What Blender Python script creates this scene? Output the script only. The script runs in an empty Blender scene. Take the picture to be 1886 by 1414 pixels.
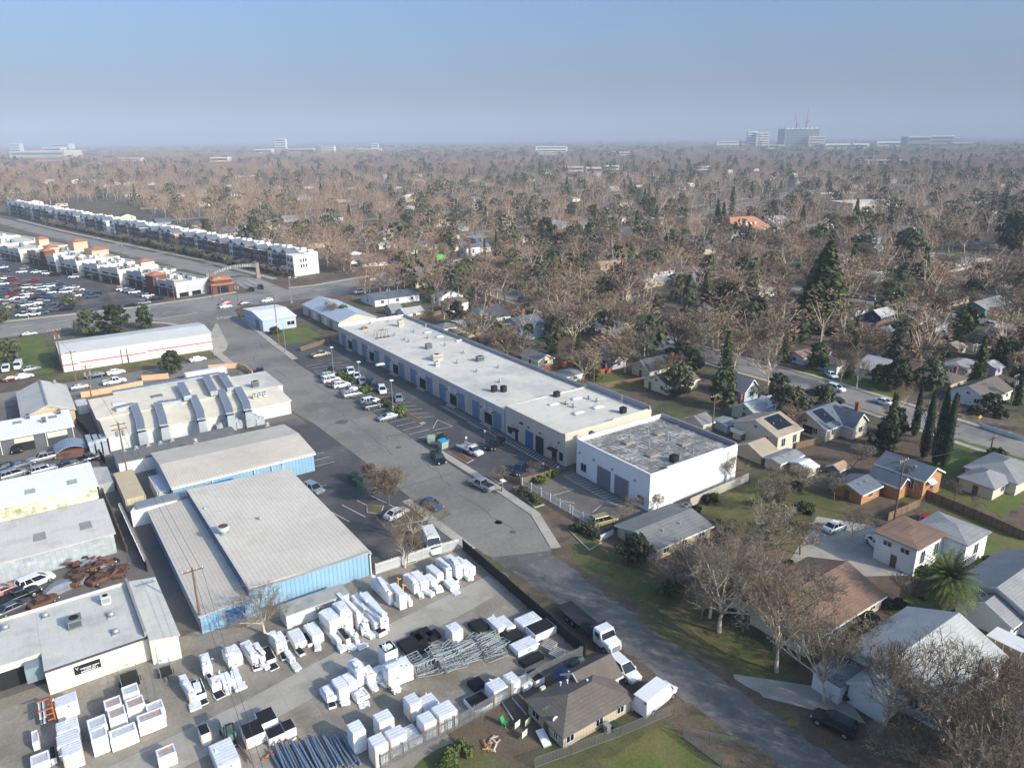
import bpy,math,random
from mathutils import Vector,Matrix
R=math.radians
rnd=random.Random(7)
scene=bpy.context.scene
col=scene.collection
CAM_H=60.0
FPX,CX,CY=1370.0,943.0,707.0
PITCH,ROLL,YAW=math.atan(453/1370.0),R(0.49),R(34.6)
def pix_ray(u,v):
 x,y=u-CX,-(v-CY)
 c,s=math.cos(ROLL),math.sin(ROLL)
 x,y=c*x+s*y,-s*x+c*y
 r,f,z=x,FPX*math.cos(PITCH)+y*math.sin(PITCH),-FPX*math.sin(PITCH)+y*math.cos(PITCH)
 return(f*math.sin(YAW)+r*math.cos(YAW),f*math.cos(YAW)-r*math.sin(YAW),z)
ZS={0:(0,0,1),1:(0,1000,.29274),2:(450,1000,.29274),3:(900,1000,.29274),4:(1386,1000,.29274),5:(0,640,.29274),
  6:(450,640,.29274),7:(900,640,.29274),8:(1386,640,.29274),10:(0,340,.26511),11:(400,340,.26511),
  12:(880,340,.26511),13:(1386,340,.26511),'L1':(0,360,.1414),'L2':(240,380,.19088),'L3':(0,640,.14849),
  'L4':(1200,400,.19802),'Y1':(330,1250,.18558),'Y2':(560,1030,.16967),'Y3':(740,1110,.19088),
  'F1':(680,640,.13786),'Y4':(0,1240,.17497),'H1':(150,660,.21739),'N1':(640,380,.16968),
  'N2':(930,560,.19618),'R1':(1560,560,.17285),'R2':(1280,640,.22627)}
def G(z,x,y,h=0.0):
 """ground (or height h) position of a measured point"""
 o=ZS[z];r=pix_ray(o[0]+x*o[2],o[1]+y*o[2]);t=(CAM_H-h)/-r[2]
 return(r[0]*t,r[1]*t)
def project(X,Y,Z=0.0):
 r=X*math.cos(YAW)-Y*math.sin(YAW);f=X*math.sin(YAW)+Y*math.cos(YAW);z=Z-CAM_H
 d=f*math.cos(PITCH)-z*math.sin(PITCH);up=f*math.sin(PITCH)+z*math.cos(PITCH)
 if d<.1:return(-9999,-9999)
 x,y=r/d*FPX,up/d*FPX
 c,s=math.cos(ROLL),math.sin(ROLL)
 return(CX+c*x-s*y,CY-(s*x+c*y))
def make_camera():
 f=Vector((math.sin(YAW)*math.cos(PITCH),math.cos(YAW)*math.cos(PITCH),-math.sin(PITCH)))
 r=Vector((math.cos(YAW),-math.sin(YAW),0));u=r.cross(f)
 c,s=math.cos(ROLL),math.sin(ROLL)
 X=c*r-s*u;Y=s*r+c*u
 cam=bpy.data.cameras.new('camera');o=bpy.data.objects.new('camera',cam);col.objects.link(o)
 m=Matrix((X,Y,-f)).transposed().to_4x4();m.translation=(0,0,CAM_H);o.matrix_world=m
 cam.sensor_width=36;cam.lens=FPX/1886*36;cam.clip_start=.5;cam.clip_end=90000
 scene.camera=o
make_camera()
SPLIT={'corner_boards':'corner_board','wall_lamp':'wall_lamp','wall_joints':'wall_joint','parapet_braces':'parapet_brace','downpipe':'downpipe','foot':'foot','posts':'post','legs':'leg','piers':'pier','fork_arms':'fork_arm','wheels':'wheel','bars':'bar','struts':'strut'}
class MB:
 def __init__(s):s.v=[];s.f=[];s.m=[]
 def add(s,vs,fs,mi=0):
  b=len(s.v);s.v.extend(vs);s.f.extend([tuple(b+i for i in f)for f in fs]);s.m.extend([mi]*len(fs));return s
 def hexa(s,p,mi=0):
  return s.add(p,[(3,2,1,0),(4,5,6,7),(0,1,5,4),(1,2,6,5),(2,3,7,6),(3,0,4,7)],mi)
 def box(s,x0,y0,z0,x1,y1,z1,mi=0,rot=0,c=None):
  p=[(x0,y0,z0),(x1,y0,z0),(x1,y1,z0),(x0,y1,z0),(x0,y0,z1),(x1,y0,z1),(x1,y1,z1),(x0,y1,z1)]
  if rot:
   cx,cy=c or((x0+x1)/2,(y0+y1)/2);ca,sa=math.cos(rot),math.sin(rot)
   p=[(cx+(a-cx)*ca-(b-cy)*sa,cy+(a-cx)*sa+(b-cy)*ca,z)for a,b,z in p]
  return s.hexa(p,mi)
 def prism(s,poly,z0,z1,mi=0,mtop=None):
  n=len(poly)
  a=sum(poly[i][0]*poly[(i+1)%n][1]-poly[(i+1)%n][0]*poly[i][1]for i in range(n))
  if a<0:poly=poly[::-1]
  vs=[(x,y,z0)for x,y in poly]+[(x,y,z1)for x,y in poly]
  s.add(vs,[(i,(i+1)%n,n+(i+1)%n,n+i)for i in range(n)]+[tuple(range(n-1,-1,-1))],mi)
  return s.add([(x,y,z1)for x,y in poly],[tuple(range(n))],mi if mtop is None else mtop)
 def sheet(s,poly,z,mi=0):
  n=len(poly)
  a=sum(poly[i][0]*poly[(i+1)%n][1]-poly[(i+1)%n][0]*poly[i][1]for i in range(n))
  if a<0:poly=poly[::-1]
  return s.add([(x,y,z)for x,y in poly],[tuple(range(n))],mi)
 def bar(s,a,b,w,t,mi=0):
  ax,ay,az=a;bx,by,bz=b;d=math.hypot(bx-ax,by-ay)or 1e-6
  nx,ny=-(by-ay)/d*w/2,(bx-ax)/d*w/2
  return s.hexa([(ax-nx,ay-ny,az),(bx-nx,by-ny,bz),(bx+nx,by+ny,bz),(ax+nx,ay+ny,az),
      (ax-nx,ay-ny,az+t),(bx-nx,by-ny,bz+t),(bx+nx,by+ny,bz+t),(ax+nx,ay+ny,az+t)][0:8],mi)
 def tube(s,a,b,r0,r1,n=6,mi=0,cap=True):
  a=Vector(a);b=Vector(b);d=b-a
  if d.length<1e-6:return s
  d.normalize();u=d.orthogonal().normalized();w=d.cross(u)
  vs=[]
  for p,r in((a,r0),(b,r1)):
   for k in range(n):
    t=2*math.pi*k/n;q=p+u*(r*math.cos(t))+w*(r*math.sin(t));vs.append((q.x,q.y,q.z))
  fs=[(k,(k+1)%n,n+(k+1)%n,n+k)for k in range(n)]
  if cap:fs+=[tuple(range(n-1,-1,-1)),tuple(range(n,2*n))]
  return s.add(vs,fs,mi)
 def cyl(s,x,y,z0,z1,r,n=12,mi=0,r1=None):return s.tube((x,y,z0),(x,y,z1),r,r if r1 is None else r1,n,mi)
 def dome(s,x,y,z,r,h,n=12,rings=4,mi=0):
  prev=None
  b=len(s.v);vs=[];fs=[]
  for j in range(rings):
   t=math.pi/2*j/rings
   for k in range(n):
    p=2*math.pi*k/n;vs.append((x+r*math.cos(t)*math.cos(p),y+r*math.cos(t)*math.sin(p),z+h*math.sin(t)))
  vs.append((x,y,z+h))
  for j in range(rings-1):
   for k in range(n):fs.append((j*n+k,j*n+(k+1)%n,(j+1)*n+(k+1)%n,(j+1)*n+k))
  for k in range(n):fs.append(((rings-1)*n+k,(rings-1)*n+(k+1)%n,rings*n))
  return s.add(vs,fs,mi)
 def loft(s,rings,mi=0,caps=True):
  n=len(rings[0]);vs=[p for r in rings for p in r];fs=[]
  for j in range(len(rings)-1):
   for k in range(n):fs.append((j*n+k,j*n+(k+1)%n,(j+1)*n+(k+1)%n,(j+1)*n+k))
  if caps:fs+=[tuple(range(n-1,-1,-1)),tuple(range((len(rings)-1)*n,len(rings)*n))]
  return s.add(vs,fs,mi)
 def mesh(s,name,mats,smooth=False,off=(0,0,0)):
  me=bpy.data.meshes.new(name)
  vs=s.v if off==(0,0,0)else[(x-off[0],y-off[1],z-off[2])for x,y,z in s.v]
  me.from_pydata(vs,[],s.f)
  for m in(mats if isinstance(mats,(list,tuple))else[mats]):me.materials.append(m)
  if any(s.m):me.polygons.foreach_set('material_index',s.m)
  if smooth:me.polygons.foreach_set('use_smooth',[True]*len(s.f))
  me.update();return me
 def pieces(s):
  par=list(range(len(s.v)))
  def find(a):
   while par[a]!=a:par[a]=par[par[a]];a=par[a]
   return a
  for f in s.f:
   r=find(f[0])
   for i in f[1:]:par[find(i)]=r
  g={}
  for f,m in zip(s.f,s.m):g.setdefault(find(f[0]),[]).append((f,m))
  out=[]
  for fs in g.values():
   q=MB();ids={}
   for f,m in fs:
    for i in f:
     if i not in ids:ids[i]=len(q.v);q.v.append(s.v[i])
    q.f.append(tuple(ids[i]for i in f));q.m.append(m)
   out.append(q)
  return out
 def build(s,name,mats,parent=None,smooth=False,local=False):
  """vertices are world coordinates unless local; a part's origin is its parent's"""
  if name in SPLIT and len(s.pieces())>1:
   last=None
   for q in s.pieces():last=q.build(SPLIT[name],mats,parent,smooth,local)
   return last
  off=(0,0,0)
  if parent is not None and not local:
   t=parent
   ox=oy=oz=0
   while t is not None:ox+=t.location.x;oy+=t.location.y;oz+=t.location.z;t=t.parent
   off=(ox,oy,oz)
  o=bpy.data.objects.new(name,s.mesh(name,mats,smooth,off));col.objects.link(o)
  if parent is not None:o.parent=parent
  return o
def tag(o,label=None,cat=None,group=None,kind=None):
 if label:o['label']=label
 if cat:o['category']=cat
 if group:o['group']=group
 if kind:o['kind']=kind
 return o
def thing(name,label,cat,loc=(0,0,0),rz=0,group=None):
 o=bpy.data.objects.new(name,None);o.empty_display_size=.3;col.objects.link(o)
 o.location=loc;o.rotation_euler=(0,0,rz);return tag(o,label,cat,group)
def kids(o):return CH.get(o.name)if o.name in CH else list(o.children)
CH={}
def dup(root,loc,rz=0,scale=None,label=None,group=None,swap=None):
 r=root.copy();col.objects.link(r);r.location=loc;r.rotation_euler=(0,0,rz)
 if scale:r.scale=scale if isinstance(scale,tuple)else(scale,)*3
 if label:r['label']=label
 if group:r['group']=group
 if root.name not in CH:CH[root.name]=list(root.children)
 for ch in CH[root.name]:
  c=ch.copy();col.objects.link(c);c.parent=r
  if swap:reslot(c,swap)
  if ch.name not in CH:CH[ch.name]=list(ch.children)
  for g in CH[ch.name]:
   d=g.copy();col.objects.link(d);d.parent=c
   if swap:reslot(d,swap)
 if swap:reslot(r,swap)
 return r
def reslot(o,swap):
 for sl in o.material_slots:
  if sl.material and sl.material.name in swap:
   m=swap[sl.material.name];sl.link='OBJECT';sl.material=m
def S(r,g,b):
 f=lambda c:(c/255/12.92 if c<=10 else((c/255+.055)/1.055)**2.4)
 return(f(r),f(g),f(b))
MATS={}
class NT:
 def __init__(s,name):
  s.mat=bpy.data.materials.new(name);s.mat.use_nodes=True;s.t=s.mat.node_tree;s.b=s.t.nodes['Principled BSDF']
 def n(s,ty,**kw):
  o=s.t.nodes.new(ty)
  for k,v in kw.items():setattr(o,k,v)
  return o
 def l(s,a,b):s.t.links.new(a,b)
 def math(s,op,a,b=None):
  o=s.n('ShaderNodeMath',operation=op)
  for i,x in enumerate((a,b)):
   if x is None:continue
   if isinstance(x,(int,float)):o.inputs[i].default_value=x
   else:s.l(x,o.inputs[i])
  return o.outputs[0]
 def noise(s,co,sc,det=3,rough=.55):
  o=s.n('ShaderNodeTexNoise');o.inputs['Scale'].default_value=sc;o.inputs['Detail'].default_value=det
  o.inputs['Roughness'].default_value=rough;s.l(co,o.inputs['Vector']);return o.outputs['Fac']
 def ramp(s,x,a,b,lo=0.,hi=1.):
  o=s.n('ShaderNodeMapRange');o.clamp=True
  o.inputs[1].default_value=a;o.inputs[2].default_value=b;o.inputs[3].default_value=lo;o.inputs[4].default_value=hi
  s.l(x,o.inputs[0]);return o.outputs[0]
 def mix(s,f,a,b,blend='MIX'):
  o=s.n('ShaderNodeMix',data_type='RGBA',blend_type=blend)
  for i,x in((0,f),(6,a),(7,b)):
   if isinstance(x,(int,float)):o.inputs[i].default_value=x
   elif isinstance(x,tuple):o.inputs[i].default_value=(*x,1)
   else:s.l(x,o.inputs[i])
  return o.outputs[2]
 def coord(s,c):
  if c=='W':return s.n('ShaderNodeNewGeometry').outputs['Position']
  return s.n('ShaderNodeTexCoord').outputs['Object']
def mat(name,c,rough=.85,var=.14,sc=.6,fine=.08,bump=0,metal=0,coord='O',stripes=(),stains=(),spec=.35,trans=0,brick=None,objvar=0):
 """c: linear base colour. stripes: (axis 0/1/2, period, width, darken). stains: (colour, scale, lo, hi, amount)"""
 if name in MATS:return MATS[name]
 N=NT(name);co=N.coord(coord)
 f=N.ramp(N.noise(co,sc,4),.3,.7,1-var,1+var)
 f2=N.ramp(N.noise(co,sc*14,3),.3,.7,1-fine,1+fine)
 f=N.math('MULTIPLY',f,f2)
 if objvar:
  oi=N.n('ShaderNodeObjectInfo').outputs['Random'];f=N.math('MULTIPLY',f,N.ramp(oi,0,1,1-objvar,1+objvar))
 col_=c;cur=None
 for sc_ in stains:
  cur=N.mix(N.math('MULTIPLY',N.ramp(N.noise(co,sc_[1],5,.6),sc_[2],sc_[3]),sc_[4]),cur if cur is not None else c,sc_[0])
 hgt=None
 if stripes:
  sep=N.n('ShaderNodeSeparateXYZ');N.l(co,sep.inputs[0])
  for ax,per,w,dk in stripes:
   fr=N.math('FRACT',N.math('DIVIDE',sep.outputs[ax],per))
   line=N.math('LESS_THAN',fr,w/per)
   f=N.math('MULTIPLY',f,N.ramp(line,0,1,1,1-dk))
   hgt=fr if hgt is None else hgt
 comb=N.n('ShaderNodeCombineColor')
 for i in range(3):N.l(f,comb.inputs[i])
 out=N.mix(1.0,cur if cur is not None else c,comb.outputs[0],'MULTIPLY')
 if brick:
  bt=N.n('ShaderNodeTexBrick');bt.inputs['Scale'].default_value=brick[0];bt.inputs['Color1'].default_value=(1,1,1,1)
  bt.inputs['Color2'].default_value=(brick[1],)*3+(1,);bt.inputs['Mortar'].default_value=(brick[2],)*3+(1,);N.l(co,bt.inputs['Vector'])
  out=N.mix(1.0,out,bt.outputs['Color'],'MULTIPLY')
 N.l(out,N.b.inputs['Base Color'])
 N.b.inputs['Roughness'].default_value=rough;N.b.inputs['Metallic'].default_value=metal
 N.b.inputs['Specular IOR Level'].default_value=spec
 if bump:
  b=N.n('ShaderNodeBump');b.inputs['Strength'].default_value=bump;b.inputs['Distance'].default_value=.1
  h=N.noise(co,sc*6,4)
  if hgt is not None:h=N.math('PINGPONG',hgt,.5)
  N.l(h,b.inputs['Height']);N.l(b.outputs[0],N.b.inputs['Normal'])
 MATS[name]=N.mat;return N.mat
def plain(name,c,rough=.5,metal=0,spec=.5):
 if name in MATS:return MATS[name]
 return mat(name,c,rough=rough,metal=metal,spec=spec,var=.06,sc=2,fine=.04)
SUN_EL=R(26.5);SUN_AZ=math.atan2(.40,-.917)
def make_light():
 w=bpy.data.worlds.new('World');scene.world=w;w.use_nodes=True;nt=w.node_tree
 bg=nt.nodes['Background'];sky=nt.nodes.new('ShaderNodeTexSky');sky.sky_type='NISHITA';sky.sun_disc=False
 sky.sun_elevation=SUN_EL;sky.sun_rotation=SUN_AZ;sky.altitude=60;sky.air_density=.8;sky.dust_density=5;sky.ozone_density=2.2
 mx=nt.nodes.new('ShaderNodeMix');mx.data_type='RGBA';mx.blend_type='MULTIPLY';mx.inputs[0].default_value=1;mx.inputs[7].default_value=(.62,.84,1.05,1)
 nt.links.new(sky.outputs[0],mx.inputs[6]);nt.links.new(mx.outputs[2],bg.inputs[0]);bg.inputs[1].default_value=.225
 L=bpy.data.lights.new('sun','SUN');L.energy=5.2;L.angle=R(.53);L.color=(1,.88,.71)
 o=bpy.data.objects.new('sun',L);col.objects.link(o)
 d=Vector((math.sin(SUN_AZ)*math.cos(SUN_EL),math.cos(SUN_AZ)*math.cos(SUN_EL),math.sin(SUN_EL)))
 o.rotation_euler=(-d).to_track_quat('-Z','Y').to_euler();o.location=(0,0,200)
 scene.view_settings.view_transform='Standard';scene.view_settings.look='None';scene.view_settings.exposure=0
 m=bpy.data.materials.new('haze_air');m.use_nodes=True;t=m.node_tree;t.nodes.remove(t.nodes['Principled BSDF'])
 vs=t.nodes.new('ShaderNodeVolumeScatter');vs.inputs['Color'].default_value=(.515,.59,.72,1);vs.inputs['Density'].default_value=1/4600.;vs.inputs['Anisotropy'].default_value=-.16
 va=t.nodes.new('ShaderNodeVolumeAbsorption');va.inputs['Color'].default_value=vs.inputs['Color'].default_value;va.inputs['Density'].default_value=vs.inputs['Density'].default_value;ad=t.nodes.new('ShaderNodeAddShader');t.links.new(vs.outputs[0],ad.inputs[0]);t.links.new(va.outputs[0],ad.inputs[1])
 t.links.new(ad.outputs[0],t.nodes['Material Output'].inputs['Volume'])
 b=MB().box(-26000,-9000,-30,30000,30000,420);h=b.build('haze',m);tag(h,'pale blue winter haze filling the air above the valley',kind='structure')
 c=scene.cycles;c.max_bounces=5;c.diffuse_bounces=2;c.glossy_bounces=2;c.transmission_bounces=2;c.volume_bounces=1;c.transparent_max_bounces=4
 c.caustics_reflective=False;c.caustics_refractive=False;c.use_denoising=True
 try:c.denoiser='OPENIMAGEDENOISE'
 except Exception:pass
make_light()
ASPH=mat('old_asphalt',S(140,136,130),.92,.12,.12,.09,coord='W',stains=((S(112,109,106),.05,.52,.62,.8),(S(155,150,142),.35,.55,.75,.6)))
ASPH_ST=mat('street_asphalt',S(134,129,122),.92,.10,.10,.09,coord='W',stains=((S(112,108,103),.045,.48,.6,.8),(S(92,89,86),.9,.64,.72,.6),(S(152,147,140),.22,.58,.7,.5)))
ASPH_DK=mat('dark_asphalt',S(80,79,80),.9,.12,.15,.1,coord='W',stains=((S(112,110,108),.08,.5,.65,.7),(S(70,70,72),.6,.6,.7,.5)))
ASPH_LOT=mat('brown_asphalt',S(116,110,104),.92,.12,.2,.1,coord='W',stains=((S(95,90,85),.15,.5,.65,.7),))
CONC=mat('pavement_concrete',S(178,170,157),.9,.1,.3,.06,coord='W',stripes=((0,1.5,.04,.25),(1,1.5,.04,.25)),stains=((S(150,143,132),.4,.5,.7,.6),))
CONC_DRIVE=mat('drive_concrete',S(168,162,150),.9,.1,.25,.06,coord='W',stripes=((0,3.5,.05,.2),(1,4.5,.05,.2)),stains=((S(140,134,124),.3,.5,.7,.7),))
DIRT=mat('yard_dirt',S(146,138,126),.95,.14,.18,.12,coord='W',bump=.3,stains=((S(124,116,102),.12,.48,.62,.8),(S(168,159,144),.5,.55,.7,.6),(S(110,100,84),1.3,.64,.72,.6)))
LITTER=mat('leaf_litter_ground',S(102,90,74),.95,.2,.4,.22,coord='W',bump=.4,stains=((S(84,92,48),.12,.5,.6,.75),(S(120,82,58),.8,.56,.68,.6),(S(66,56,46),2.2,.58,.68,.7)))
LAWN=mat('lawn_grass',S(92,94,54),.95,.2,.25,.2,coord='W',bump=.5,stains=((S(110,98,66),.16,.44,.58,.8),(S(70,82,40),.6,.5,.7,.7),(S(104,84,62),.9,.56,.7,.7)))
LAWN_B=mat('bright_lawn_grass',S(94,106,48),.95,.16,.25,.2,coord='W',bump=.5,stains=((S(76,90,38),.5,.5,.65,.7),(S(114,104,66),.12,.5,.64,.7),(S(104,86,62),1.1,.6,.72,.6)))
TOWN=mat('town_ground',S(104,88,74),.95,.2,.05,.2,coord='W',stains=((S(78,88,54),.03,.5,.6,.8),(S(112,98,84),.1,.5,.62,.7),(S(64,58,52),.3,.55,.65,.6)))
PAINT=mat('road_paint',S(215,212,204),.8,.12,1.5,.12,coord='W')
YPAINT=mat('yellow_road_paint',S(190,160,80),.8,.12,1.5,.12,coord='W')
KERB=mat('kerb_concrete',S(172,166,154),.9,.1,.5,.08,coord='W')
def surf(name,poly,z,m,label,parent=None):
 o=MB().sheet(poly,z).build(name,m);tag(o,label,kind='structure');return o
def rectp(x0,y0,x1,y1):return[(x0,y0),(x1,y0),(x1,y1),(x0,y1)]
def ribbon(pts,w):
 L=[];Rr=[]
 for i,(x,y)in enumerate(pts):
  a=pts[max(0,i-1)];b=pts[min(len(pts)-1,i+1)];d=math.hypot(b[0]-a[0],b[1]-a[1]);nx,ny=-(b[1]-a[1])/d,(b[0]-a[0])/d
  L.append((x+nx*w/2,y+ny*w/2));Rr.append((x-nx*w/2,y-ny*w/2))
 return L,Rr
def road(name,pts,w,z,m,label):
 L,Rr=ribbon(pts,w);b=MB()
 for i in range(len(pts)-1):b.add([(*Rr[i],z),(*Rr[i+1],z),(*L[i+1],z),(*L[i],z)],[(0,1,2,3)])
 o=b.build(name,m);tag(o,label,kind='structure');ROADS.append((pts,w));return o
ROADS=[]
surf('ground',[(-32000,-12000),(34000,-12000),(34000,34000),(-32000,34000)],0,TOWN,'brown and green town ground reaching to the horizon')
surf('yard_ground',[(-60,5),(30,5),(30,56),(50.6,57.3),(50.6,90),(-60,90)],.02,DIRT,'tan dirt of the storage yard')
surf('block_ground',rectp(-60,90,52.2,128),.02,ASPH_LOT,'worn paved ground between the sheds')
surf('block_ground',rectp(-60,128,50,212),.021,ASPH_LOT,'worn paved ground around the workshops')
surf('car_park',[(36.5,90),(52.4,90),(52.2,150),(46,158),(36.5,158)],.04,ASPH_DK,'dark asphalt parking beside the blue warehouses')
street=[(58,-20),(58,30),(57.5,56),(57.6,76),(58.8,90),(59,150),(58.6,200),(57.8,245),(58,275),(60,292)]
def strip(name,left,right,z,m,label):
 b=MB()
 for i in range(len(left)-1):b.add([(*left[i],z),(*left[i+1],z),(*right[i+1],z),(*right[i],z)][::-1],[(0,1,2,3)])
 o=b.build(name,m);tag(o,label,kind='structure');return o
SL=[(55.5,-20),(54.0,40),(54.2,52),(53.9,68),(52.7,83),(52.3,97),(52,129),(51.4,152),(48.6,176),(48.4,200),(50,206),(50.2,262),(46,276),(40,284)]
SR=[(61,-20),(61,40),(60.8,51),(60.8,66),(61.6,79),(65.6,90),(65.8,102),(65.2,150),(64.4,200),(65,225),(66.2,250),(67.2,268),(69.5,282),(73,287)]
SL2=[(s[0],s[1])for s in SL]
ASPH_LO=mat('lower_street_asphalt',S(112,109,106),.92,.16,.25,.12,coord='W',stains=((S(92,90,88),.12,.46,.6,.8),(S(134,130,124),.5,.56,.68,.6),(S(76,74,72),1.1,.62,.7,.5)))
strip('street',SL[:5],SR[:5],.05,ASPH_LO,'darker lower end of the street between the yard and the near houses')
strip('street',SL[4:],SR[4:],.05,ASPH_ST,'worn grey street running past the long grey-roofed building');ROADS.append((street,16))
surf('side_road',[(-60,207.5),(51,206.5),(51,219),(-60,219)],.045,ASPH_ST,'side road behind the duct-roofed workshop')
surf('car_park',[(65,100),(82.2,100),(82.2,222),(65,222)],.055,ASPH_DK,'dark asphalt car park in front of the long building')
surf('courtyard',rectp(71.3,78.5,82.4,99.6),.055,ASPH_LOT,'brown asphalt courtyard of the white building')
ART=[(-400,268),(-150,286),(-4,298),(40,295.5),(76,300),(110,297),(165,310.5),(205,322),(262,340),(340,366),(520,430),(900,560)]
road('arterial_road',ART,25,.052,ASPH,'wide arterial road crossing behind the sheds');
BLV=[(92,300),(91,345),(78,416),(54,519),(31,621),(9,738),(-30,900)]
road('boulevard',BLV,13,.045,ASPH,'boulevard between the shops and the townhouses')
RES=[(173,318),(166,228),(164,181),(163,150),(164.5,109),(163,82),(161.6,66),(160,40),(158,0)]
road('residential_street',RES,10.5,.038,ASPH,'tree lined residential street behind the houses')
RES2=[(274,342),(270,156),(270,128),(268.6,110),(266.5,97),(263,60)]
road('residential_street',RES2,10,.036,ASPH,'second residential street farther right')
RES3=[(355,372),(350,250),(345,100),(340,20)]
road('residential_street',RES3,10,.034,ASPH,'third residential street half hidden by trees')
for i in range(5):
 road('residential_street',[(60+0*i,395+60*i),(520,470+70*i),(900,560+90*i)],9,.028+.001*i,ASPH,'far street hidden among bare trees')
for(n,pts,off,lab)in(('pavement',RES,6.6,'pale pavement on the left of the tree lined street'),('pavement',RES,-6.6,'pale pavement on the right of the tree lined street')):
 L,_=ribbon(pts,2*off)if off>0 else(ribbon(pts,-2*off)[1],0)
 road(n,L,1.5,.06,CONC,lab);ROADS.pop()
LOT=[(-75,312),(-3,318),(36,311),(54,318),(38,357),(31,410),(12,455),(-20,560),(-140,560),(-140,330)]
surf('car_park',LOT,.03,ASPH_DK,'large asphalt car park of the shopping centre')
def pave(pl,w,side,label,z=.13,m=None):
 L,Rr=ribbon(pl,2*w);o_=L if side>0 else Rr
 b=MB()
 for i in range(len(pl)-1):
  q=[pl[i],pl[i+1],o_[i+1],o_[i]];b.prism(q,.0,z)
 o=b.build('pavement',m or CONC);tag(o,label,kind='structure');return o
pave([(61.9,79.6),(65.7,90),(65.9,102),(65.5,122)],1.6,-1,'concrete pavement with kerb beside the white building gate')
pave([(64.6,205),(65.1,225),(66.3,250),(67.3,268)],1.8,-1,'concrete pavement with kerb beyond the car park')
pave([(52.6,86.5),(52.2,97),(52.0,107)],1.6,1,'concrete pavement in front of the yard corner')
pave([(50,206.4),(50.1,262),(46,275),(39,283)],2.2,1,'concrete pavement round the corner of the striped building')
pave([(-150,298.6),(-4,311.2),(40,309),(68,312.5),(80,316)],2.4,1,'pale pavement along the shopping centre frontage')
pave([(100,311.5),(112,311),(165,324),(205,335.5)],2.2,1,'pale pavement across the arterial road')
pave([(101,338),(88,416),(64,519),(41,621),(19,738)],3,-1,'pale footway in front of the townhouses',m=CONC)
def ragged(poly,step=1.6,amp=.55):
 out=[]
 for a,c in zip(poly,poly[1:]+poly[:1]):
  d=math.hypot(c[0]-a[0],c[1]-a[1]);n=max(2,int(d/step))
  for k in range(n):out.append((a[0]+(c[0]-a[0])*k/n+rnd.uniform(-amp,amp),a[1]+(c[1]-a[1])*k/n+rnd.uniform(-amp,amp)))
 return out
surf('verge',ragged([(61,-20),(66.5,-20),(67,40),(67,60),(66,78),(62,80),(60.9,66),(60.9,50)],1.2,.5),.03,LITTER,'leaf covered verge beside the street')
for poly,lab,m in(
 ([(62.5,60),(67.5,48),(70,58),(72,72),(66,78),(63,76)],'mossy green front lawn under the bare sycamore',LAWN),
 ([(62.5,44),(68,38),(69.5,50),(64,58)],'patchy lawn between the street and the brown-roofed house',LAWN),
 ([(91,57),(112,60),(114,77),(89,75)],'green grass behind the concrete block wall',LAWN),
 ([(104,30),(127,30),(127,46),(112,49),(100,45)],'long sunny back lawn beside the wooden fence',LAWN_B),
 ([(86,29),(98,30),(97,42),(88,41)],'shaded lawn beside the palm',LAWN_B),
 ([(128,44),(157,46),(157,66),(140,62)],'green corner lawn by the cypresses',LAWN_B),
 ([(118,47),(130,47),(138,60),(122,60)],'lawn behind the wooden fence',LAWN),
 ([(168.5,86),(182,86),(182,116),(169.5,112)],'front lawns across the residential street',LAWN_B),
 ([(110,128),(129,128),(129,142),(110,142)],'green back garden behind the long building',LAWN_B),
 ([(108,146),(124,146),(124,160),(108,160)],'dull back garden by the red fence',LAWN),
 ([(40.5,44.0),(49.7,44.0),(49.9,28),(34,28)],'mossy lawn in front of the tan cottage',LAWN_B),
 ([(24,44),(33.5,48),(30,55),(22.5,54)],'dark green weeds behind the palisade fence',LAWN),
 ([(5,221),(49.5,222),(49.8,229.4),(5,229.4)],'grass strip beside the striped building',LAWN),
 ([(-40,232),(8,232),(8,282),(-40,278)],'green plot left of the striped building',LAWN_B),
 ([(69,222),(82,222),(82,240),(70,246)],'small lawn before the brown-roofed cottage',LAWN_B),
 ([(252,100),(263,100),(263,150),(252,150)],'green front lawns on the second street',LAWN_B),
 ([(277,95),(290,95),(292,150),(277,150)],'green front lawns across the second street',LAWN_B),
 ([(330,180),(480,190),(470,260),(330,250)],'green park lawn beyond the houses',LAWN),
 ):
 LZ=globals().get('LZ',.0436)+.0012;surf('lawn',ragged(poly),LZ,m,lab)
surf('verge',ragged([(49.6,15),(56,15),(55.3,35),(54.2,42),(54.1,46),(54.8,52),(54.4,60),(54,72),(52.9,84),(50.8,86),(50.4,72),(49.8,57)],1.0,.4),.06,LITTER,'leaf covered dirt verge between the yard fence and the street')
surf('verge',ragged([(60.6,20),(61.8,20),(61.9,42),(61.6,66),(62.4,79),(61.4,79),(60.5,66),(60.4,42)],1.0,.35),.062,LITTER,'strip of dead leaves along the right edge of the street')
surf('drive',[(67.5,31.5),(70,36),(62,45),(60.8,42)],.06,CONC_DRIVE,'leaf strewn drive between the two near houses')
surf('drive',[(99,44),(111,51),(104,62),(88,56),(90,50)],.05,CONC_DRIVE,'pale drive leading to the parked white saloons')
surf('yard_strip',[(-60,60),(13,68.5),(50,74.5),(50,79),(30,76.5),(13,73.5),(-60,66)],.035,CONC_DRIVE,'pale concrete strip crossing the yard')
surf('cottage_yard',rectp(30,30,50,57.2),.03,LITTER,'bare earth around the tan cottage')
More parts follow.
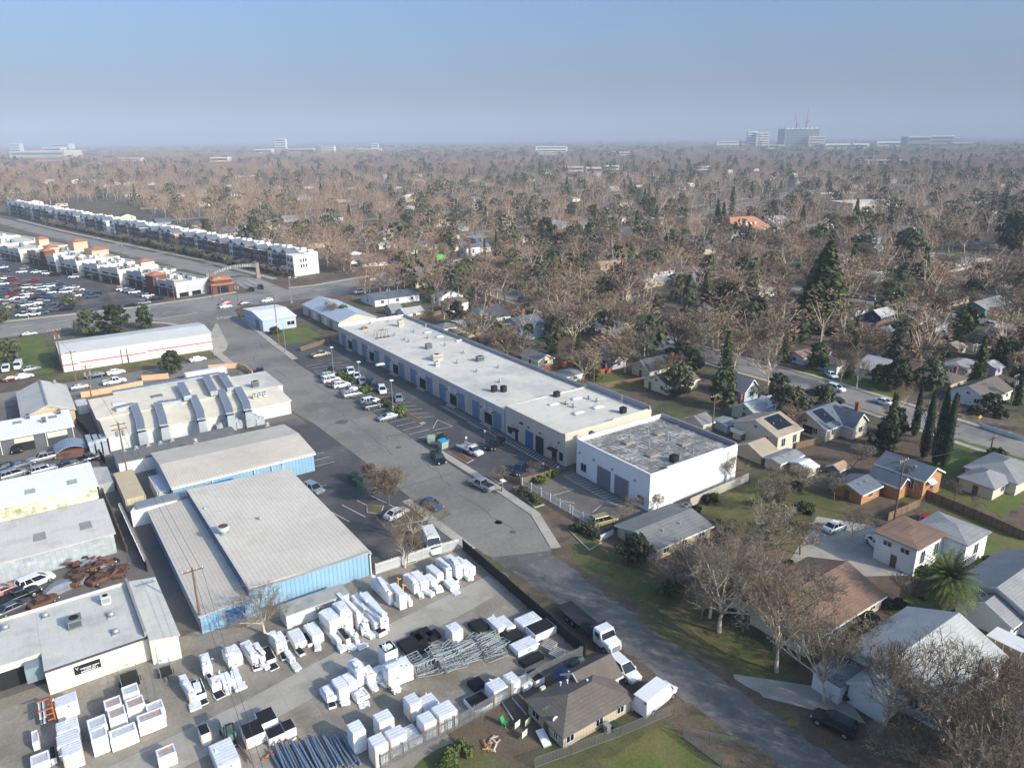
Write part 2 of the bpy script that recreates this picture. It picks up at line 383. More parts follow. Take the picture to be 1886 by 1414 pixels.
def marks(name,lines,label,m=PAINT,w=.12,z=.075):
 b=MB()
 for(a,c)in lines:
  d=math.hypot(c[0]-a[0],c[1]-a[1]);nx,ny=-(c[1]-a[1])/d*w/2,(c[0]-a[0])/d*w/2
  b.sheet([(a[0]-nx,a[1]-ny),(c[0]-nx,c[1]-ny),(c[0]+nx,c[1]+ny),(a[0]+nx,a[1]+ny)],z)
 o=b.build(name,m);tag(o,label,kind='structure');return o
marks('stall_markings',[((65.6,134+2.95*i),(70.6,134+2.95*i))for i in range(22)],'white stall lines on the street side of the car park')
marks('stall_markings',[((71.6,142+2.95*i),(75.4,140.4+2.95*i))for i in range(19)],'angled white stall lines on the building side')
marks('stall_markings',[((80,102+.9*i),(81.9,102.8+.9*i))for i in range(48)],'white hatching along the foot of the long building',w=.1)
marks('stall_markings',[((80.0,101.5),(80.0,146))],'white edge line of the hatching')
marks('stall_markings',[((66.2,131),(72,131)),((74.8,138),(71.4,134)),((74.8,138),(75.6,132.6)),((75.6,132.6),(70.9,133)),((73,123),(75.6,119.5)),((76,121),(78,116)),((79.5,128),(79.5,133))],'white lines around the accessible bays')
marks('stall_markings',[((37.5,121+2.9*i),(42,121+2.9*i))for i in range(0,1)]+[((43.2,130+2.8*i),(47.2,130+2.8*i))for i in range(3)]+[((38.5+2.8*i,112),(40+2.8*i,105.5))for i in range(4)],'white stall lines beside the blue warehouse')
marks('stall_markings',[((81.6,82+1.0*i),(79.6,82.6+1.0*i))for i in range(17)]+[((79.6,81.5),(79.6,98.5))],'white hatching at the white building',w=.1)
marks('stall_markings',[((73.2,93.5),(77.5,93.2)),((72.4,92),(74.4,89)),((78,86),(74.6,84.6)),((77.3,93.4),(76.6,95.2))],'white courtyard bay lines')
marks('lane_lines',[((-150,283.6),(-4,295.6)),((-4,295.6),(39,293.4)),((100,297.6),(165,308)),((165,308),(262,337))],'yellow centre line of the arterial',YPAINT,.35)
marks('lane_lines',[((-150+12*i,287.5+12*i*.082),(-144+12*i,287.5+(12*i+6)*.082))for i in range(12)]+[((-150+12*i,279.2+12*i*.082),(-144+12*i,279.2+(12*i+6)*.082))for i in range(12)]+[((0+11*i,300.6-.1*i),(6+11*i,300.6-.1*i))for i in range(4)]+[((0+11*i,288.6-.1*i),(6+11*i,288.6-.1*i))for i in range(4)]+[((108+11*i,300.6+2.6*i),(114+11*i,301.9+2.6*i))for i in range(9)],'white dashed lane lines of the arterial',PAINT,.3)
marks('lane_lines',[((85.5,322),(86.2,340)),((91.5,316),(92.3,345)),((84.5,318.5),(97,316)),((88.8,318),(89,338))]+[((93+.0*i,322+3.2*i),(96.5,324.4+3.2*i))for i in range(6)],'white stop line and hatching at the boulevard mouth',PAINT,.3)
marks('lane_lines',[((52,262),(51.2,277)),((51.2,277),(44,283)),((66.2,252),(69,275))],'pale edge line at the street corner',YPAINT,.25)
marks('lane_lines',[((40,283.3),(57,285.5))],'white stop line at the street mouth',PAINT,.4)
def text_mesh(txt,size,mw,m,name='lettering',parent=None,ext=.01,local=False):
 c=bpy.data.curves.new('lettering','FONT');c.body=txt;c.size=size;c.extrude=ext;c.align_x='CENTER';c.align_y='CENTER';c.resolution_u=2
 t=bpy.data.objects.new('lettering',c);col.objects.link(t)
 dg=bpy.context.evaluated_depsgraph_get();me=bpy.data.meshes.new_from_object(t.evaluated_get(dg))
 bpy.data.objects.remove(t);me.materials.clear();me.materials.append(m)
 o=bpy.data.objects.new(name,me);col.objects.link(o);o.matrix_world=mw
 if parent is not None:o.parent=parent
 return o
sp=G(11,48,926)
o=text_mesh('STOP',2.2,Matrix.Translation((sp[0],sp[1],.085))@Matrix.Rotation(R(-10),4,'Z')@Matrix.Scale(2.0,4,(0,1,0)),PAINT,'stop_lettering',ext=.002);tag(o,'white STOP lettering painted on the street mouth',kind='structure')
o=marks('lane_lines',[(G('F1',250,1190),G('F1',430,1160)),(G('F1',230,1180),G('F1',250,1230)),(G('F1',430,1160),G('F1',560,1230))],'dark tar seams in the street',mat('tar_seam',S(84,82,80),.9),.18,.06)
def crack(pts,lab):
 b=MB()
 for a,c in zip(pts,pts[1:]):
  d=math.hypot(c[0]-a[0],c[1]-a[1]);nx,ny=-(c[1]-a[1])/d*.06,(c[0]-a[0])/d*.06
  b.sheet([(a[0]-nx,a[1]-ny),(c[0]-nx,c[1]-ny),(c[0]+nx,c[1]+ny),(a[0]+nx,a[1]+ny)],.058)
 tag(b.build('road_seam',MATS['tar_seam']),lab,kind='structure')
for i in range(10):
 y=88+i*19;x=53.5+rnd.random()*10;p=[(x,y)]
 for k in range(9):p.append((p[-1][0]+rnd.uniform(-.5,.6),p[-1][1]+rnd.uniform(1.2,2.2)))
 crack(p,'long dark crack in the street')
 if i%2:crack([(53+.1,y+5)]+[(54+k*1.4,y+5+rnd.uniform(-.4,.4))for k in range(8)],'cross crack in the street')
patch=mat('asphalt_patch',S(96,93,90),.9,.1,.5,coord='W')
for z,x,y,w,l in((6,615,468,3,3),(6,1600,1100,1.4,1.4),(6,970,628,1.5,1.2),(7,60,1100,1.5,1.5),(7,150,1160,1.3,1.2)):
 p=G(z,x,y);a=rnd.random();pol=[(p[0]+w*.5*math.cos(k*math.pi/4+a)*rnd.uniform(.8,1.1),p[1]+l*.5*math.sin(k*math.pi/4+a)*rnd.uniform(.8,1.1))for k in range(8)]
 surf('road_patch',pol,.056,patch,'dark repair patch in the street')
BLUE=mat('blue_cladding',S(140,176,202),.6,.08,.3,.04,coord='W',stripes=((0,.6,.09,.28),(1,.6,.09,.28)),bump=.4)
BLUE_DK=mat('deep_blue_trim',S(60,104,150),.6,.06,coord='W')
RIBROOF=mat('ribbed_grey_roof',S(210,201,188),.7,.07,.12,.05,coord='W',stripes=((0,.62,.12,.12),(1,8.7,.1,.12)),bump=.25,stains=((S(196,184,168),.2,.5,.7,.5),))
RIBROOF2=mat('weathered_ribbed_roof',S(204,194,180),.7,.08,.12,.05,coord='W',stripes=((0,.5,.1,.14),(1,7,.1,.1)),bump=.25,stains=((S(190,180,165),.2,.5,.7,.6),))
WHITEROOF=mat('white_membrane_roof',S(214,207,194),.75,.06,.15,.04,coord='W',stripes=((0,3.1,.06,.07),(1,15.2,.08,.12)),stains=((S(182,180,176),.09,.48,.62,.75),(S(160,158,154),.45,.6,.72,.6),(S(226,225,222),.3,.6,.7,.6)))
GREYROOF=mat('grey_felt_roof',S(204,201,192),.85,.08,.2,.05,coord='W',stripes=((0,1.05,.03,.14),),stains=((S(172,174,170),.3,.5,.68,.7),(S(206,206,200),1.2,.6,.72,.5)))
TANROOF=mat('tan_membrane_roof',S(226,214,194),.85,.06,.2,.05,coord='W',stripes=((1,1.0,.03,.06),),stains=((S(206,192,170),.25,.5,.68,.6),))
CREAM=mat('cream_wall',S(232,224,203),.85,.05,.3,.04,coord='W',stains=((S(205,195,172),.4,.58,.72,.4),))
BEIGE=mat('beige_wall',S(206,196,178),.85,.05,.3,.04,coord='W',stains=((S(186,174,156),.4,.58,.72,.4),))
GREYWALL=mat('grey_block_wall',S(196,188,180),.9,.05,.3,.05,coord='W',stripes=((1,7.6,.12,.12),))
WHITE=mat('white_wall',S(236,237,236),.75,.04,.3,.03,coord='W',stains=((S(214,215,214),.4,.6,.75,.4),))
WHITERIB=mat('white_ribbed_cladding',S(236,233,226),.65,.05,.3,.04,coord='W',stripes=((0,.7,.1,.2),(1,.7,.1,.2)),bump=.4)
TRIM=plain('white_trim',S(228,228,224),.6)
GREYTRIM=plain('grey_metal_trim',S(150,154,158),.5,.3)
DUCT=mat('galvanised_duct',S(186,192,196),.45,.1,.6,.06,coord='W',metal=.35,stains=((S(150,158,166),.8,.5,.7,.6),))
DUCTTOP=mat('duct_top_panel',S(132,141,152),.4,.1,1,.05,coord='W',metal=.3,stripes=((1,1.25,.1,-.4),))
DARK=plain('dark_interior',S(34,34,36),.9)
GLASSD=mat('dark_window_glass',S(30,36,42),.12,.1,2,.05,spec=.6)
BDOOR=mat('blue_grey_shutter',S(104,136,164),.6,.05,1,.03,coord='W',stripes=((2,.35,.04,.18),))
GDOOR=mat('grey_shutter',S(122,124,132),.6,.05,1,.03,coord='W',stripes=((2,.4,.04,.18),))
BLDOOR=mat('bright_blue_shutter',S(58,104,156),.6,.05,1,.03,coord='W',stripes=((2,.35,.04,.18),))
RUST=mat('rusty_metal',S(112,80,64),.9,.25,1.5,.2,coord='W',stains=((S(86,58,46),1.5,.5,.65,.8),(S(150,120,100),3,.6,.7,.5)))
GALV=mat('grey_ribbed_wall',S(170,176,178),.7,.1,.8,.06,coord='W',stripes=((0,.8,.05,.25),(2,.8,.04,.2)),stains=((S(200,204,204),1.1,.5,.65,.6),(S(140,150,156),.6,.55,.7,.5)))
LICHEN=mat('lichen_stained_wall',S(226,224,206),.9,.1,.5,.08,coord='W',stripes=((0,.5,.06,.16),),stains=((S(176,160,92),.9,.48,.66,.85),(S(130,140,110),.35,.55,.75,.5)))
STONE=mat('tan_stone_wall',S(196,176,146),.9,.08,.5,.1,coord='W',brick=(2.2,.86,.8))
DGREY=mat('dark_grey_cladding',S(96,98,104),.7,.06,.5,.04,coord='W',stripes=((0,.5,.06,.25),))
BLACK=plain('black_metal',S(26,26,28),.6)
STAINED=mat('stained_gravel_roof',S(120,117,113),.9,.1,.5,.14,coord='W',stripes=((0,.95,.16,-.5),(1,1.5,.2,-.45)),stains=((S(168,165,160),.35,.46,.56,.8),(S(86,82,78),1.4,.5,.6,.8),(S(196,195,193),1.1,.6,.66,.8)))
HVACW=mat('rooftop_unit_white',S(206,206,200),.6,.06,1,.05)
HVACG=mat('rooftop_unit_grey',S(120,126,130),.6,.08,1,.05)
VENTM=mat('vent_metal',S(176,178,178),.45,.08,2,.05,metal=.3)
SKYL=mat('skylight_dome',S(222,224,226),.3,.04,1,.02,spec=.6)
def shell(b,x0,y0,x1,y1,h,mi=0):b.box(x0,y0,0,x1,y1,h,mi);return b
def parapet(b,x0,y0,x1,y1,z0,z1,t=.3,mi=0,sides='NSEW'):
 if 'S' in sides:b.box(x0,y0,z0,x1,y0+t,z1,mi)
 if 'N' in sides:b.box(x0,y1-t,z0,x1,y1,z1,mi)
 if 'W' in sides:b.box(x0,y0+t,z0,x0+t,y1-t,z1,mi)
 if 'E' in sides:b.box(x1-t,y0+t,z0,x1,y1-t,z1,mi)
def door_x(parent,x,y0,y1,z1,m,name='roller_door',z0=0.02,lab=None):
 """opening on a wall facing -X"""
 b=MB();b.box(x-.06,y0,z0,x-.003,y1,z1,0);b.box(x-.1,y0-.14,z0,x-.003,y0,z1+.14,1);b.box(x-.1,y1,z0,x-.003,y1+.14,z1+.14,1);b.box(x-.1,y0,z1,x-.003,y1,z1+.14,1)
 o=b.build(name,[m,GREYTRIM],parent);
 if lab:tag(o,lab)
 return o
def door_y(parent,y,x0,x1,z1,m,name='roller_door',z0=0.02,lab=None):
 b=MB();b.box(x0,y-.06,z0,x1,y-.003,z1,0);b.box(x0-.14,y-.1,z0,x0,y-.003,z1+.14,1);b.box(x1,y-.1,z0,x1+.14,y-.003,z1+.14,1);b.box(x0,y-.1,z1,x1,y-.003,z1+.14,1)
 o=b.build(name,[m,GREYTRIM],parent)
 if lab:tag(o,lab)
 return o
def win_y(parent,y,x0,x1,z0,z1,fr=TRIM,name='window'):
 b=MB();b.box(x0,y-.05,z0,x1,y-.004,z1,0);xm=(x0+x1)/2
 for a,c in((x0-.1,x0),(x1,x1+.1),(xm-.04,xm+.04)):b.box(a,y-.09,z0,c,y-.004,z1,1)
 b.box(x0-.1,y-.09,z0-.1,x1+.1,y-.004,z0,1);b.box(x0-.1,y-.09,z1,x1+.1,y-.004,z1+.1,1)
 return b.build(name,[GLASSD,fr],parent)
def win_x(parent,x,y0,y1,z0,z1,fr=TRIM,name='window'):
 b=MB();b.box(x-.05,y0,z0,x-.004,y1,z1,0);ym=(y0+y1)/2
 for a,c in((y0-.1,y0),(y1,y1+.1),(ym-.04,ym+.04)):b.box(x-.09,a,z0,x-.004,c,z1,1)
 b.box(x-.09,y0-.1,z0-.1,x-.004,y1+.1,z0,1);b.box(x-.09,y0-.1,z1,x-.004,y1+.1,z1+.1,1)
 return b.build(name,[GLASSD,fr],parent)
def mush(x,y,z,lab,r=.32,h=.7,grp='roof vents'):
 t=thing('roof_vent',lab,'roof vent',(x,y,z),0,grp)
 b=MB();b.box(x-.45,y-.45,z,x+.45,y+.45,z+.14);b.build('base',VENTM,t)
 b=MB();b.cyl(x,y,z+.14,z+h,r*.75,12);b.cyl(x,y,z+h,z+h+.22,r*1.3,12,r1=r*1.0);b.dome(x,y,z+h+.22,r,.14,12,3);b.build('hood',VENTM,t,True);return t
def pipe(x,y,z,lab,h=.8):
 b=MB();b.cyl(x,y,z,z+h,.09,8);b.cyl(x,y,z+h,z+h+.12,.16,8);b.cyl(x,y,z,z+.1,.22,8)
 o=bpy.data.objects.new('roof_pipe',b.mesh('roof_pipe',VENTM,off=(x,y,z)));col.objects.link(o);o.location=(x,y,z);return tag(o,lab,'roof pipe','roof pipes')
def acunit(x,y,z,lab,w=1.5,l=1.3,h=1.2,m=None,grp='rooftop air conditioners'):
 t=thing('air_conditioner',lab,'air conditioner',(x,y,z),0,grp);m=m or HVACW
 b=MB();b.box(x-w/2,y-l/2,z+.12,x+w/2,y+l/2,z+h);b.box(x-w/2-.05,y-l/2-.05,z+h,x+w/2+.05,y+l/2+.05,z+h+.06);b.box(x-w/2+.08,y-l/2+.08,z,x+w/2-.08,y+l/2-.08,z+.12);b.build('casing',m,t)
 b=MB()
 for k in range(5):b.box(x-w/2+.1,y-l/2-.02,z+.3+k*(h-.45)/5,x+w/2-.1,y-l/2-.003,z+.38+k*(h-.45)/5)
 b.build('grille',HVACG if m is HVACW else BLACK,t)
 b=MB();b.cyl(x,y,z+h+.06,z+h+.13,min(w,l)*.36,14);b.build('fan',BLACK,t);return t
def skyl(x,y,z,lab,w=2.4,l=1.2,grp='roof skylights'):
 t=thing('skylight',lab,'skylight',(x,y,z),0,grp)
 b=MB();b.box(x-w/2,y-l/2,z,x+w/2,y+l/2,z+.16);b.build('kerb',VENTM,t)
 rings=[]
 for k,(s,dz)in enumerate(((1,.16),(.9,.3),(.6,.42),(.15,.48))):rings.append([(x-w/2*s,y-l/2*s,z+dz),(x+w/2*s,y-l/2*s,z+dz),(x+w/2*s,y+l/2*s,z+dz),(x-w/2*s,y+l/2*s,z+dz)])
 b=MB().loft(rings);b.build('dome',SKYL,t,True);return t
LX0,LX1,LY0,LY1,LH=82.6,105.2,122.6,213.5,5.3
t=thing('long_building','long low grey multi unit building with white roof and row of blue doors','building',((LX0+LX1)/2,(LY0+LY1)/2,0))
shell(MB(),LX0,LY0,LX1,LY1,LH).build('wall',GREYWALL,t)
b=MB();b.box(LX0+.31,LY0+.01,LH+.004,LX1-.31,LY1-.31,LH+.1);b.build('roof',WHITEROOF,t)
b=MB();parapet(b,LX0,LY0,LX1,LY1,LH+.002,LH+.28,.3,0,'W');parapet(b,LX0,LY0,LX1,LY1,LH+.002,LH+.9,.3,0,'N');b.build('parapet',TRIM,t)
b=MB();b.box(LX1-.3,LY0,LH+.002,LX1,LY1-.31,LH+1.0);b.build('rear_parapet',GREYTRIM,t)
b=MB()
for k in range(14):b.box(LX0+1.2+k*1.55,LY1-.42,LH+.11,LX0+1.32+k*1.55,LY1-.301,LH+.85)
b.build('parapet_braces',GREYTRIM,t)
b=MB()
for k in range(13):b.box(LX0-.04,LY0+7+k*7,0.02,LX0-.003,LY0+7.08+k*7,LH-.3)
b.build('wall_joints',plain('joint_grey',S(140,134,128)),t)
unit=15.15
for k in range(6):
 y=LY0+k*unit
 for a in(1.5,10.2):
  if y+a+3>LY1:continue
  door_x(t,LX0,y+a,y+a+2.6,3.9,BDOOR)
 if k<6:
  b=MB();b.box(LX0-.06,y+4.9,0.02,LX0-.003,y+7.9,2.7,0)
  for q in range(5):b.box(LX0-.09,y+4.9+q*.72,0.02,LX0-.061,y+4.98+q*.72,2.7,1)
  b.build('shopfront',[GLASSD,BLACK],t)
  for q,(o_,w)in enumerate(((4.9,1.2),(7.6,.9))):
   b=MB();b.box(LX0-.1,y+o_,3.35,LX0-.003,y+o_+w,4.25,0);b.box(LX0-.112,y+o_+.2,3.7,LX0-.1005,y+o_+w-.2,4.0,1);b.build('sign_panel',[TRIM,plain('sign_blue',S(130,150,190))],t)
  b=MB();b.box(LX0-.35,y+9.1,3.3,LX0-.003,y+9.35,3.5);b.box(LX0-.35,y+4.3,3.3,LX0-.003,y+4.5,3.5);b.build('wall_lamp',BLACK,t)
  b=MB();b.box(LX0-1.2,y+4.6,0.06,LX0-.01,y+8.2,.18);b.build('step',CONC,t)
zr=LH+.1
LV=[(11,1065,968),(11,1190,952),(11,1155,1010),(11,1235,1048),(11,1305,1078),(11,1370,1025),(11,1335,1092),(11,1465,1068),(11,1585,1118),(11,1615,960),('F1',990,125),('F1',1265,75),('F1',1180,210),('F1',1440,325),('F1',1730,270),('F1',1745,465)]
for i,(z,x,y)in enumerate(LV):
 p=G(z,x,y,zr);mush(min(p[0],LX1-1),p[1],zr,'small mushroom vent on the white roof of the long building',.28,.5,'vents on the long white roof')
for i,(z,x,y)in enumerate([(11,1460,1030),(11,1545,1060),(0,700,672),(0,846,628)]):
 p=G(z,x,y,zr);skyl(p[0],p[1],zr,'flat white skylight on the far half of the long white roof',2.4,1.1,'skylights on the long white roof')
p=G(11,1275,985,zr);acunit(p[0],p[1],zr,'tall cream rooftop cabinet near the far end of the long roof',1.6,1.2,1.9,mat('cabinet_cream',S(206,196,176)))
p=G(11,1025,1005,zr);acunit(p[0],p[1],zr,'low tan box unit with orange lid on the far left of the long roof',1.6,1.2,.8,mat('unit_tan',S(190,150,112)))
p=G('F1',905,165,zr);acunit(p[0],p[1],zr,'large pale cabinet at the middle of the long roof',2.8,1.6,1.5,mat('cabinet_cream',S(206,196,176)))
p=G('F1',905,245,zr);acunit(p[0],p[1],zr,'small white evaporative cooler below the pale cabinet',1.1,1.1,1.1)
p=G('F1',1480,180,zr);acunit(p[0],p[1],zr,'grey louvred air conditioner right of the middle of the long roof',1.9,1.3,1.3,HVACG)
p=G('F1',1740,590,zr);acunit(p[0]-.9,p[1]+.8,zr,'left one of the pair of black condensers on the near part of the long roof',1.1,1.1,1.3,BLACK);acunit(p[0]+.8,p[1]-.5,zr,'right one of the pair of black condensers on the near part of the long roof',1.1,1.1,1.3,BLACK)
p=G(11,1470,1140,zr);acunit(p[0],p[1],zr,'white and grey air conditioner on the roof behind the parked cars',1.6,1.2,1.4,HVACG)
p=G(11,1140,1060,zr)
b=MB()
for k in range(4):
 for s in(0,1):b.tube((p[0]-2+k*1.2,p[1]-1+s*2,zr),(p[0]-1.7+k*1.2,p[1]-.6+s*1.2,zr+2.2),.06,.06,5)
 b.box(p[0]-2.2+k*1.2,p[1]-1.2,zr,p[0]-1.4+k*1.2,p[1]-.6,zr+.35)
b.tube((p[0]-2,p[1]-.4,zr+2.2),(p[0]+2.4,p[1]-.4,zr+2.2),.05,.05,5)
o=b.build('roof_pipe_rack',RUST);tag(o,'rusty pipe frame standing on the far part of the long roof','pipe rack')
BX0,BX1,BY0,BY1,BH=82.4,105.0,101.8,122.0,6.6
t=thing('beige_building','tall beige building with pale roof between the long building and the white one','building',((BX0+BX1)/2,(BY0+BY1)/2,0))
shell(MB(),BX0,BY0,BX1,BY1,BH-.5).build('wall',BEIGE,t)
b=MB();parapet(b,BX0,BY0,BX1,BY1,BH-.498,BH-.05,.3,0,'WN');parapet(b,BX0,BY0,BX1,BY1,BH-.498,BH+.25,.3,0,'S');b.box(BX0+12,BY0+.02,BH+.252,BX1-1,BY0+.28,BH+.5);b.build('parapet',BEIGE,t)
b=MB();parapet(b,BX0,BY0,BX1,BY1,BH-.498,BH+1.0,.3,0,'E');b.build('rear_parapet',GREYTRIM,t)
b=MB();xm=(BX0+BX1)/2
b.add([(BX0+.31,BY0+.31,BH-.45),(BX1-.31,BY0+.31,BH-.3),(BX1-.31,BY1-.31,BH-.3),(BX0+.31,BY1-.31,BH-.1)],[(0,1,2,3)]);b.build('roof',WHITEROOF,t)
door_x(t,BX0,112.2,114.6,3.5,BLDOOR,lab='bright blue roller door');door_x(t,BX0,108.6,111.1,3.5,DARK,'open_bay',lab='open pale loading bay')
b=MB();b.box(BX0-.06,104.4,.02,BX0-.003,105.8,2.3,0);b.box(BX0-1.1,104.0,2.5,BX0-.003,106.2,2.75,1);b.tube((BX0-1,104.2,2.75),(BX0-.01,104.2,3.6),.04,.04,5,1);b.tube((BX0-1,106,2.75),(BX0-.01,106,3.6),.04,.04,5,1);b.build('entrance',[DARK,BLACK],t)
b=MB();b.box(BX0-.06,117.4,.02,BX0-.003,118.4,2.2,0);b.box(BX0-1.1,117.0,2.4,BX0-.003,118.9,2.6,1);b.tube((BX0-1,117.2,2.6),(BX0-.01,117.2,3.5),.04,.04,5,1);b.tube((BX0-1,118.7,2.6),(BX0-.01,118.7,3.5),.04,.04,5,1);b.build('entrance',[DARK,BLACK],t)
win_x(t,BX0,119.6,121.0,1.0,2.2,BLACK);win_x(t,BX0,102.6,103.4,1,2.4,BLACK)
b=MB()
for y in(103.5,109.5,113.4,116.3):b.box(BX0-.25,y,4.3,BX0-.003,y+.4,4.5)
b.build('wall_lamp',BLACK,t)
b=MB();b.box(BX0-.05,115.6,4.2,BX0-.003,116.6,4.6);b.build('house_number',BLACK,t)
zb=BH-.3
for z,x,y,lab in(('N2',455,945,'left skylight of the lower pair on the beige building'),('N2',670,890,'back skylight on the beige building roof'),('N2',870,970,'right skylight on the beige building roof'),(7,565,412,'front skylight on the beige building roof')):
 p=G(z,x,y,zb);skyl(p[0],p[1],zb-.05,lab,2.6,1.2,None)
for z,x,y in(('N2',575,940),('N2',645,968),('N2',790,890),('N2',865,915),(7,490,355)):
 p=G(z,x,y,zb);mush(p[0],p[1],zb-.05,'squat silver vent among the skylights of the beige building',.3,.5,'vents on the beige building roof')
p=G('N2',485,870,zb);acunit(p[0],p[1],zb-.05,'dark condenser at the back left of the beige building roof',1.2,1.,1.2,BLACK)
p=G(7,845,410,zb);acunit(p[0],p[1],zb-.05,'dark condenser by the rear parapet of the beige building',1.2,1.,1.2,BLACK)
p=G('N2',1115,925,zb);pipe(p[0]-.6,p[1],zb,'thin white pipe by the rear parapet of the beige building',1.6)
WX0,WX1,WY0,WY1,WH=82.4,104.4,79.3,98.4,6.9
t=thing('white_building','white box shaped warehouse with stained gravel roof and two grey roller doors','building',((WX0+WX1)/2,(WY0+WY1)/2,0))
shell(MB(),WX0,WY0,WX1,WY1,WH-.9).build('wall',WHITE,t)
b=MB();parapet(b,WX0,WY0,WX1,WY1,WH-.898,WH-.02,.35,0,'W');parapet(b,WX0,WY0,WX1,WY1,WH-.898,WH,.35,0,'S');parapet(b,WX0,WY0,WX1,WY1,WH-.898,WH+.2,.35,0,'N');b.box(WX0+4,WY0+.02,WH+.002,WX1-4,WY0+.33,WH+.3);b.build('parapet',WHITE,t)
b=MB();parapet(b,WX0,WY0,WX1,WY1,WH-.898,WH+.35,.35,0,'E');b.build('rear_parapet',GREYTRIM,t)
b=MB();b.box(WX0+.36,WY0+.36,WH-.896,WX1-.36,WY1-.36,WH-.55);b.build('roof',STAINED,t)
b=MB();b.box(WX0+.01,WY0+.01,WH+.001,WX0+.36,WY1-.01,WH+.04);b.build('coping',TRIM,t)
door_x(t,WX0,89.0,92.3,3.7,GDOOR);door_x(t,WX0,84.4,87.7,3.7,GDOOR)
win_x(t,WX0,95.6,96.9,1.2,2.6,GREYTRIM);win_x(t,WX0,80.6,81.9,.9,2.2,GREYTRIM)
b=MB()
for y in(82.6,88.3,93.2,97.2):b.box(WX0-.3,y,4.4,WX0-.003,y+.35,4.65)
b.build('wall_lamp',GREYTRIM,t)
b=MB();b.box(101.2,WY0-.35,2.0,102.2,WY0-.003,2.6);b.box(101.5,WY0-.5,0.02,102.3,WY0-.003,2.0);b.cyl(101.8,WY0-.25,2.6,WH-.6,.12,8);b.build('downpipe',WHITE,t)
b=MB();b.box(WX0+10,WY0-.03,0.02,WX0+10.06,WY0-.003,WH-.4);b.build('wall_joint',plain('joint_white',S(205,206,206)),t)
zw=WH-.55
for z,x,y in((7,880,600),(7,1072,545),(7,1230,610),(7,1030,680)):
 p=G(z,x,y,zw);b=MB();b.box(p[0]-1.1,p[1]-.6,zw,p[0]+1.1,p[1]+.6,zw+.28);b.box(p[0]-.95,p[1]-.45,zw+.281,p[0]+.95,p[1]+.45,zw+.33)
 o=bpy.data.objects.new('skylight',b.mesh('skylight',[mat('dirty_skylight',S(150,140,128))],off=(p[0],p[1],zw)));o.location=(p[0],p[1],zw);col.objects.link(o);tag(o,'low dirty skylight on the stained gravel roof of the white building','skylight','skylights on the stained roof')
for z,x,y in((7,1020,510),(7,890,565),(7,1003,530),(7,1127,580),(7,1010,615),(7,1243,635),(7,1133,665),(7,1205,690),(7,1285,665)):
 p=G(z,x,y,zw);pipe(p[0],p[1],zw,'short white pipe on the stained gravel roof of the white building',.75)
p=G(7,1165,715,zw);acunit(p[0],p[1],zw,'black condenser near the front corner of the white building roof',1.3,1.1,1.1,BLACK)
p=G(7,635,548,WH);acunit(p[0]+.5,p[1],WH-.55,'small grey box behind the left parapet of the white building',.8,.8,1.,HVACG)
def gable(name,label,x0,y0,x1,y1,h,rise,axis,wall,roof,over=.35,th=.14,fascia=None,cat='building',loc=None):
 t=thing(name,label,cat,((x0+x1)/2,(y0+y1)/2,0));gable_into(t,x0,y0,x1,y1,h,rise,axis,wall,roof,over,th,fascia);return t
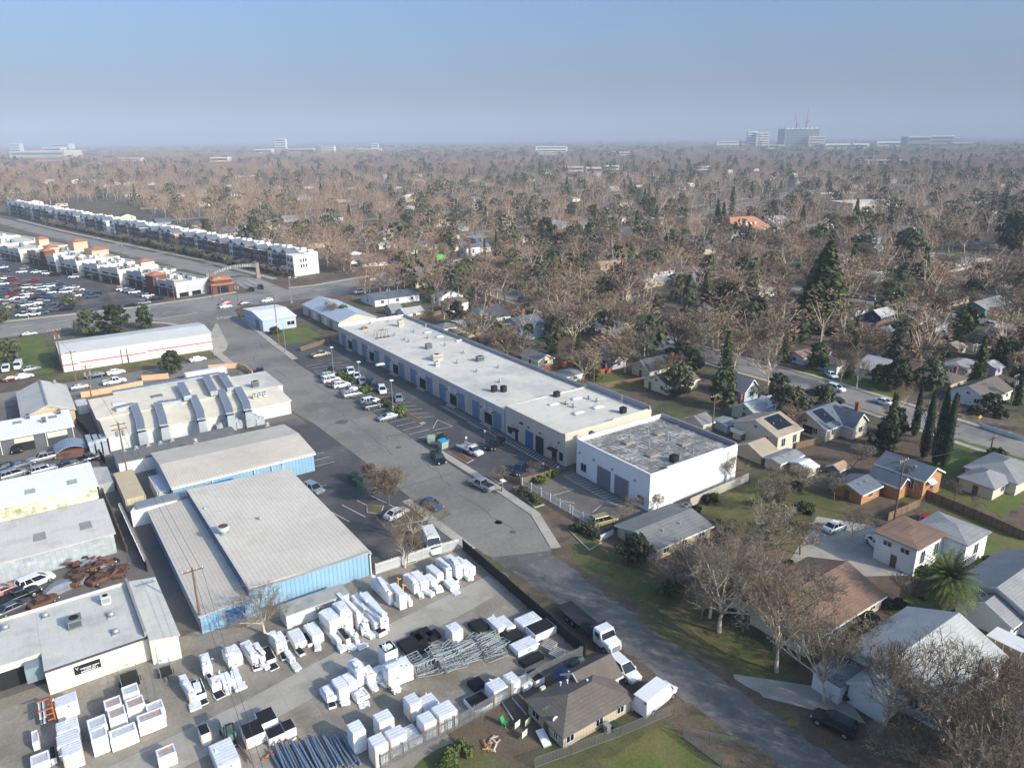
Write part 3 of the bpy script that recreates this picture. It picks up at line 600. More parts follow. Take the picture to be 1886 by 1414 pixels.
def gable_into(t,x0,y0,x1,y1,h,rise,axis,wall,roof,over=.35,th=.14,fascia=None,z0=0,wname='wall',rname='roof'):
 b=MB();xm,ym=(x0+x1)/2,(y0+y1)/2
 if axis=='x':
  b.add([(x0,y0,z0),(x1,y0,z0),(x1,y1,z0),(x0,y1,z0),(x0,y0,h),(x1,y0,h),(x1,y1,h),(x0,y1,h),(x0,ym,h+rise),(x1,ym,h+rise)],
    [(3,2,1,0),(0,1,5,4),(2,3,7,6),(1,2,6,9,5),(3,0,4,8,7),(4,5,9,8),(6,7,8,9)])
 else:
  b.add([(x0,y0,z0),(x1,y0,z0),(x1,y1,z0),(x0,y1,z0),(x0,y0,h),(x1,y0,h),(x1,y1,h),(x0,y1,h),(xm,y0,h+rise),(xm,y1,h+rise)],
    [(3,2,1,0),(0,1,5,8,4),(2,3,7,9,6),(1,2,6,5),(3,0,4,7),(4,8,9,7),(5,6,9,8)])
 w=b.build(wname,wall,t)
 b=MB();e=.01
 if axis=='x':
  k=rise/((y1-y0)/2);d=k*over
  for s in(0,1):
   ya=y0-over if s==0 else y1+over
   p=[(x0-over,ya,h-d+e),(x1+over,ya,h-d+e),(x1+over,ym,h+rise+e),(x0-over,ym,h+rise+e)]
   if s:p=[p[1],p[0],p[3],p[2]]
   b.hexa(p+[(q[0],q[1],q[2]+th)for q in p])
 else:
  k=rise/((x1-x0)/2);d=k*over
  for s in(0,1):
   xa=x0-over if s==0 else x1+over
   p=[(xa,y1+over,h-d+e),(xa,y0-over,h-d+e),(xm,y0-over,h+rise+e),(xm,y1+over,h+rise+e)]
   if s:p=[p[1],p[0],p[3],p[2]]
   b.hexa(p+[(q[0],q[1],q[2]+th)for q in p])
 r=b.build(rname,roof,t)
 if fascia:
  b=MB()
  if axis=='x':
   b.box(x0-over,y0-over-.05,h-d-.12,x1+over,y0-over-.003,h-d+th);
   for xx in(x0-over-.05,):
    for s in(-1,1):
     ya=ym+s*((y1-y0)/2+over)
     p=[(xx,ya,h-d-.14),(xx+.047,ya,h-d-.14),(xx+.047,ym,h+rise-.14),(xx,ym,h+rise-.14)]
     if s>0:p=[p[1],p[0],p[3],p[2]]
     b.hexa(p+[(q[0],q[1],q[2]+.14+th)for q in p])
  else:
   b.box(x0-over-.05,y0-over,h-d-.12,x0-over-.003,y1+over,h-d+th)
   for s in(-1,1):
    xa=xm+s*((x1-x0)/2+over);yy=y0-over-.05
    p=[(xa,yy,h-d-.14),(xm,yy,h+rise-.14),(xm,yy+.047,h+rise-.14),(xa,yy+.047,h-d-.14)]
    if s>0:p=[p[1],p[0],p[3],p[2]]
    b.hexa(p+[(q[0],q[1],q[2]+.14+th)for q in p])
  b.build('fascia',fascia,t)
 return w,r
def hip_into(t,x0,y0,x1,y1,h,rise,wall,roof,over=.35,z0=0,wname='wall',rname='roof'):
 b=MB();b.box(x0,y0,z0,x1,y1,h-.004);b.build(wname,wall,t)
 a,c,d,e=x0-over,y0-over,x1+over,y1+over;w,l=d-a,e-c
 if w>=l:r0,r1=(a+l/2,(c+e)/2),(d-l/2,(c+e)/2)
 else:r0,r1=((a+d)/2,c+w/2),((a+d)/2,e-w/2)
 b=MB();v=[(a,c,h),(d,c,h),(d,e,h),(a,e,h),(a,c,h+.14),(d,c,h+.14),(d,e,h+.14),(a,e,h+.14),(*r0,h+rise),(*r1,h+rise)]
 if w>=l:fs=[(3,2,1,0),(0,1,5,4),(1,2,6,5),(2,3,7,6),(3,0,4,7),(4,5,9,8),(5,6,9),(6,7,8,9),(7,4,8)]
 else:fs=[(3,2,1,0),(0,1,5,4),(1,2,6,5),(2,3,7,6),(3,0,4,7),(4,5,8),(5,6,9,8),(6,7,9),(7,4,8,9)]
 b.add(v,fs);return b.build(rname,roof,t)
def rect(z,N,B,A,h):
 n=G(z,*N,h);bb=G(z,*B,h);a=G(z,*A,h)
 x0=(n[0]+a[0])/2;return x0,(n[1]+bb[1])/2,max(bb[0],x0+2),max(a[1],n[1]+2)
bh=4.1
t=thing('blue_warehouse','large blue metal warehouse with wide ribbed grey roof, its right half higher','building',(27,102,0))
b=MB();b.hexa([(19.2,89,0),(36.1,89,0),(36.1,123.8,0),(19.2,123.8,0),(19.2,89,4.4),(36.1,89,3.7),(36.1,123.8,3.7),(19.2,123.8,4.4)]);b.build('wall',BLUE,t)
b=MB();b.hexa([(19.1,88.7,4.404),(36.4,88.7,3.704),(36.4,124,3.704),(19.1,124,4.404),(19.1,88.7,4.56),(36.4,88.7,3.86),(36.4,124,3.86),(19.1,124,4.56)]);b.build('roof',RIBROOF,t)
b=MB();b.hexa([(12.9,89,0),(19.197,89,0),(19.197,123.5,0),(12.9,123.5,0),(12.9,89,2.6),(19.197,89,3.0),(19.197,123.5,3.0),(12.9,123.5,2.6)]);b.build('low_wall',BLUE,t)
b=MB();b.hexa([(12.7,88.7,2.604),(19.17,88.7,3.01),(19.17,123.6,3.01),(12.7,123.6,2.604),(12.7,88.7,2.74),(19.17,88.7,3.15),(19.17,123.6,3.15),(12.7,123.6,2.74)]);b.build('low_roof',RIBROOF2,t)
b=MB();b.box(19.04,88.9,3.17,19.19,123.7,4.3);b.build('step_flashing',BLUE_DK,t)
b=MB();b.box(36.2,88.6,3.5,36.5,124,3.7);b.box(19.1,88.55,3.9,36.3,88.69,4.2);b.build('gutter',mat('gutter_grey',S(150,150,150)),t)
b=MB();b.box(36.15,88.7,0,36.3,88.9,3.6);b.build('downpipe',TRIM,t)
b=MB();b.box(16.0,88.87,.02,18.4,88.99,2.2);b.build('door',BLUE_DK,t)
def onroof(z,x,y,h):return G(z,x,y,h)
p=G(5,1410,1170,4.5)
t2=thing('roof_ventilator','wide pale blue turbine ventilator on the blue warehouse roof','roof vent',(p[0],p[1],4.3));b=MB();b.box(p[0]-.6,p[1]-.6,4.3,p[0]+.6,p[1]+.6,4.6);b.cyl(p[0],p[1],4.6,5.2,.45,14);b.build('base',VENTM,t2);b=MB();b.cyl(p[0],p[1],5.2,5.8,.8,16,r1=.85);b.cyl(p[0],p[1],5.801,5.83,.7,16,1);b.build('hood',[mat('pale_blue_metal',S(188,206,224)),RUST],t2)
for z,x,y,lab in((5,1638,1083,'small white vent on the upper right of the blue warehouse roof'),(6,100,1085,'small white vent at the middle of the blue warehouse roof'),(5,1290,1025,'small cream vent beside the step of the blue warehouse roof')):
 p=G(z,x,y,4.2);mush(p[0],p[1],4.05,lab,.2,.45,None)
t=thing('blue_shed','long pale blue shed with ribbed grey roof between the warehouse and the duct roofed workshop','building',(30,136,0))
gable_into(t,17.6,128.2,42.6,145.5,3.8,.9,'x',BLUE,RIBROOF2,.3)
b=MB();b.box(17.4,127.75,3.4,42.9,127.87,3.72);b.build('gutter',TRIM,t)
b=MB()
for x in(24,31.3,34.5,36.5):b.box(x,127.9,.1,x+.1,128.19,3.4)
b.build('downpipe',TRIM,t)
b=MB();b.hexa([(22.5,125.9,2.3),(27.5,125.9,2.3),(27.5,128.19,2.7),(22.5,128.19,2.7),(22.5,125.9,2.38),(27.5,125.9,2.38),(27.5,128.19,2.78),(22.5,128.19,2.78)]);b.build('awning',mat('blue_awning',S(20,120,178),.7),t)
b=MB();b.box(17.5,133,.02,17.59,134.2,2.1);b.build('door',GLASSD,t)
for z,x,y,lab in((5,1228,590,'rusty squat turbine vent at the left of the pale blue shed ridge'),(5,1680,488,'rusty squat turbine vent at the middle of the pale blue shed ridge')):
 p=G(z,x,y,4.8);tt=mush(p[0],p[1],4.7,lab,.4,.4,None)
t=thing('white_lean_to','white flat topped lean to joined to the top of the blue warehouse','building',(19,127,0))
b=MB();b.prism([G(5,840,1130),G(5,945,1105),(23.5,125.2),(23.5,127.0),(11.6,127.0)],0,2.9);b.build('wall',WHITE,t)
b=MB();b.box(11.3,124.4,2.95,23.9,127.2,3.15);b.build('roof',GREYTRIM,t)
t=thing('white_block','plain white end block between the pale blue shed and the workshop','building',(19,150,0))
b=MB();b.box(11.8,147.2,0,34,153.6,2.7);b.build('wall',WHITE,t)
b=MB();b.box(11.6,147.0,2.704,34.2,153.8,2.9);b.build('roof',mat('dark_edge_roof',S(120,118,116)),t)
for k in range(5):
 p=(13.5+k*2.2,152.6,2.9);mush(p[0],p[1],2.9,'silver vent in the row on the white end block',.3,.2,'vents on the white end block')
t=thing('duct_roofed_workshop','pale workshop with tan roof crossed by large silver ducts','building',(31,167,0))
b=MB();b.hexa([(12,161.5,0),(49.5,161.5,0),(49.5,171,0),(12,171,0),(12,161.5,3.1),(49.5,161.5,3.1),(49.5,171,3.8),(12,171,3.8)]);b.build('wall',mat('pale_workshop_wall',S(205,208,206),.85,.08,.5,.05,coord='W',stripes=((0,2.4,.08,.12),)),t)
b=MB();b.hexa([(11.7,161.2,3.12),(49.8,161.2,3.12),(49.8,171.1,3.85),(11.7,171.1,3.85),(11.7,161.2,3.24),(49.8,161.2,3.24),(49.8,171.1,3.97),(11.7,171.1,3.97)]);b.build('roof',TANROOF,t)
b=MB();b.box(11.5,171.15,0,42,184.5,4.2);b.build('rear_wall',BEIGE,t)
b=MB();b.hexa([(11.2,171.0,4.204),(42.2,171.0,4.204),(42.2,184.8,4.6),(11.2,184.8,4.6),(11.2,171.0,4.34),(42.2,171.0,4.34),(42.2,184.8,4.75),(11.2,184.8,4.75)]);b.build('rear_roof',TANROOF,t)
b=MB();b.box(42.25,171.2,0,51,185,3.9);b.build('white_wall',WHITE,t)
b=MB();b.box(42.2,171.11,3.904,51.2,185.2,4.05);b.build('white_roof',WHITEROOF,t)
for x in(15,23,29):
 p=(x+1.5,178.5);b=MB();b.box(p[0]-1.2,p[1]-.8,4.5,p[0]+1.2,p[1]+.8,4.8);b.build('roof_hatch',SKYL if x!=23 else HVACG,t)
def duct(pts,w=1.1,h=1.0,lab=None):
 b=MB()
 for a,c in zip(pts,pts[1:]):
  dx,dy=c[0]-a[0],c[1]-a[1];d=math.hypot(dx,dy)or 1e-6
  if math.hypot(dx,dy)<.05:b.box(a[0]-w/2,a[1]-w/2,min(a[2],c[2]),a[0]+w/2,a[1]+w/2,max(a[2],c[2]));continue
  nx,ny=-dy/d*w/2,dx/d*w/2
  b.hexa([(a[0]-nx,a[1]-ny,a[2]),(c[0]-nx,c[1]-ny,c[2]),(c[0]+nx,c[1]+ny,c[2]),(a[0]+nx,a[1]+ny,a[2]),(a[0]-nx,a[1]-ny,a[2]+h),(c[0]-nx,c[1]-ny,c[2]+h),(c[0]+nx,c[1]+ny,c[2]+h),(a[0]+nx,a[1]+ny,a[2]+h)],0)
  n=max(1,int(d/1.15))
  for k in range(n):
   u,v=(k+.06)/n,(k+.94)/n
   P=lambda q,s:(a[0]+dx*q+nx*s*.86,a[1]+dy*q+ny*s*.86,a[2]+(c[2]-a[2])*q+h+.02)
   b.add([P(u,-1),P(v,-1),P(v,1),P(u,1)],[(0,1,2,3)],1)
 o=b.build('roof_duct',[DUCT,DUCTTOP]);tag(o,lab,'roof duct','silver ducts on the tan roof')
H1=lambda x,y,h:(*G('H1',x,y,h),h)
def hd(*pts):
 q=[H1(*p)for p in pts]
 if pts[0][2]<1:e=q[1];q=[(e[0],e[1]-.02,.3),(e[0],e[1],3.9)]+q[1:]
 return q
for i,(pts,lab)in enumerate((
 (hd((0,0,.3),(514,640,3.2),(500,560,3.4),(450,420,4.0),(290,460,4.0)),'leftmost silver duct bent along the tan workshop roof'),
 (hd((0,0,.3),(704,600,3.2),(690,530,3.4),(650,410,4.0),(850,385,4.0)),'second silver duct from the left with a branch to the right'),
 (hd((0,0,.3),(1020,548,3.2),(1010,480,3.4),(950,350,4.1)),'third silver duct from the left on the front roof'),
 (hd((905,355,4.6),(845,240,5.0)),'silver duct on the rear roof left of the square hatch'),
 (hd((0,0,.3),(1262,498,3.2),(1245,430,3.4),(1185,300,4.1)),'fourth silver duct from the left on the front roof'),
 (hd((1130,315,4.6),(1060,180,5.0)),'silver duct on the rear roof right of the square hatch'),
 (hd((0,0,.3),(1412,468,3.2),(1400,410,3.4),(1330,280,4.1)),'rightmost silver duct on the front roof'),
 (hd((1270,285,4.3),(1190,155,4.9)),'silver duct beside the white roof'),
 (hd((270,320,4.0),(1180,155,4.2)),'long silver duct along the back of the tan workshop'))):
 duct(pts,1.6,1.15,lab)
for z,x,y,lab in(('H1',1470,335,'left'),('H1',1512,325,'middle'),('H1',1555,315,'right')):
 p=G(z,x,y,3.8);acunit(p[0],p[1],3.8,lab+' one of three small white fan units in a row on the tan roof',.8,.8,.8)
p=G('H1',1475,240,4.1);acunit(p[0],p[1],4.06,'pale cooler on the white part of the workshop roof',1.5,1.2,1.4,HVACG)
t=thing('duct_bank','bank of grey galvanised ducts standing at the left end of the workshop','duct bank',(9.6,165,0))
for k in range(3):
 b=MB();b.box(8.4+k*1.15,161-k*.4,.02,9.3+k*1.15,168.5-k*1.2,2.2+.2*k);b.box(8.3+k*1.15,161.4,2.2+.2*k,9.4+k*1.15,162.4,3.0+.1*k);b.build('duct',DUCT,t)
for k in range(7):
 p=G('H1',1180+55*k,575-9*k,1.);b=MB();b.box(p[0]-.9,p[1]-.7,0.05,p[0]+.9,p[1]+.7,1.6+.4*(k%3));b.cyl(p[0],p[1],1.6+.4*(k%3),1.9+.4*(k%3),.5,12);o=b.build('plant_unit',[DUCT]);tag(o,'grey plant unit in the row behind the pale blue shed ridge','plant unit','plant units between workshop and blue shed')
t=thing('striped_building','long white metal building with red stripe beside the side road','building',(29.5,240,0))
gable_into(t,9.7,230.2,48.9,246.5,5.0,.9,'x',WHITERIB,mat('pale_grey_roof',S(206,204,200),.75,.06,.15,.04,coord='W',stripes=((0,1.0,.06,.07),)),.3)
b=MB();RED=plain('red_stripe_paint',S(196,40,74))
for k,(a,c,zz)in enumerate(((9.7,13.4,1.75),(13.9,24.0,1.95),(24.4,30.6,1.9),(31,48.9,2.25))):b.box(a,230.15,zz,c,230.195,zz+.32)
b.build('red_stripe',RED,t)
b=MB()
for x in(24.1,25.6):b.box(x,230.05,0.02,x+.22,230.146,4.2)
b.build('downpipe',mat('brown_pipe',S(110,96,90)),t)
b=MB();b.box(25.9,229.7,.02,30.6,230.149,1.7);b.build('porch',WHITERIB,t)
t=thing('stone_gable_building','tan stone building with broad pale gable roof at the left','building',(3,190,0))
gable_into(t,-1.6,183.5,8.2,205,3.4,2.0,'y',STONE,mat('pale_sheet_roof',S(198,194,186),.8,.06,.2,.04,coord='W',stains=((S(176,170,160),.3,.5,.7,.5),)),.35)
b=MB();b.box(3.1,183.2,5.57,3.5,205.3,5.66);b.build('ridge_flashing',GREYTRIM,t)
p=G('L3',680,440,4.6);mush(p[0],p[1],4.55,'silver turbine vent on the pale gable roof',.25,.5,None)
t=thing('white_roofed_garage','dark grey garage with bright white ribbed roof and two open bays','garage',(-4,176,0))
b=MB();b.hexa([(-16,172.6,0),(6.8,172.6,0),(6.8,182.8,0),(-16,182.8,0),(-16,172.6,3.2),(6.8,172.6,3.2),(6.8,182.8,3.7),(-16,182.8,3.7)]);b.build('wall',DGREY,t)
b=MB();b.hexa([(-16.3,172.1,3.21),(7.1,172.1,3.21),(7.1,183,3.72),(-16.3,183,3.72),(-16.3,172.1,3.4),(7.1,172.1,3.4),(7.1,183,3.9),(-16.3,183,3.9)]);b.build('roof',mat('bright_white_ribbed_roof',S(240,240,238),.6,.03,.3,.03,coord='W',stripes=((0,.6,.08,.1),),bump=.3),t)
xa=G(5,50,590)[0];
b=MB();b.box(-3.8,172.5,.02,-.4,172.597,1.9,0);b.box(-3.8,172.46,1.9,-.4,172.597,2.9,1);b.build('open_bay',[DARK,BEIGE],t)
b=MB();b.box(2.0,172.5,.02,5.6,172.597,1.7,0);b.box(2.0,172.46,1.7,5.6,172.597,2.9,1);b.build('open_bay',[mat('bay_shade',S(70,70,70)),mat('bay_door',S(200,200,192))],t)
b=MB()
for x in(-6.2,1.7,6.6):b.box(x,172.3,.02,x+.12,172.45,3.1)
b.build('downpipe',TRIM,t)
for z,x,y,lab in(('L3',350,890,'left'),('L3',550,930,'middle'),('L3',735,830,'right')):
 p=G(z,x,y,3.6);b=MB();acunit(p[0],p[1],3.55,lab+' tall ventilator on the white ribbed garage roof',.8,.8,1.1,HVACG,'coolers on the white garage roof')
for z,x,y in(('L3',215,940),('L3',655,870)):
 p=G(z,x,y,3.6);b=MB();b.box(p[0]-.8,p[1]-.8,3.78,p[0]+.8,p[1]+.8,3.86);b.build('skylight_panel',mat('dull_panel',S(150,150,146)),t)
t=thing('curved_tin_shed','small blue grey curved tin shed in front of the white roofed garage','shed',(4.5,164.5,0))
q0,q1=G(5,350,690),G(5,540,660)
b=MB();b.box(q0[0]+.2,163.2,.02,q1[0]+.2,168,1.4);b.build('wall',RUST,t)
rings=[]
for yy in(163,168.2):
 rings.append([(q0[0]+(q1[0]-q0[0]+.4)*(k/8),yy,1.4+1.0*math.sin(math.pi*k/8))for k in range(9)]+[(q0[0]+(q1[0]-q0[0]+.4)*(k/8),yy,1.25+1.0*math.sin(math.pi*k/8))for k in range(8,-1,-1)])
b=MB().loft(rings);b.build('roof',mat('blue_grey_tin',S(136,152,168),.6,.1,.5,.06,coord='W',stripes=((0,.45,.1,.3),)),t)
t=thing('lichen_shed','white roofed shed whose pale wall is streaked with yellow lichen','shed',(-6,144,0))
b=MB();b.hexa([(-20,139.3,0),(7.2,139.3,0),(7.2,149.5,0),(-20,149.5,0),(-20,139.3,2.5),(7.2,139.3,2.5),(7.2,149.5,3.1),(-20,149.5,3.1)]);b.build('wall',LICHEN,t)
b=MB();b.hexa([(-20.2,139.0,2.51),(7.5,139.0,2.51),(7.5,149.8,3.12),(-20.2,149.8,3.12),(-20.2,139,2.66),(7.5,139,2.66),(7.5,149.8,3.27),(-20.2,149.8,3.27)]);b.build('roof',mat('clean_white_roof',S(238,238,236),.7,.03,.2,.03,coord='W',stains=((S(222,222,218),.3,.55,.7,.5),)),t)
for z,x,y in((5,190,905),(5,455,845)):
 p=G(z,x,y,2.9);b=MB();k=(p[1]-139)/10.8*.61;b.box(p[0]-.75,p[1]-1,2.7+k,p[0]+.75,p[1]+1,2.78+k);b.build('skylight_panel',mat('green_grey_panel',S(166,176,166)),t)
b=MB();b.hexa([(7.55,141,0),(10,141,0),(10,149,0),(7.55,149,0),(7.55,141,2.0),(10,141,1.9),(10,149,1.9),(7.55,149,2.4)]);b.build('side_store',mat('weathered_boards',S(170,172,170),.9,.1,1,.1,coord='W',stripes=((0,.4,.05,.3),)),t)
t=thing('grey_tin_shed','long grey corrugated shed behind the row of wrecked cars','shed',(-6,122,0))
b=MB();b.hexa([(-20,117.4,0),(7.0,117.4,0),(7.0,129.5,0),(-20,129.5,0),(-20,117.4,3.3),(7.0,117.4,3.3),(7.0,129.5,3.9),(-20,129.5,3.9)]);b.build('wall',GALV,t)
b=MB();b.hexa([(-20.2,117.1,3.31),(7.3,117.1,3.31),(7.3,129.8,3.92),(-20.2,129.8,3.92),(-20.2,117.1,3.44),(7.3,117.1,3.44),(7.3,129.8,4.05),(-20.2,129.8,4.05)]);b.build('roof',mat('dull_sheet_roof',S(208,202,194),.8,.06,.2,.05,coord='W',stripes=((0,.9,.04,.1),(1,6,.06,.08)),stains=((S(168,160,150),.3,.5,.7,.5),)),t)
for z,x,y in((5,250,1190),(5,540,1120)):
 p=G(z,x,y,3.6);b=MB();k=(p[1]-117.1)/12.7*.61;b.box(p[0]-.8,p[1]-1.4,3.43+k,p[0]+.8,p[1]+1.4,3.5+k);b.build('skylight_panel',mat('dull_panel',S(150,150,146)),t)
OX0,OX1,OY0,OY1=-4.1,6.6,87.5,101.5
t=thing('cream_office','cream flat roofed office with a black sign and grey felt roof','building',(0,94,0))
b=MB();b.box(OX0,OY0,0,OX1,OY1,3.2);b.build('wall',CREAM,t)
b=MB();b.box(OX0-.05,OY0-.12,3.204,OX1-.32,OY1-.31,3.36);b.build('roof',GREYROOF,t)
b=MB();b.box(OX0-.05,OY0-.18,3.1,OX1,OY0-.121,3.38);b.build('gutter',mat('dark_gutter',S(70,74,80)),t)
b=MB();b.box(OX1-.3,OY0-.1,3.204,OX1,OY1,4.1);b.build('parapet',mat('grey_parapet',S(150,148,148)),t)
b=MB();b.box(-22,OY1-.3,3.204,OX1-.31,OY1,3.6);b.build('rear_parapet',CREAM,t)
b=MB();b.box(-22,91.6,0,OX0-.003,OY1,3.2);b.build('left_wall',CREAM,t)
b=MB();b.box(-22,91.4,3.204,OX0-.06,OY1-.31,3.35);b.build('left_roof',GREYROOF,t)
b=MB();b.box(-8.8,91.5,.02,-4.3,91.597,2.3,0);b.build('open_bay',[DARK],t)
b=MB();b.box(OX0-1.9,89.6,1.0,OX0-.1,91.3,2.9);b.build('raised_door',mat('raised_shutter',S(130,146,154)),t)
b=MB();b.hexa([(OX1+.003,86.2,0),(9.7,85.6,0),(9.7,100.5,0),(OX1+.003,101,0),(OX1+.003,86.2,3.5),(9.7,85.6,3.2),(9.7,100.5,3.2),(OX1+.003,101,3.5)]);b.build('lean_to_wall',CREAM,t)
b=MB();b.hexa([(OX1+.004,86,3.52),(9.9,85.4,3.22),(9.9,100.8,3.22),(OX1+.004,101.2,3.52),(OX1+.004,86,3.64),(9.9,85.4,3.34),(9.9,100.8,3.34),(OX1+.004,101.2,3.64)]);b.build('lean_to_roof',GREYROOF,t)
b=MB();b.hexa([(7.1,85.99,.02),(9.3,85.58,.02),(9.3,85.67,.02),(7.1,86.06,.02),(7.1,85.99,2.4),(9.3,85.58,2.4),(9.3,85.67,2.4),(7.1,86.06,2.4)]);b.build('roller_door',TRIM,t)
tt=thing('wall_sign','black sign with white V logo and lettering on the cream office wall','sign',(-.5,OY0-.05,2))
s0,s1=-1.35,1.35;b=MB();b.box(s0,OY0-.1,1.45,s1,OY0-.004,2.55);sb=b.build('board',mat('sign_black',S(34,32,36)),tt)
def sign_text(txt,x,z,size,y,par,m=TRIM):
 o=text_mesh(txt,size,Matrix.Identity(4),m,'lettering',None,.008)
 o.rotation_euler=(R(90),0,0);px=par.location;o.parent=par;o.location=(x-px[0],y-px[1],z-px[2])
def worn_line(x,z,w,h,y,par,m=TRIM):
 b=MB();rg=random.Random(int(w*100));q=x-w/2
 while q<x+w/2-.05:
  d=h*rg.uniform(.5,.8);hh=h*rg.uniform(.75,1)
  if rg.random()<.88:b.box(q,y-.004,z-hh/2,q+d*.8,y+.004,z+hh/2)
  q+=d
 return b.build('lettering_line',m,par)
sign_text('V',-1.05,2.22,.55,OY0-.11,tt);worn_line(.25,2.05,2.0,.15,OY0-.11,tt);worn_line(.25,1.85,1.3,.11,OY0-.11,tt);worn_line(.15,1.62,1.7,.17,OY0-.11,tt)
for z,x,y,lab in((1,288,462,'white dome vent at the left of the grey felt roof'),(1,700,458,'white dome vent below the white cooler on the felt roof'),(1,730,565,'white dome vent nearest the front edge of the felt roof'),(1,35,538,'white dome vent at the far left edge of the felt roof')):
 p=G(z,x,y,3.4);q=mush(p[0],p[1],3.36,lab,.32,.3,None)
p=G(1,475,520,3.4);acunit(p[0],p[1],3.36,'large grey cooler box in the middle of the felt roof',1.5,1.5,1.2,HVACG)
p=G(1,670,375,3.4);acunit(p[0],p[1],3.36,'white slatted cooler at the back of the felt roof',1.1,.9,1.1)
def box_container(x0,y0,x1,y1,h,label,m,name='shipping_container',cat='container'):
 t=thing(name,label,cat,((x0+x1)/2,(y0+y1)/2,0));b=MB();b.box(x0,y0,.15,x1,y1,h);b.build('body',m,t)
 b=MB()
 for q in(x0+.1,x1-.25):
  b.box(q,y0-.05,.15,q+.15,y0-.003,h)
 for q in(.3,.45,.6,.75):b.box(x0+(x1-x0)*q,y0-.06,.3,x0+(x1-x0)*q+.05,y0-.003,h-.2)
 b.build('door_bars',GREYTRIM,t)
 b=MB();
 for q in(x0,x1-.2):
  for r in(y0,y1-.2):b.box(q,r,0.02,q+.2,r+.2,.148)
 b.build('foot',BLACK,t);return t
box_container(10.4,130.5,13.6,143.5,2.5,'long tan shipping container beside the razor wire fence',mat('tan_container',S(200,182,150),.7,.06,.5,.05,coord='W',stripes=((1,.4,.08,.15),)))
box_container(15.4,130.4,17.7,138.5,2.4,'pale white box trailer parked against the pale blue shed',mat('trailer_white',S(206,206,208),.6,.05,.5,.03,coord='W',stripes=((1,1.2,.04,.15),)),'box_trailer','trailer')
p=G('L3',1045,830);box_container(p[0]-1.1,p[1],p[0]+1.1,p[1]+5,2.3,'white motorhome rear parked by the stone building',mat('trailer_white',S(206,206,208)),'motorhome','motorhome')
p=G('H1',890,190);box_container(p[0],p[1],p[0]+10.5,p[1]+2.2,1.7,'white open top skip bin full of rusty scrap behind the workshop',WHITE,'skip_bin','skip')
p=G(1,310,690);
t=thing('blue_gable_shop','pale blue grey workshop with white roof at the street corner','building',(75,262,0))
x0,y0,x1,y1=rect(11,(320,940),(540,905),(180,860),4.2);gable_into(t,x0,y0,x1,y1,4.0,1.0,'x',mat('pale_blue_wall',S(176,186,204),.8,.05,.4,.04,coord='W'),mat('white_shed_roof',S(228,230,232),.7,.04,.3,.03,coord='W',stripes=((0,1.1,.05,.06),)),.3)
b=MB();b.box(x0-.06,y0+4,.02,x0-.003,y0+8,3.0);b.build('roller_door',GDOOR,t);win_y(t,y0,x0+8,x0+10.5,1.2,2.5)
t=thing('grey_roof_workshop','long grey workshop with blue grey metal roof behind the bare tree','building',(95,262,0))
x0,y0,x1,y1=rect(11,(860,960),(1030,915),(555,810),3.6);y1=y0+34;gable_into(t,x0,y0,x0+13,y1,3.4,2.0,'y',BEIGE,mat('blue_grey_sheet_roof',S(176,186,198),.6,.06,.3,.04,coord='W',stripes=((1,1,.06,.1),)),.3)
for k in range(5):
 b=MB();b.box(x0-.06,y0+6+k*5,.02,x0-.003,y0+8.6+k*5,2.6);b.build('door',TRIM if k%2 else GDOOR,t)
WRAP=mat('white_plastic_wrap',S(238,239,241),.35,.07,.9,.05,bump=.5,stains=((S(205,208,214),1.2,.55,.7,.7),),spec=.5,objvar=.06)
WRAPTOP=mat('wrapped_plank_top',S(226,228,232),.45,.08,1.2,.05,bump=.3,stripes=((1,.42,.07,.38),),stains=((S(196,200,206),1.5,.55,.7,.6),),objvar=.08)
CARD=mat('cardboard_corner',S(200,166,124),.85,.1,2,.06)
BROWNTOP=mat('brown_panel_through_film',S(176,150,144),.4,.1,1.2,.06,stains=((S(210,205,204),2,.5,.7,.8),))
GREYTOP=mat('grey_film_top',S(190,192,196),.4,.1,1.2,.06,stains=((S(222,222,224),2,.5,.7,.8),))
BLKTOP=mat('black_sheet_top',S(30,30,33),.75,.15,2,.1)
STEEL=mat('galvanised_tube',S(158,164,166),.6,.1,2,.06,metal=.1)
BLUESTEEL=mat('blue_grey_pipe',S(132,146,162),.35,.12,2,.08,metal=.35,objvar=.15)
WOOD=mat('orange_timber',S(186,130,76),.8,.15,2,.1)
TORN=plain('torn_film_shade',S(128,130,136),.8)
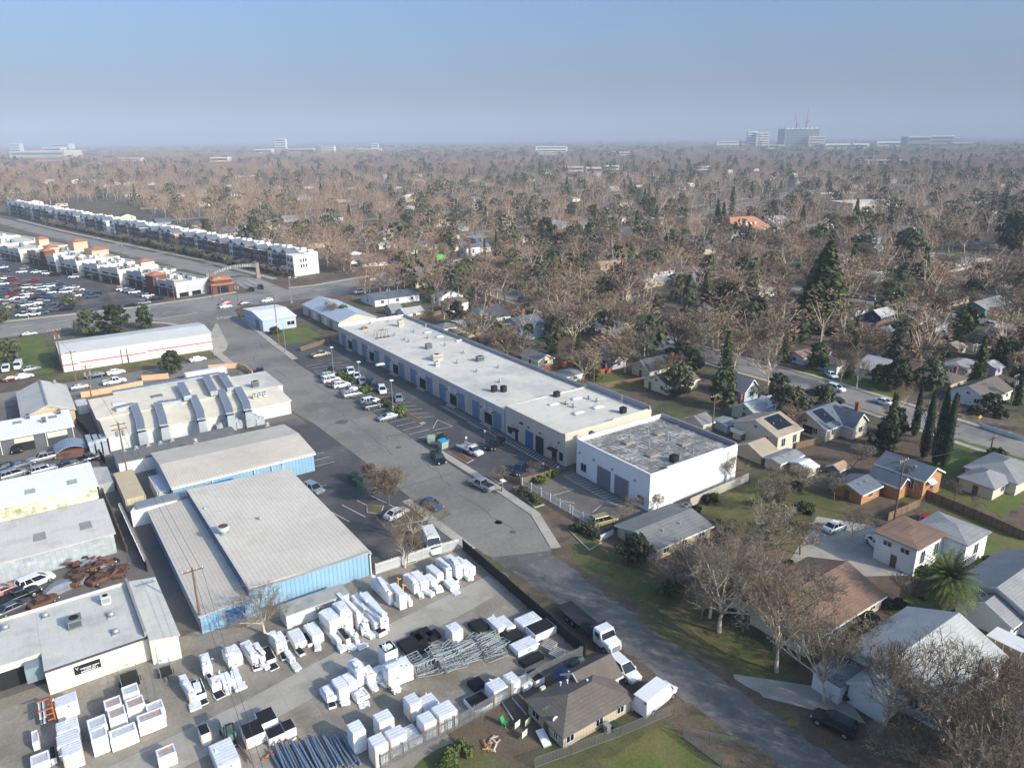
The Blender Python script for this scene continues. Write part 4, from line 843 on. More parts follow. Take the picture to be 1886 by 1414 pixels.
def wrapped(x0,y0,x1,y1,h,label,rows=1,style='plank',rz=0,name='wrapped_pallet',cat='wrapped pallet',grp=None,rag=.04,z0=0.02):
 """one load of stock wrapped in white film; rows = bundles stacked high"""
 cx,cy=(x0+x1)/2,(y0+y1)/2;w,l=(x1-x0)/2,(y1-y0)/2
 t=thing(name,label,cat,(cx,cy,z0),rz,grp);b=MB();hh=(h-.08)/rows
 for r in range(rows):
  j=lambda:rnd.uniform(-rag,rag)
  za,zb=.08+r*hh+.006*(r>0),.08+(r+1)*hh;mid=(za+zb)/2
  rings=[]
  for z,s in((za,.985),(za+.06,1.0),(mid,1.012),(zb-.07,1.0),(zb,.97)):
   ww,ll=w*s,l*s
   rings.append([(-ww+j()*.4,-ll+j()*.4,z),(0,-ll+j(),z),(ww+j()*.4,-ll+j()*.4,z),(ww+j(),0,z),(ww+j()*.4,ll+j()*.4,z),(0,ll+j(),z),(-ww+j()*.4,ll+j()*.4,z),(-ww+j(),0,z)])
  b.loft(rings)
 b.build('wrap',WRAP,t,local=True)
 topm={'plank':WRAPTOP,'brown':BROWNTOP,'grey':GREYTOP,'black':BLKTOP,'plain':WRAP}[style]
 b=MB()
 if style in('brown','grey'):
  b.box(-w*.8,-l*.8,h+.003,w*.8,l*.8,h+.015)
  q=MB();
  for a in((-w*.97,-l*.97,w*.97,-l*.8),(-w*.97,l*.8,w*.97,l*.97),(-w*.97,-l*.797,-w*.8,l*.797),(w*.8,-l*.797,w*.97,l*.797)):q.box(a[0],a[1],h+.002,a[2],a[3],h+.1)
  q.build('rim',WRAP,t,local=True)
 elif style=='plain':b.box(-w*.9,-l*.9,h+.003,w*.9,l*.9,h+.02)
 else:b.box(-w*.93,-l*.93,h+.003,w*.93,l*.93,h+.03)
 b.build('top_sheet',topm,t,local=True)
 if style in('plank','black')and l>.5:
  b=MB()
  for s in(-1,1):b.box(s*w*1.02-.05 if s>0 else-w*1.02-.02,-l*1.03-.01,.1,s*w*1.02+.02 if s>0 else-w*1.02+.12,-l*1.03+.1,h-.05)
  b.build('corner_boards',CARD,t,local=True)if rnd.random()<.6 else None
 if style in('plain','plank')and rows<3:
  b=MB();n=rnd.randint(0,4)
  for k in range(n):
   cx_,cz=rnd.uniform(-w*.7,w*.7),rnd.uniform(h*.25,h*.9);q=rnd.uniform(.1,.26);yy=-l*1.03-.02
   b.add([(cx_+q*math.cos(a)*rnd.uniform(.5,1.2),yy-.01*k,cz+q*math.sin(a)*rnd.uniform(.4,.9))for a in(0,1.1,2.2,3.3,4.4,5.4)],[(0,1,2,3,4,5)],k%2)
  for k in range(3):
   p=[rnd.uniform(-w,w),rnd.uniform(-l,l),h+.05];a=rnd.uniform(0,6);b.add([tuple(p),(p[0]+.5*math.cos(a),p[1]+.5*math.sin(a),h+rnd.uniform(.04,.3)),(p[0]+.3*math.cos(a+.9),p[1]+.3*math.sin(a+.9),h+.06)],[(0,1,2)],2)
  b.build('torn_film',[TORN,GREYTOP,WRAP],t,local=True)
 b=MB()
 for k in(-.6,0,.6):b.box(k*w-.06,-l*.95,0,k*w+.06,l*.95,.078)
 b.build('pallet',CARD,t,local=True)
 return t
def wrow(z,items,where,name='wrapped_bundle',cat='wrapped bundle'):
 """items: near face bottom-left, bottom-right (measured), height, length, style, rows"""
 for i,it in enumerate(items):
  bl,br,h,l=it[:4];st=it[4]if len(it)>4 else 'plain';rows=it[5]if len(it)>5 else 1
  a=G(z,*bl,0);c=G(z,*br,0);ym=min(a[1],c[1]);x0,x1=a[0],max(c[0],a[0]+.5)
  wrapped(x0,ym,x1,ym+l,h*1.32,where(i,len(items)),rows,st,rz=rnd.uniform(-.08,.08),name=name,cat=cat,grp='white wrapped stock in the yard',rag=.1)
  if rnd.random()<.75:wrapped(x0+rnd.uniform(-.2,.3),ym-rnd.uniform(.9,1.6),x0+rnd.uniform(.6,1.2),ym-.12,h*rnd.uniform(.25,.6),'short white wrapped offcut lying against the larger bundles',1,rnd.choice(['plain','plank','black']),rnd.uniform(-.3,.3),'wrapped_offcut','wrapped bundle','white wrapped offcuts in the yard',.1)
  if rnd.random()<.5:wrapped(x0+.1,ym+.3,x0+max(.6,(x1-x0)*.7),ym+l*rnd.uniform(.5,.8),.35,'thin white wrapped bundle lying on top of a larger one',1,'plain',rnd.uniform(-.2,.2),'wrapped_offcut','wrapped bundle','thin wrapped bundles on top of others',.09,h*1.32+.05)
ORD=['first','second','third','fourth','fifth','sixth','seventh','eighth','ninth','tenth','eleventh','twelfth','thirteenth','fourteenth','fifteenth','sixteenth','seventeenth','eighteenth','nineteenth','twentieth']
def od(i,n):return 'leftmost' if i==0 else('rightmost' if i==n-1 else ORD[i]+' from the left')
wrow('Y2',[((350,962),(402,950),.8,4.2),((455,955),(506,932),.8,4,'black'),((562,945),(608,933),.7,1.4),
 ((278,870),(408,820),1.9,3.0,'plank',2),((415,800),(545,755),2.0,3.2,'plank',2)],lambda i,n:'white bundle, %s in the group before the grey cabin'%od(i,n))
wrow('Y2',[((575,780),(622,770),1.7,6.5,'plank',2),((655,800),(716,785),1.0,3),((770,800),(845,775),1.2,7.5,'plain',2),((846,808),(932,772),1.6,7.0,'plank',2)],lambda i,n:'long white wrapped bundle, %s in the block below the blue wall'%od(i,n))
wrow('Y2',[((915,508),(962,498),1.5,5.5,'plain',2),((965,495),(1010,487),1.5,4.6,'plank'),((1045,550),(1122,530),1.7,3.4,'plank'),((1145,525),(1188,508),.7,2.2)],lambda i,n:'upright white wrapped bundle, %s beside the yellow straps'%od(i,n))
wrow('Y2',[((1195,388),(1268,366),1.2,3.4),((1275,372),(1362,345),1.3,3.4),((1385,325),(1442,296),.9,2.2),((1440,270),(1512,240),1.1,3,'plank'),((1590,348),(1692,322),.55,2.3),((1545,232),(1612,222),1.5,3.6),((1640,218),(1735,200),1.7,3.6,'plank',2),((1740,203),(1800,190),1.4,3.2),((1803,192),(1862,172),1.1,2.6)],lambda i,n:'white wrapped bundle, %s along the upper palisade fence'%od(i,n))
wrow(2,[((42,782),(104,756),.8,4),((108,770),(142,758),.8,3.4),((146,770),(204,746),.45,2.8,'black'),((205,706),(250,692),1.2,3,'plank'),((252,690),(276,676),1.1,2.6),((290,770),(322,755),.6,2.0)],lambda i,n:'white wrapped bundle, %s below the bare tree at the warehouse'%od(i,n))
wrow(2,[((322,676),(400,650),.7,3.2,'plank'),((405,660),(432,645),.4,2.6,'black'),((434,645),(496,606),.9,3.2)],lambda i,n:'white wrapped bundle, %s in front of the grey cabin wall'%od(i,n))
wrow(1,[((1190,1018),(1235,1000),.9,4.2,'plank'),((1240,1000),(1300,965),.6,3,'black'),((1338,940),(1400,922),.7,1.8),((1405,925),(1470,905),.7,2),((1475,900),(1526,880),.7,1.8),((1290,850),(1350,835),1.3,2.6),((1440,800),(1530,765),1.2,2.4,'plank'),((1580,780),(1640,760),.9,3.4,'plank')],lambda i,n:'white wrapped bundle, %s in the jumble by the utility pole'%od(i,n))
wrow(2,[((524,1020),(592,985),.6,2.3,'plank',3),((602,1006),(662,975),1.3,2.2,'plank',3),((662,955),(712,932),1.1,2.0,'plain',3),((712,915),(772,888),1.7,2.4,'plank',4),((776,905),(836,885),1.1,2,'plain',3),((838,890),(900,858),.8,1.8,'plain',2),((702,1003),(790,978),.35,1.6,'grey')],lambda i,n:'white bagged stack, %s in the pile left of the tall crate'%od(i,n),'bagged_stack','bagged stack')
wrow(2,[((893,812),(966,772),2.0,1.9,'black',1),((915,925),(1060,848),1.6,2.0,'plank',1)],lambda i,n:['tall open topped white crate with dark frames inside','big white crate with brown corner boards leaning a little'][i],'wrapped_crate','crate')
def stk(z,bl,br,h,l,rows,lab,st='plank'):
 a=G(z,*bl,0);c=G(z,*br,0);wrapped(a[0],min(a[1],c[1]),max(c[0],a[0]+1.2),min(a[1],c[1])+l,h,lab,rows,st,grp='tall white stacks by the palisade fence',rag=.03)
stk(2,(822,1414),(915,1385),2.7,1.7,4,'tallest white stack at the left end of the palisade fence')
stk(2,(690,1330),(775,1300),2.7,1.7,4,'tall white stack left of and behind the tallest one')
stk(2,(920,1350),(1032,1310),2.3,1.6,3,'white stack with brown corners second from the left along the fence')
stk(2,(850,1245),(950,1210),2.4,1.6,3,'white stack in the back row above the second fence stack')
stk(2,(1035,1300),(1125,1262),.9,2.4,1,'low white stack between two tall ones at the fence')
stk(2,(1128,1245),(1215,1215),2.2,1.7,3,'white stack in the middle of the fence row')
stk(2,(1045,1130),(1122,1100),2.3,1.7,3,'tall white stack in the back row near the big crate')
stk(2,(1125,1090),(1228,1050),1.2,1.8,2,'half height white stack showing a shaded top')
stk(2,(1222,1195),(1345,1150),2.2,1.9,3,'white stack with a small dark hole in its face')
stk('Y3',(890,1000),(1028,935),1.9,1.9,2,'large white stack with plank lines right of the black sheeting')
stk('Y3',(1055,905),(1148,865),1.8,1.8,2,'white stack touching the fence left of the cottage roof')
stk('Y3',(1165,870),(1265,820),.8,1.7,1,'low white stack against the cottage side of the fence')
stk('Y3',(1285,825),(1370,770),.9,2.0,1,'white stack with a black hole torn in its top','black')
stk('Y3',(700,1090),(885,1010),.7,2.4,1,'wide low white stack under crumpled black sheeting','black')
stk('Y3',(480,405),(595,370),1.9,1.8,2,'white crate with film flapping from its top by the steel frames')
stk('Y3',(930,320),(990,290),1.0,2.8,1,'long white stack left of a pair near the dark fence');stk('Y3',(1020,310),(1100,275),.9,2.8,1,'long white stack right of a pair near the dark fence')
stk('Y3',(1170,300),(1350,215),1.1,2.0,1,'white stack with red marks beside the dark roadside fence','plank')
stk('Y3',(1290,395),(1490,300),1.2,2.2,1,'white stack with a big black sheet on top by the dark roadside fence','black')
stk('Y3',(1120,530),(1330,440),.8,2.0,1,'low slanting white stack in front of the black topped one','plank')
for i,(q,h,l,st,rows,lab)in enumerate((
 (((1000,885),(1172,822)),1.9,1.5,'grey',1,'front left wrapped pack of the cluster with small printed marks'),
 (((935,620),(1130,540)),1.7,1.5,'grey',1,'wrapped pack behind the front left one'),
 (((1190,840),(1472,722)),1.5,1.2,'grey',1,'wide front wrapped pack in the middle of the cluster'),
 (((1150,500),(1335,440)),1.7,1.5,'brown',1,'wrapped pack with brown panel second in the middle column'),
 (((1110,400),(1290,330)),1.7,1.4,'brown',1,'wrapped pack with brown panel at the back of the middle column'),
 (((1480,665),(1760,560)),1.5,1.2,'brown',1,'wide front wrapped pack at the right of the cluster'),
 (((1340,400),(1530,320)),1.7,1.4,'brown',1,'wrapped pack with pale brown top in the right column'),
 (((1300,260),(1470,190)),1.8,1.4,'grey',1,'rearmost wrapped pack of the cluster under the office wall'),
 (((1555,430),(1735,370)),1.4,1.4,'grey',1,'wrapped pack at the right rear of the cluster'))):
 a=G('Y4',*q[0]);c=G('Y4',*q[1])
 if i in(1,3,4,6,7,8):
  a=G('Y4',*q[0],h);c=G('Y4',*q[1],h)
 wrapped(a[0],min(a[1],c[1]),max(c[0],a[0]+1),min(a[1],c[1])+l*1.15,h*1.1,lab,rows,st,grp='framed packs by the cream office',rag=.03)
for i,(q,h,l,lab)in enumerate(((((695,1010),(905,965)),1.9,1.7,'nearest white pallet stack left of the framed packs'),(((640,930),(880,840)),1.9,1.8,'second white pallet stack left of the framed packs'),(((620,720),(850,640)),1.9,1.8,'third white pallet stack left of the framed packs with tan strips'),(((600,430),(835,370)),1.9,1.9,'rearmost white pallet stack against the office wall'))):
 a=G('Y4',*q[0],0 if i<2 else .8);c=G('Y4',*q[1],0 if i<2 else .8);wrapped(a[0],min(a[1],c[1]),c[0],min(a[1],c[1])+l,h,lab,2,'plank',grp='pallet column by the cream office')
for i,(q,h,l,st,lab)in enumerate(((((340,1010),(545,985)),.9,1.6,'grey','bundle of grey film wrapped posts at the lower left corner'),(((360,810),(430,800)),1.0,2,'grey','thin bundle of posts standing beside the lower left stacks'),(((550,960),(610,950)),.8,2,'black','dark bundle beside the nearest pallet stack'))):
 a=G('Y4',*q[0]);c=G('Y4',*q[1]);wrapped(a[0],min(a[1],c[1]),c[0],min(a[1],c[1])+l,h,lab,1,st)
for q,h,l,st,lab in((((370,930),(620,900)),1.4,3.6,'plank','large white bundle of rails at the bottom edge of the yard'),(((235,680),(330,640)),1.5,1.6,'black','white bundle with a dark slot on top behind the bottom rails'),(((670,695),(870,620)),1.3,2.4,'black','white box with a black sheet on top near the bottom edge'),(((820,560),(990,480)),1.3,2.2,'black','black topped bundle behind the white box at the bottom'),(((900,680),(1060,600)),1.0,1.6,'black','grey bundle with black top beside the blue pipes'),(((1060,610),(1170,560)),1.1,1.6,'black','black topped bundle nearest the blue pipe pile')):
 a=G('Y1',*q[0]);c=G('Y1',*q[1]);wrapped(a[0],min(a[1],c[1]),c[0],min(a[1],c[1])+l,h,lab,1,st)
for q,h,l,lab in((((1680,1010),(1880,950)),1.5,1.4,'wrapped pack with reddish top cut by the bottom edge'),):
 a=G('Y4',*q[0]);c=G('Y4',*q[1]);wrapped(a[0],min(a[1],c[1]),c[0],min(a[1],c[1])+l,h,lab,1,'brown')
for i in range(46):
 lay=i//18;k=i%18;a=G('Y1',1000+44*k+lay*20,930+rnd.uniform(-20,20)-8*k);
 x=a[0];y0=a[1]-1.0+rnd.uniform(-.3,.3);ln=4.6+rnd.uniform(-.4,.4);r=.11;z=.14+lay*.2+(.12 if k in(5,6,11)else 0)
 b=MB();b.tube((0,0,0),(rnd.uniform(-.25,.25),ln,rnd.uniform(-.02,.06)),r,r,9)
 o=b.build('steel_pipe',BLUESTEEL,smooth=False);o.location=(x,y0,z);tag(o,'blue grey steel pipe in the pile at the bottom edge of the yard','pipe','blue grey pipe pile')
for i in range(7):
 a=G('Y1',800+32*i,770-8*i);b=MB();b.box(0,0,0,.16,2.6,.12);o=b.build('timber',WOOD if i not in(5,)else WRAP);o.location=(a[0],a[1]-.6,.05+.13*(i%2));o.rotation_euler=(0,0,R(-62));tag(o,'loose timber lying before the black topped bundles','timber','loose timbers by the pipes')
for i in range(4):
 a=G('Y1',560+12*i,600+30*i);b=MB();b.tube((0,0,.1),(.4,-3.2,.15),.05,.05,6);o=b.build('iron_rod',RUST);o.location=(a[0],a[1],0.1*i);tag(o,'long rusty bar lying beside the forklift','bar','rusty bars beside the forklift')
def frame_mesh(w,h):
 b=MB();r=.042
 for x in(0,w):b.tube((x,0,0),(x,0,h),r,r,5)
 for z in(0,h):b.tube((0,0,z),(w,0,z),r,r,5)
 for k in range(1,5):b.tube((w*k/5,0,0),(w*k/5,0,h),r*.7,r*.7,4)
 b.tube((0,0,h*.5),(w,0,h*.5),r*.8,r*.8,4)
 return b.mesh('steel_frame',STEEL)
FR=[frame_mesh(2.6,1.5),frame_mesh(2.2,1.3)]
for pile,(q,n,lab)in enumerate((((370,680),34,'grey tubular metal barrier in the large left heap'),((560,600),30,'grey tubular metal barrier in the middle heap'),((800,520),30,'grey tubular metal barrier in the right heap by the white stacks'),((160,720),16,'grey tubular metal barrier in the low heap by the big crate'))):
 c=G('Y3',*q)
 for i in range(n):
  o=bpy.data.objects.new('metal_barrier',FR[i%2]);col.objects.link(o)
  if i<n*.45:o.location=(c[0]+rnd.uniform(-.25,.3),c[1]+i*.13,.05);o.rotation_euler=(R(rnd.uniform(-14,8)),R(rnd.uniform(-4,4)),R(rnd.uniform(-8,8)))
  else:o.location=(c[0]+rnd.uniform(-.2,.5),c[1]+rnd.uniform(0,1.2),.2+(i-n*.45)*.075);o.rotation_euler=(R(rnd.uniform(80,98)),R(rnd.uniform(-6,6)),R(rnd.uniform(-20,20)+(90 if i%3==0 else 0)))
  tag(o,lab,'barrier','heap of metal barriers '+['on the left','in the middle','on the right','lowest'][pile])
t=thing('site_cabin','grey roofed white cabin with a faded sign below the blue wall','cabin',(25,84,0))
a=G(2,270,540);c=G(2,650,330)
cx0,cy0,cx1=a[0],a[1]-.1,a[0]+8.6
b=MB();b.box(cx0,cy0,0.02,cx1,cy0+2.6,2.0);b.build('wall',mat('faded_white_wall',S(220,218,212),.8,.08,.5,.06,coord='W',stains=((S(190,188,182),.8,.5,.7,.6),)),t)
b=MB();b.box(cx0-.1,cy0-.12,2.004,cx1+.1,cy0+2.75,2.12);b.build('roof',mat('cabin_roof',S(168,168,164),.85,.1,.5,.08,coord='W',stains=((S(130,130,126),.7,.5,.7,.6),)),t)
b=MB();b.box(cx0+2.7,cy0-.04,.05,cx0+3.5,cy0-.003,1.8);b.build('door',TRIM,t)
tt=thing('wall_sign','faded grey sign with white V logo on the cabin wall','sign',(cx0+5.2,cy0-.04,1.4));b=MB();b.box(cx0+3.9,cy0-.08,.95,cx0+6.5,cy0-.004,1.85);b.build('board',mat('faded_sign',S(130,128,126),.7,.12,2,.08),tt)
sign_text('V',cx0+4.25,1.55,.5,cy0-.09,tt);worn_line(cx0+5.5,1.45,1.6,.11,cy0-.09,tt);worn_line(cx0+5.4,1.12,1.5,.14,cy0-.09,tt)
for i in range(26):
 p=G(1,rnd.uniform(430,780),rnd.uniform(110,250));b=MB();w=rnd.uniform(.4,1.0);b.hexa([(-w,-.3,0),(w,-.4,.1),(w*.8,.4,0),(-w,.3,.1),(-w*.8,-.2,.3),(w*.7,-.3,.5),(w*.6,.3,.35),(-w*.7,.2,.45)]);o=b.build('scrap_metal',[RUST,RUST,BLKTOP,TORN,GREYTRIM][i%5]);o.location=(p[0],p[1],rnd.uniform(.05,1.1));o.rotation_euler=(rnd.uniform(-.7,.7),rnd.uniform(-.7,.7),rnd.uniform(0,6));tag(o,'crumpled scrap panel lying in the wreck heap before the grey tin shed','scrap metal','scrap metal in the wreck heap')
def trailer(z,x,y,w,l,lab,mesh=True):
 p=G(z,x,y);t=thing('cage_trailer',lab,'trailer',(p[0],p[1],0));X,Y=p
 b=MB();b.box(X-w/2,Y-l/2,.5,X+w/2,Y+l/2,.58);b.build('deck',BLACK,t)
 b=MB()
 for xx in(X-w/2,X+w/2):
  for yy in(Y-l/2,Y,Y+l/2):b.tube((xx,yy,.58),(xx,yy,1.5),.035,.035,5)
  b.tube((xx,Y-l/2,1.5),(xx,Y+l/2,1.5),.035,.035,5)
 b.tube((X-w/2,Y+l/2,1.5),(X+w/2,Y+l/2,1.5),.035,.035,5);b.tube((X-w/2,Y+l/2,1.0),(X+w/2,Y+l/2,1.0),.03,.03,5)
 b.build('cage',GREYTRIM,t)
 for xx in(X-w/2-.12,X+w/2+.12):
  b=MB();b.tube((xx-.1,Y,.3),(xx+.1,Y,.3),.3,.3,12);b.build('wheel',BLACK,t)
 b=MB();b.tube((X,Y-l/2,.5),(X,Y-l/2-1,.45),.06,.06,5);b.build('drawbar',BLACK,t)
trailer(1,820,880,1.9,3.0,'larger black cage trailer under the office wall');trailer(1,1045,830,1.3,1.9,'small black cage trailer before the white roller door')
p=G('Y1',490,560)
t=thing('forklift','grey forklift parked beside the white box near the bottom edge','forklift',(p[0],p[1],0));X,Y=p
b=MB();b.box(X-.6,Y-1.2,.25,X+.6,Y+.9,1.0);b.box(X-.55,Y+.5,1.0,X+.55,Y+1.0,1.3);b.build('body',mat('forklift_teal',S(96,120,116)),t)
b=MB()
for xx in(X-.55,X+.5):
 for yy in(Y-.9,Y+.7):b.box(xx,yy,1.0,xx+.06,yy+.06,2.2)
b.build('posts',BLACK,t)
b=MB();b.box(X-.65,Y-1.0,2.2,X+.65,Y+.85,2.28);b.build('roof_guard',mat('guard_grey',S(170,166,158)),t)
b=MB();b.box(X-.4,Y-1.35,.1,X-.3,Y-1.25,2.5);b.box(X+.3,Y-1.35,.1,X+.4,Y-1.25,2.5);b.box(X-.4,Y-1.36,2.4,X+.4,Y-1.24,2.5);b.build('mast',BLACK,t)
b=MB();b.box(X-.35,Y-2.3,.12,X-.2,Y-1.36,.18);b.box(X+.2,Y-2.3,.12,X+.35,Y-1.36,.18);b.build('fork_arms',BLACK,t)
b=MB()
for xx in(X-.7,X+.5):
 for yy in(Y-.8,Y+.6):b.tube((xx,yy,.3),(xx+.2,yy,.3),.3,.3,10)
b.build('wheels',BLACK,t)
p=G('Y4',520,480);X,Y=p
t=thing('orange_rack','orange steel rack full of dark posts beside the pallet column','rack',(X,Y,0));OR=mat('orange_paint',S(214,110,50),.6)
b=MB()
for yy in(Y-.9,Y+.9):
 b.box(X+.5,yy,0.02,X+.62,yy+.12,2.1);
b.build('posts',OR,t)
b=MB()
for zz in(.5,1.2,1.9):
 for yy in(Y-.9,Y+.9):b.box(X-.8,yy,zz,X+.497,yy+.1,zz+.1)
b.build('struts',OR,t)
b=MB();b.box(X+.5,Y-.77,1.95,X+.62,Y+.897,2.1);b.build('beam',OR,t)
for i in range(10):
 b=MB();b.box(0,0,0,.12,2.8,.12);o=b.build('fence_picket',[STEEL,BLKTOP,WRAP][i%3]);o.location=(X-.75+.13*(i%5),Y-1.3,.62+.7*(i//5));tag(o,'dark post lying on the orange rack','post','posts on the orange rack')
for q,lab in(((1500,520),'bundle of grey rails near the cottage corner of the yard'),((1420,440),'thin white topped bundle beside the grey rails')):
 a=G('Y3',*q);b=MB();b.box(-.9,-.6,0,.9,.6,.6);
 for k in range(6):b.box(-.88+k*.3,-.75,.601,-.66+k*.3,.75,.7)
 o=b.build('rail_bundle',mat('pale_rails',S(170,168,160),.7,.15,2,.1,stripes=((0,.3,.06,.5),)));o.location=(a[0],a[1],.02);o.rotation_euler=(0,0,.3);tag(o,lab,'rail bundle')
for i,q in enumerate(((1640,560),(1690,590))):
 a=G('Y3',*q);b=MB();b.tube((-1.0,0,.28),(1.0,.2,.28),.28,.28,14);o=b.build('mesh_roll',mat('green_grey_roll',S(84,98,96)));o.location=(a[0],a[1],.02);tag(o,['dark green roll of mesh left of two at the yard corner','dark green roll of mesh right of two at the yard corner'][i],'mesh roll')
a=G('Y3',1540,690);b=MB();
for k in range(5):b.box(-1+.3*k,-.7,.05*k,-.2+.3*k,.7,.05*k+.06)
o=b.build('sheet_pile',mat('blue_sheeting',S(62,92,140),.6,.2,1.5,.1));o.location=(a[0],a[1],.02);o.rotation_euler=(0,0,.5);tag(o,'heap of dark blue sheets behind the cottage roof','sheet heap')
for i,(x,y)in enumerate(((1020,1050),(1130,1000),(1200,960),(60,540),(140,500),(700,240),(980,350))):
 a=G('Y3',x,y);b=MB();b.box(-.08,-1.5,0,.08,1.5,.16);o=b.build('metal_batten',STEEL);o.location=(a[0],a[1],.03);o.rotation_euler=(0,0,rnd.uniform(-.2,.2));tag(o,'loose grey rail lying on the yard dirt','rail','loose rails in the yard')
a=G('Y3',1030,440);
for i,(q,w,l)in enumerate((((120,430),3.2,3.4),((200,330),2.4,2.2),((300,330),1.6,1.6),((740,240),2.0,2.2),((1060,330),2.2,2.0),((720,800),1.6,1.6),((1250,560),3.0,1.2))):
 a=G('Y3',*q);b=MB();b.box(-w/2,-l/2,0,w/2,l/2,.5);b.box(-w/2+.1,-l/2+.1,.501,w/2-.1,l/2-.1,.56);o=b.build('dark_bundle',BLKTOP);o.location=(a[0],a[1],.02);tag(o,'%s dark sheeted bundle from the left among the yard stock'%ORD[i],'dark bundle')
for i,(z,x,y)in enumerate((('Y2',1025,330),('Y2',1080,400))):
 a=G(z,x,y);b=MB();b.box(-.06,-.06,0,.06,.06,2.0);b.box(-.06,-.06,1.6,.5,.06,1.7);o=b.build('bollard',mat('yellow_paint',S(228,172,40)));o.location=(a[0],a[1],.02);tag(o,['yellow post left of two among the upright bundles','yellow post right of two among the upright bundles'][i],'post')
TYRE=plain('tyre_rubber',S(30,30,31),.9);RIM=plain('wheel_rim',S(170,172,174),.35,.6)
CGLASS=mat('car_glass',S(26,32,38),.06,.08,2,.04,spec=.8)
HEADL=plain('headlamp_glass',S(226,230,232),.15,.2);TAILL=plain('tail_lamp_red',S(150,20,22),.3)
def paint(name,c,metal=.25):
 m=mat('paint_'+name,c,.32,.03,1,.02,metal=metal,spec=.55)
 m.node_tree.nodes['Principled BSDF'].inputs['Coat Weight'].default_value=.35;return m
PC={'white':paint('white',S(232,233,234),0),'silver':paint('silver',S(170,174,178),.5),'grey':paint('grey',S(104,108,114),.5),'black':paint('black',S(24,25,28),.2),'red':paint('red',S(160,28,30),.15),
 'blue':paint('blue',S(66,88,124),.35),'tan':paint('tan',S(176,164,142),.3),'green':paint('green',S(60,72,66),.3),'olive':paint('olive',S(150,142,96),.1),'rust':RUST,'lime':paint('lime',S(96,190,52),0),'maroon':paint('maroon',S(104,36,40),.2),'navy':paint('navy',S(34,46,74),.3),'pink':paint('pink',S(196,140,140),.1)}
BODYM=PC['white']
def ring(y,w,z0,z1,tuck=.9):
 return[(-w*.94,y,z0),(-w,y,z0+.22),(-w,y,z1-.16),(-w*tuck,y,z1),(w*tuck,y,z1),(w,y,z1-.16),(w,y,z0+.22),(w*.94,y,z0)]
KIND={
 'saloon':dict(L=[(-2.32,.74,.42,.82),(-2.2,.86,.3,.96),(-1.5,.89,.24,1.0),(-.6,.9,.22,.98),(.9,.9,.22,.96),(1.5,.89,.24,.88),(2.1,.84,.28,.74),(2.32,.7,.36,.6)],gh=[(-1.75,-1.05,.25,1.1,.95,1.42)],wb=(.83,.64),wy=(-1.38,1.4),r=.33),
 'suv':dict(L=[(-2.3,.78,.45,.98),(-2.2,.9,.34,1.1),(-1.4,.93,.28,1.1),(.9,.93,.28,1.06),(1.5,.92,.3,1.0),(2.1,.88,.34,.86),(2.3,.76,.42,.7)],gh=[(-2.22,-1.9,.3,1.15,1.05,1.68)],wb=(.88,.72),wy=(-1.4,1.42),r=.37),
 'minivan':dict(L=[(-2.4,.78,.42,1.0),(-2.3,.92,.32,1.08),(-1.4,.95,.26,1.08),(1.0,.95,.26,1.04),(1.7,.92,.28,.94),(2.25,.86,.32,.8),(2.42,.72,.4,.66)],gh=[(-2.3,-2.05,.55,1.5,1.03,1.7)],wb=(.9,.74),wy=(-1.45,1.5),r=.34),
 'pickup':dict(L=[(-2.8,.86,.5,1.02),(-2.72,.94,.44,1.04),(-.5,.95,.34,1.05),(1.3,.95,.34,1.05),(2.3,.93,.38,1.02),(2.75,.86,.42,.86),(2.85,.8,.5,.78)],gh=[(-.62,-.45,.75,1.35,1.02,1.75)],wb=(.88,.72),wy=(-1.75,1.75),r=.4,bed=(-2.6,-.72)),
 'van':dict(L=[(-2.95,.9,.4,2.2),(-2.9,.97,.34,2.42),(-1,.99,.3,2.46),(1.2,.99,.3,2.44),(1.75,.97,.3,1.5),(2.3,.95,.32,1.26),(2.85,.86,.36,1.0),(2.97,.74,.44,.8)],gh=[(.7,.72,1.25,2.05,1.35,2.36)],wb=(.985,.86),wy=(-1.75,1.95),r=.36,noroof=True)}
PROTO={}
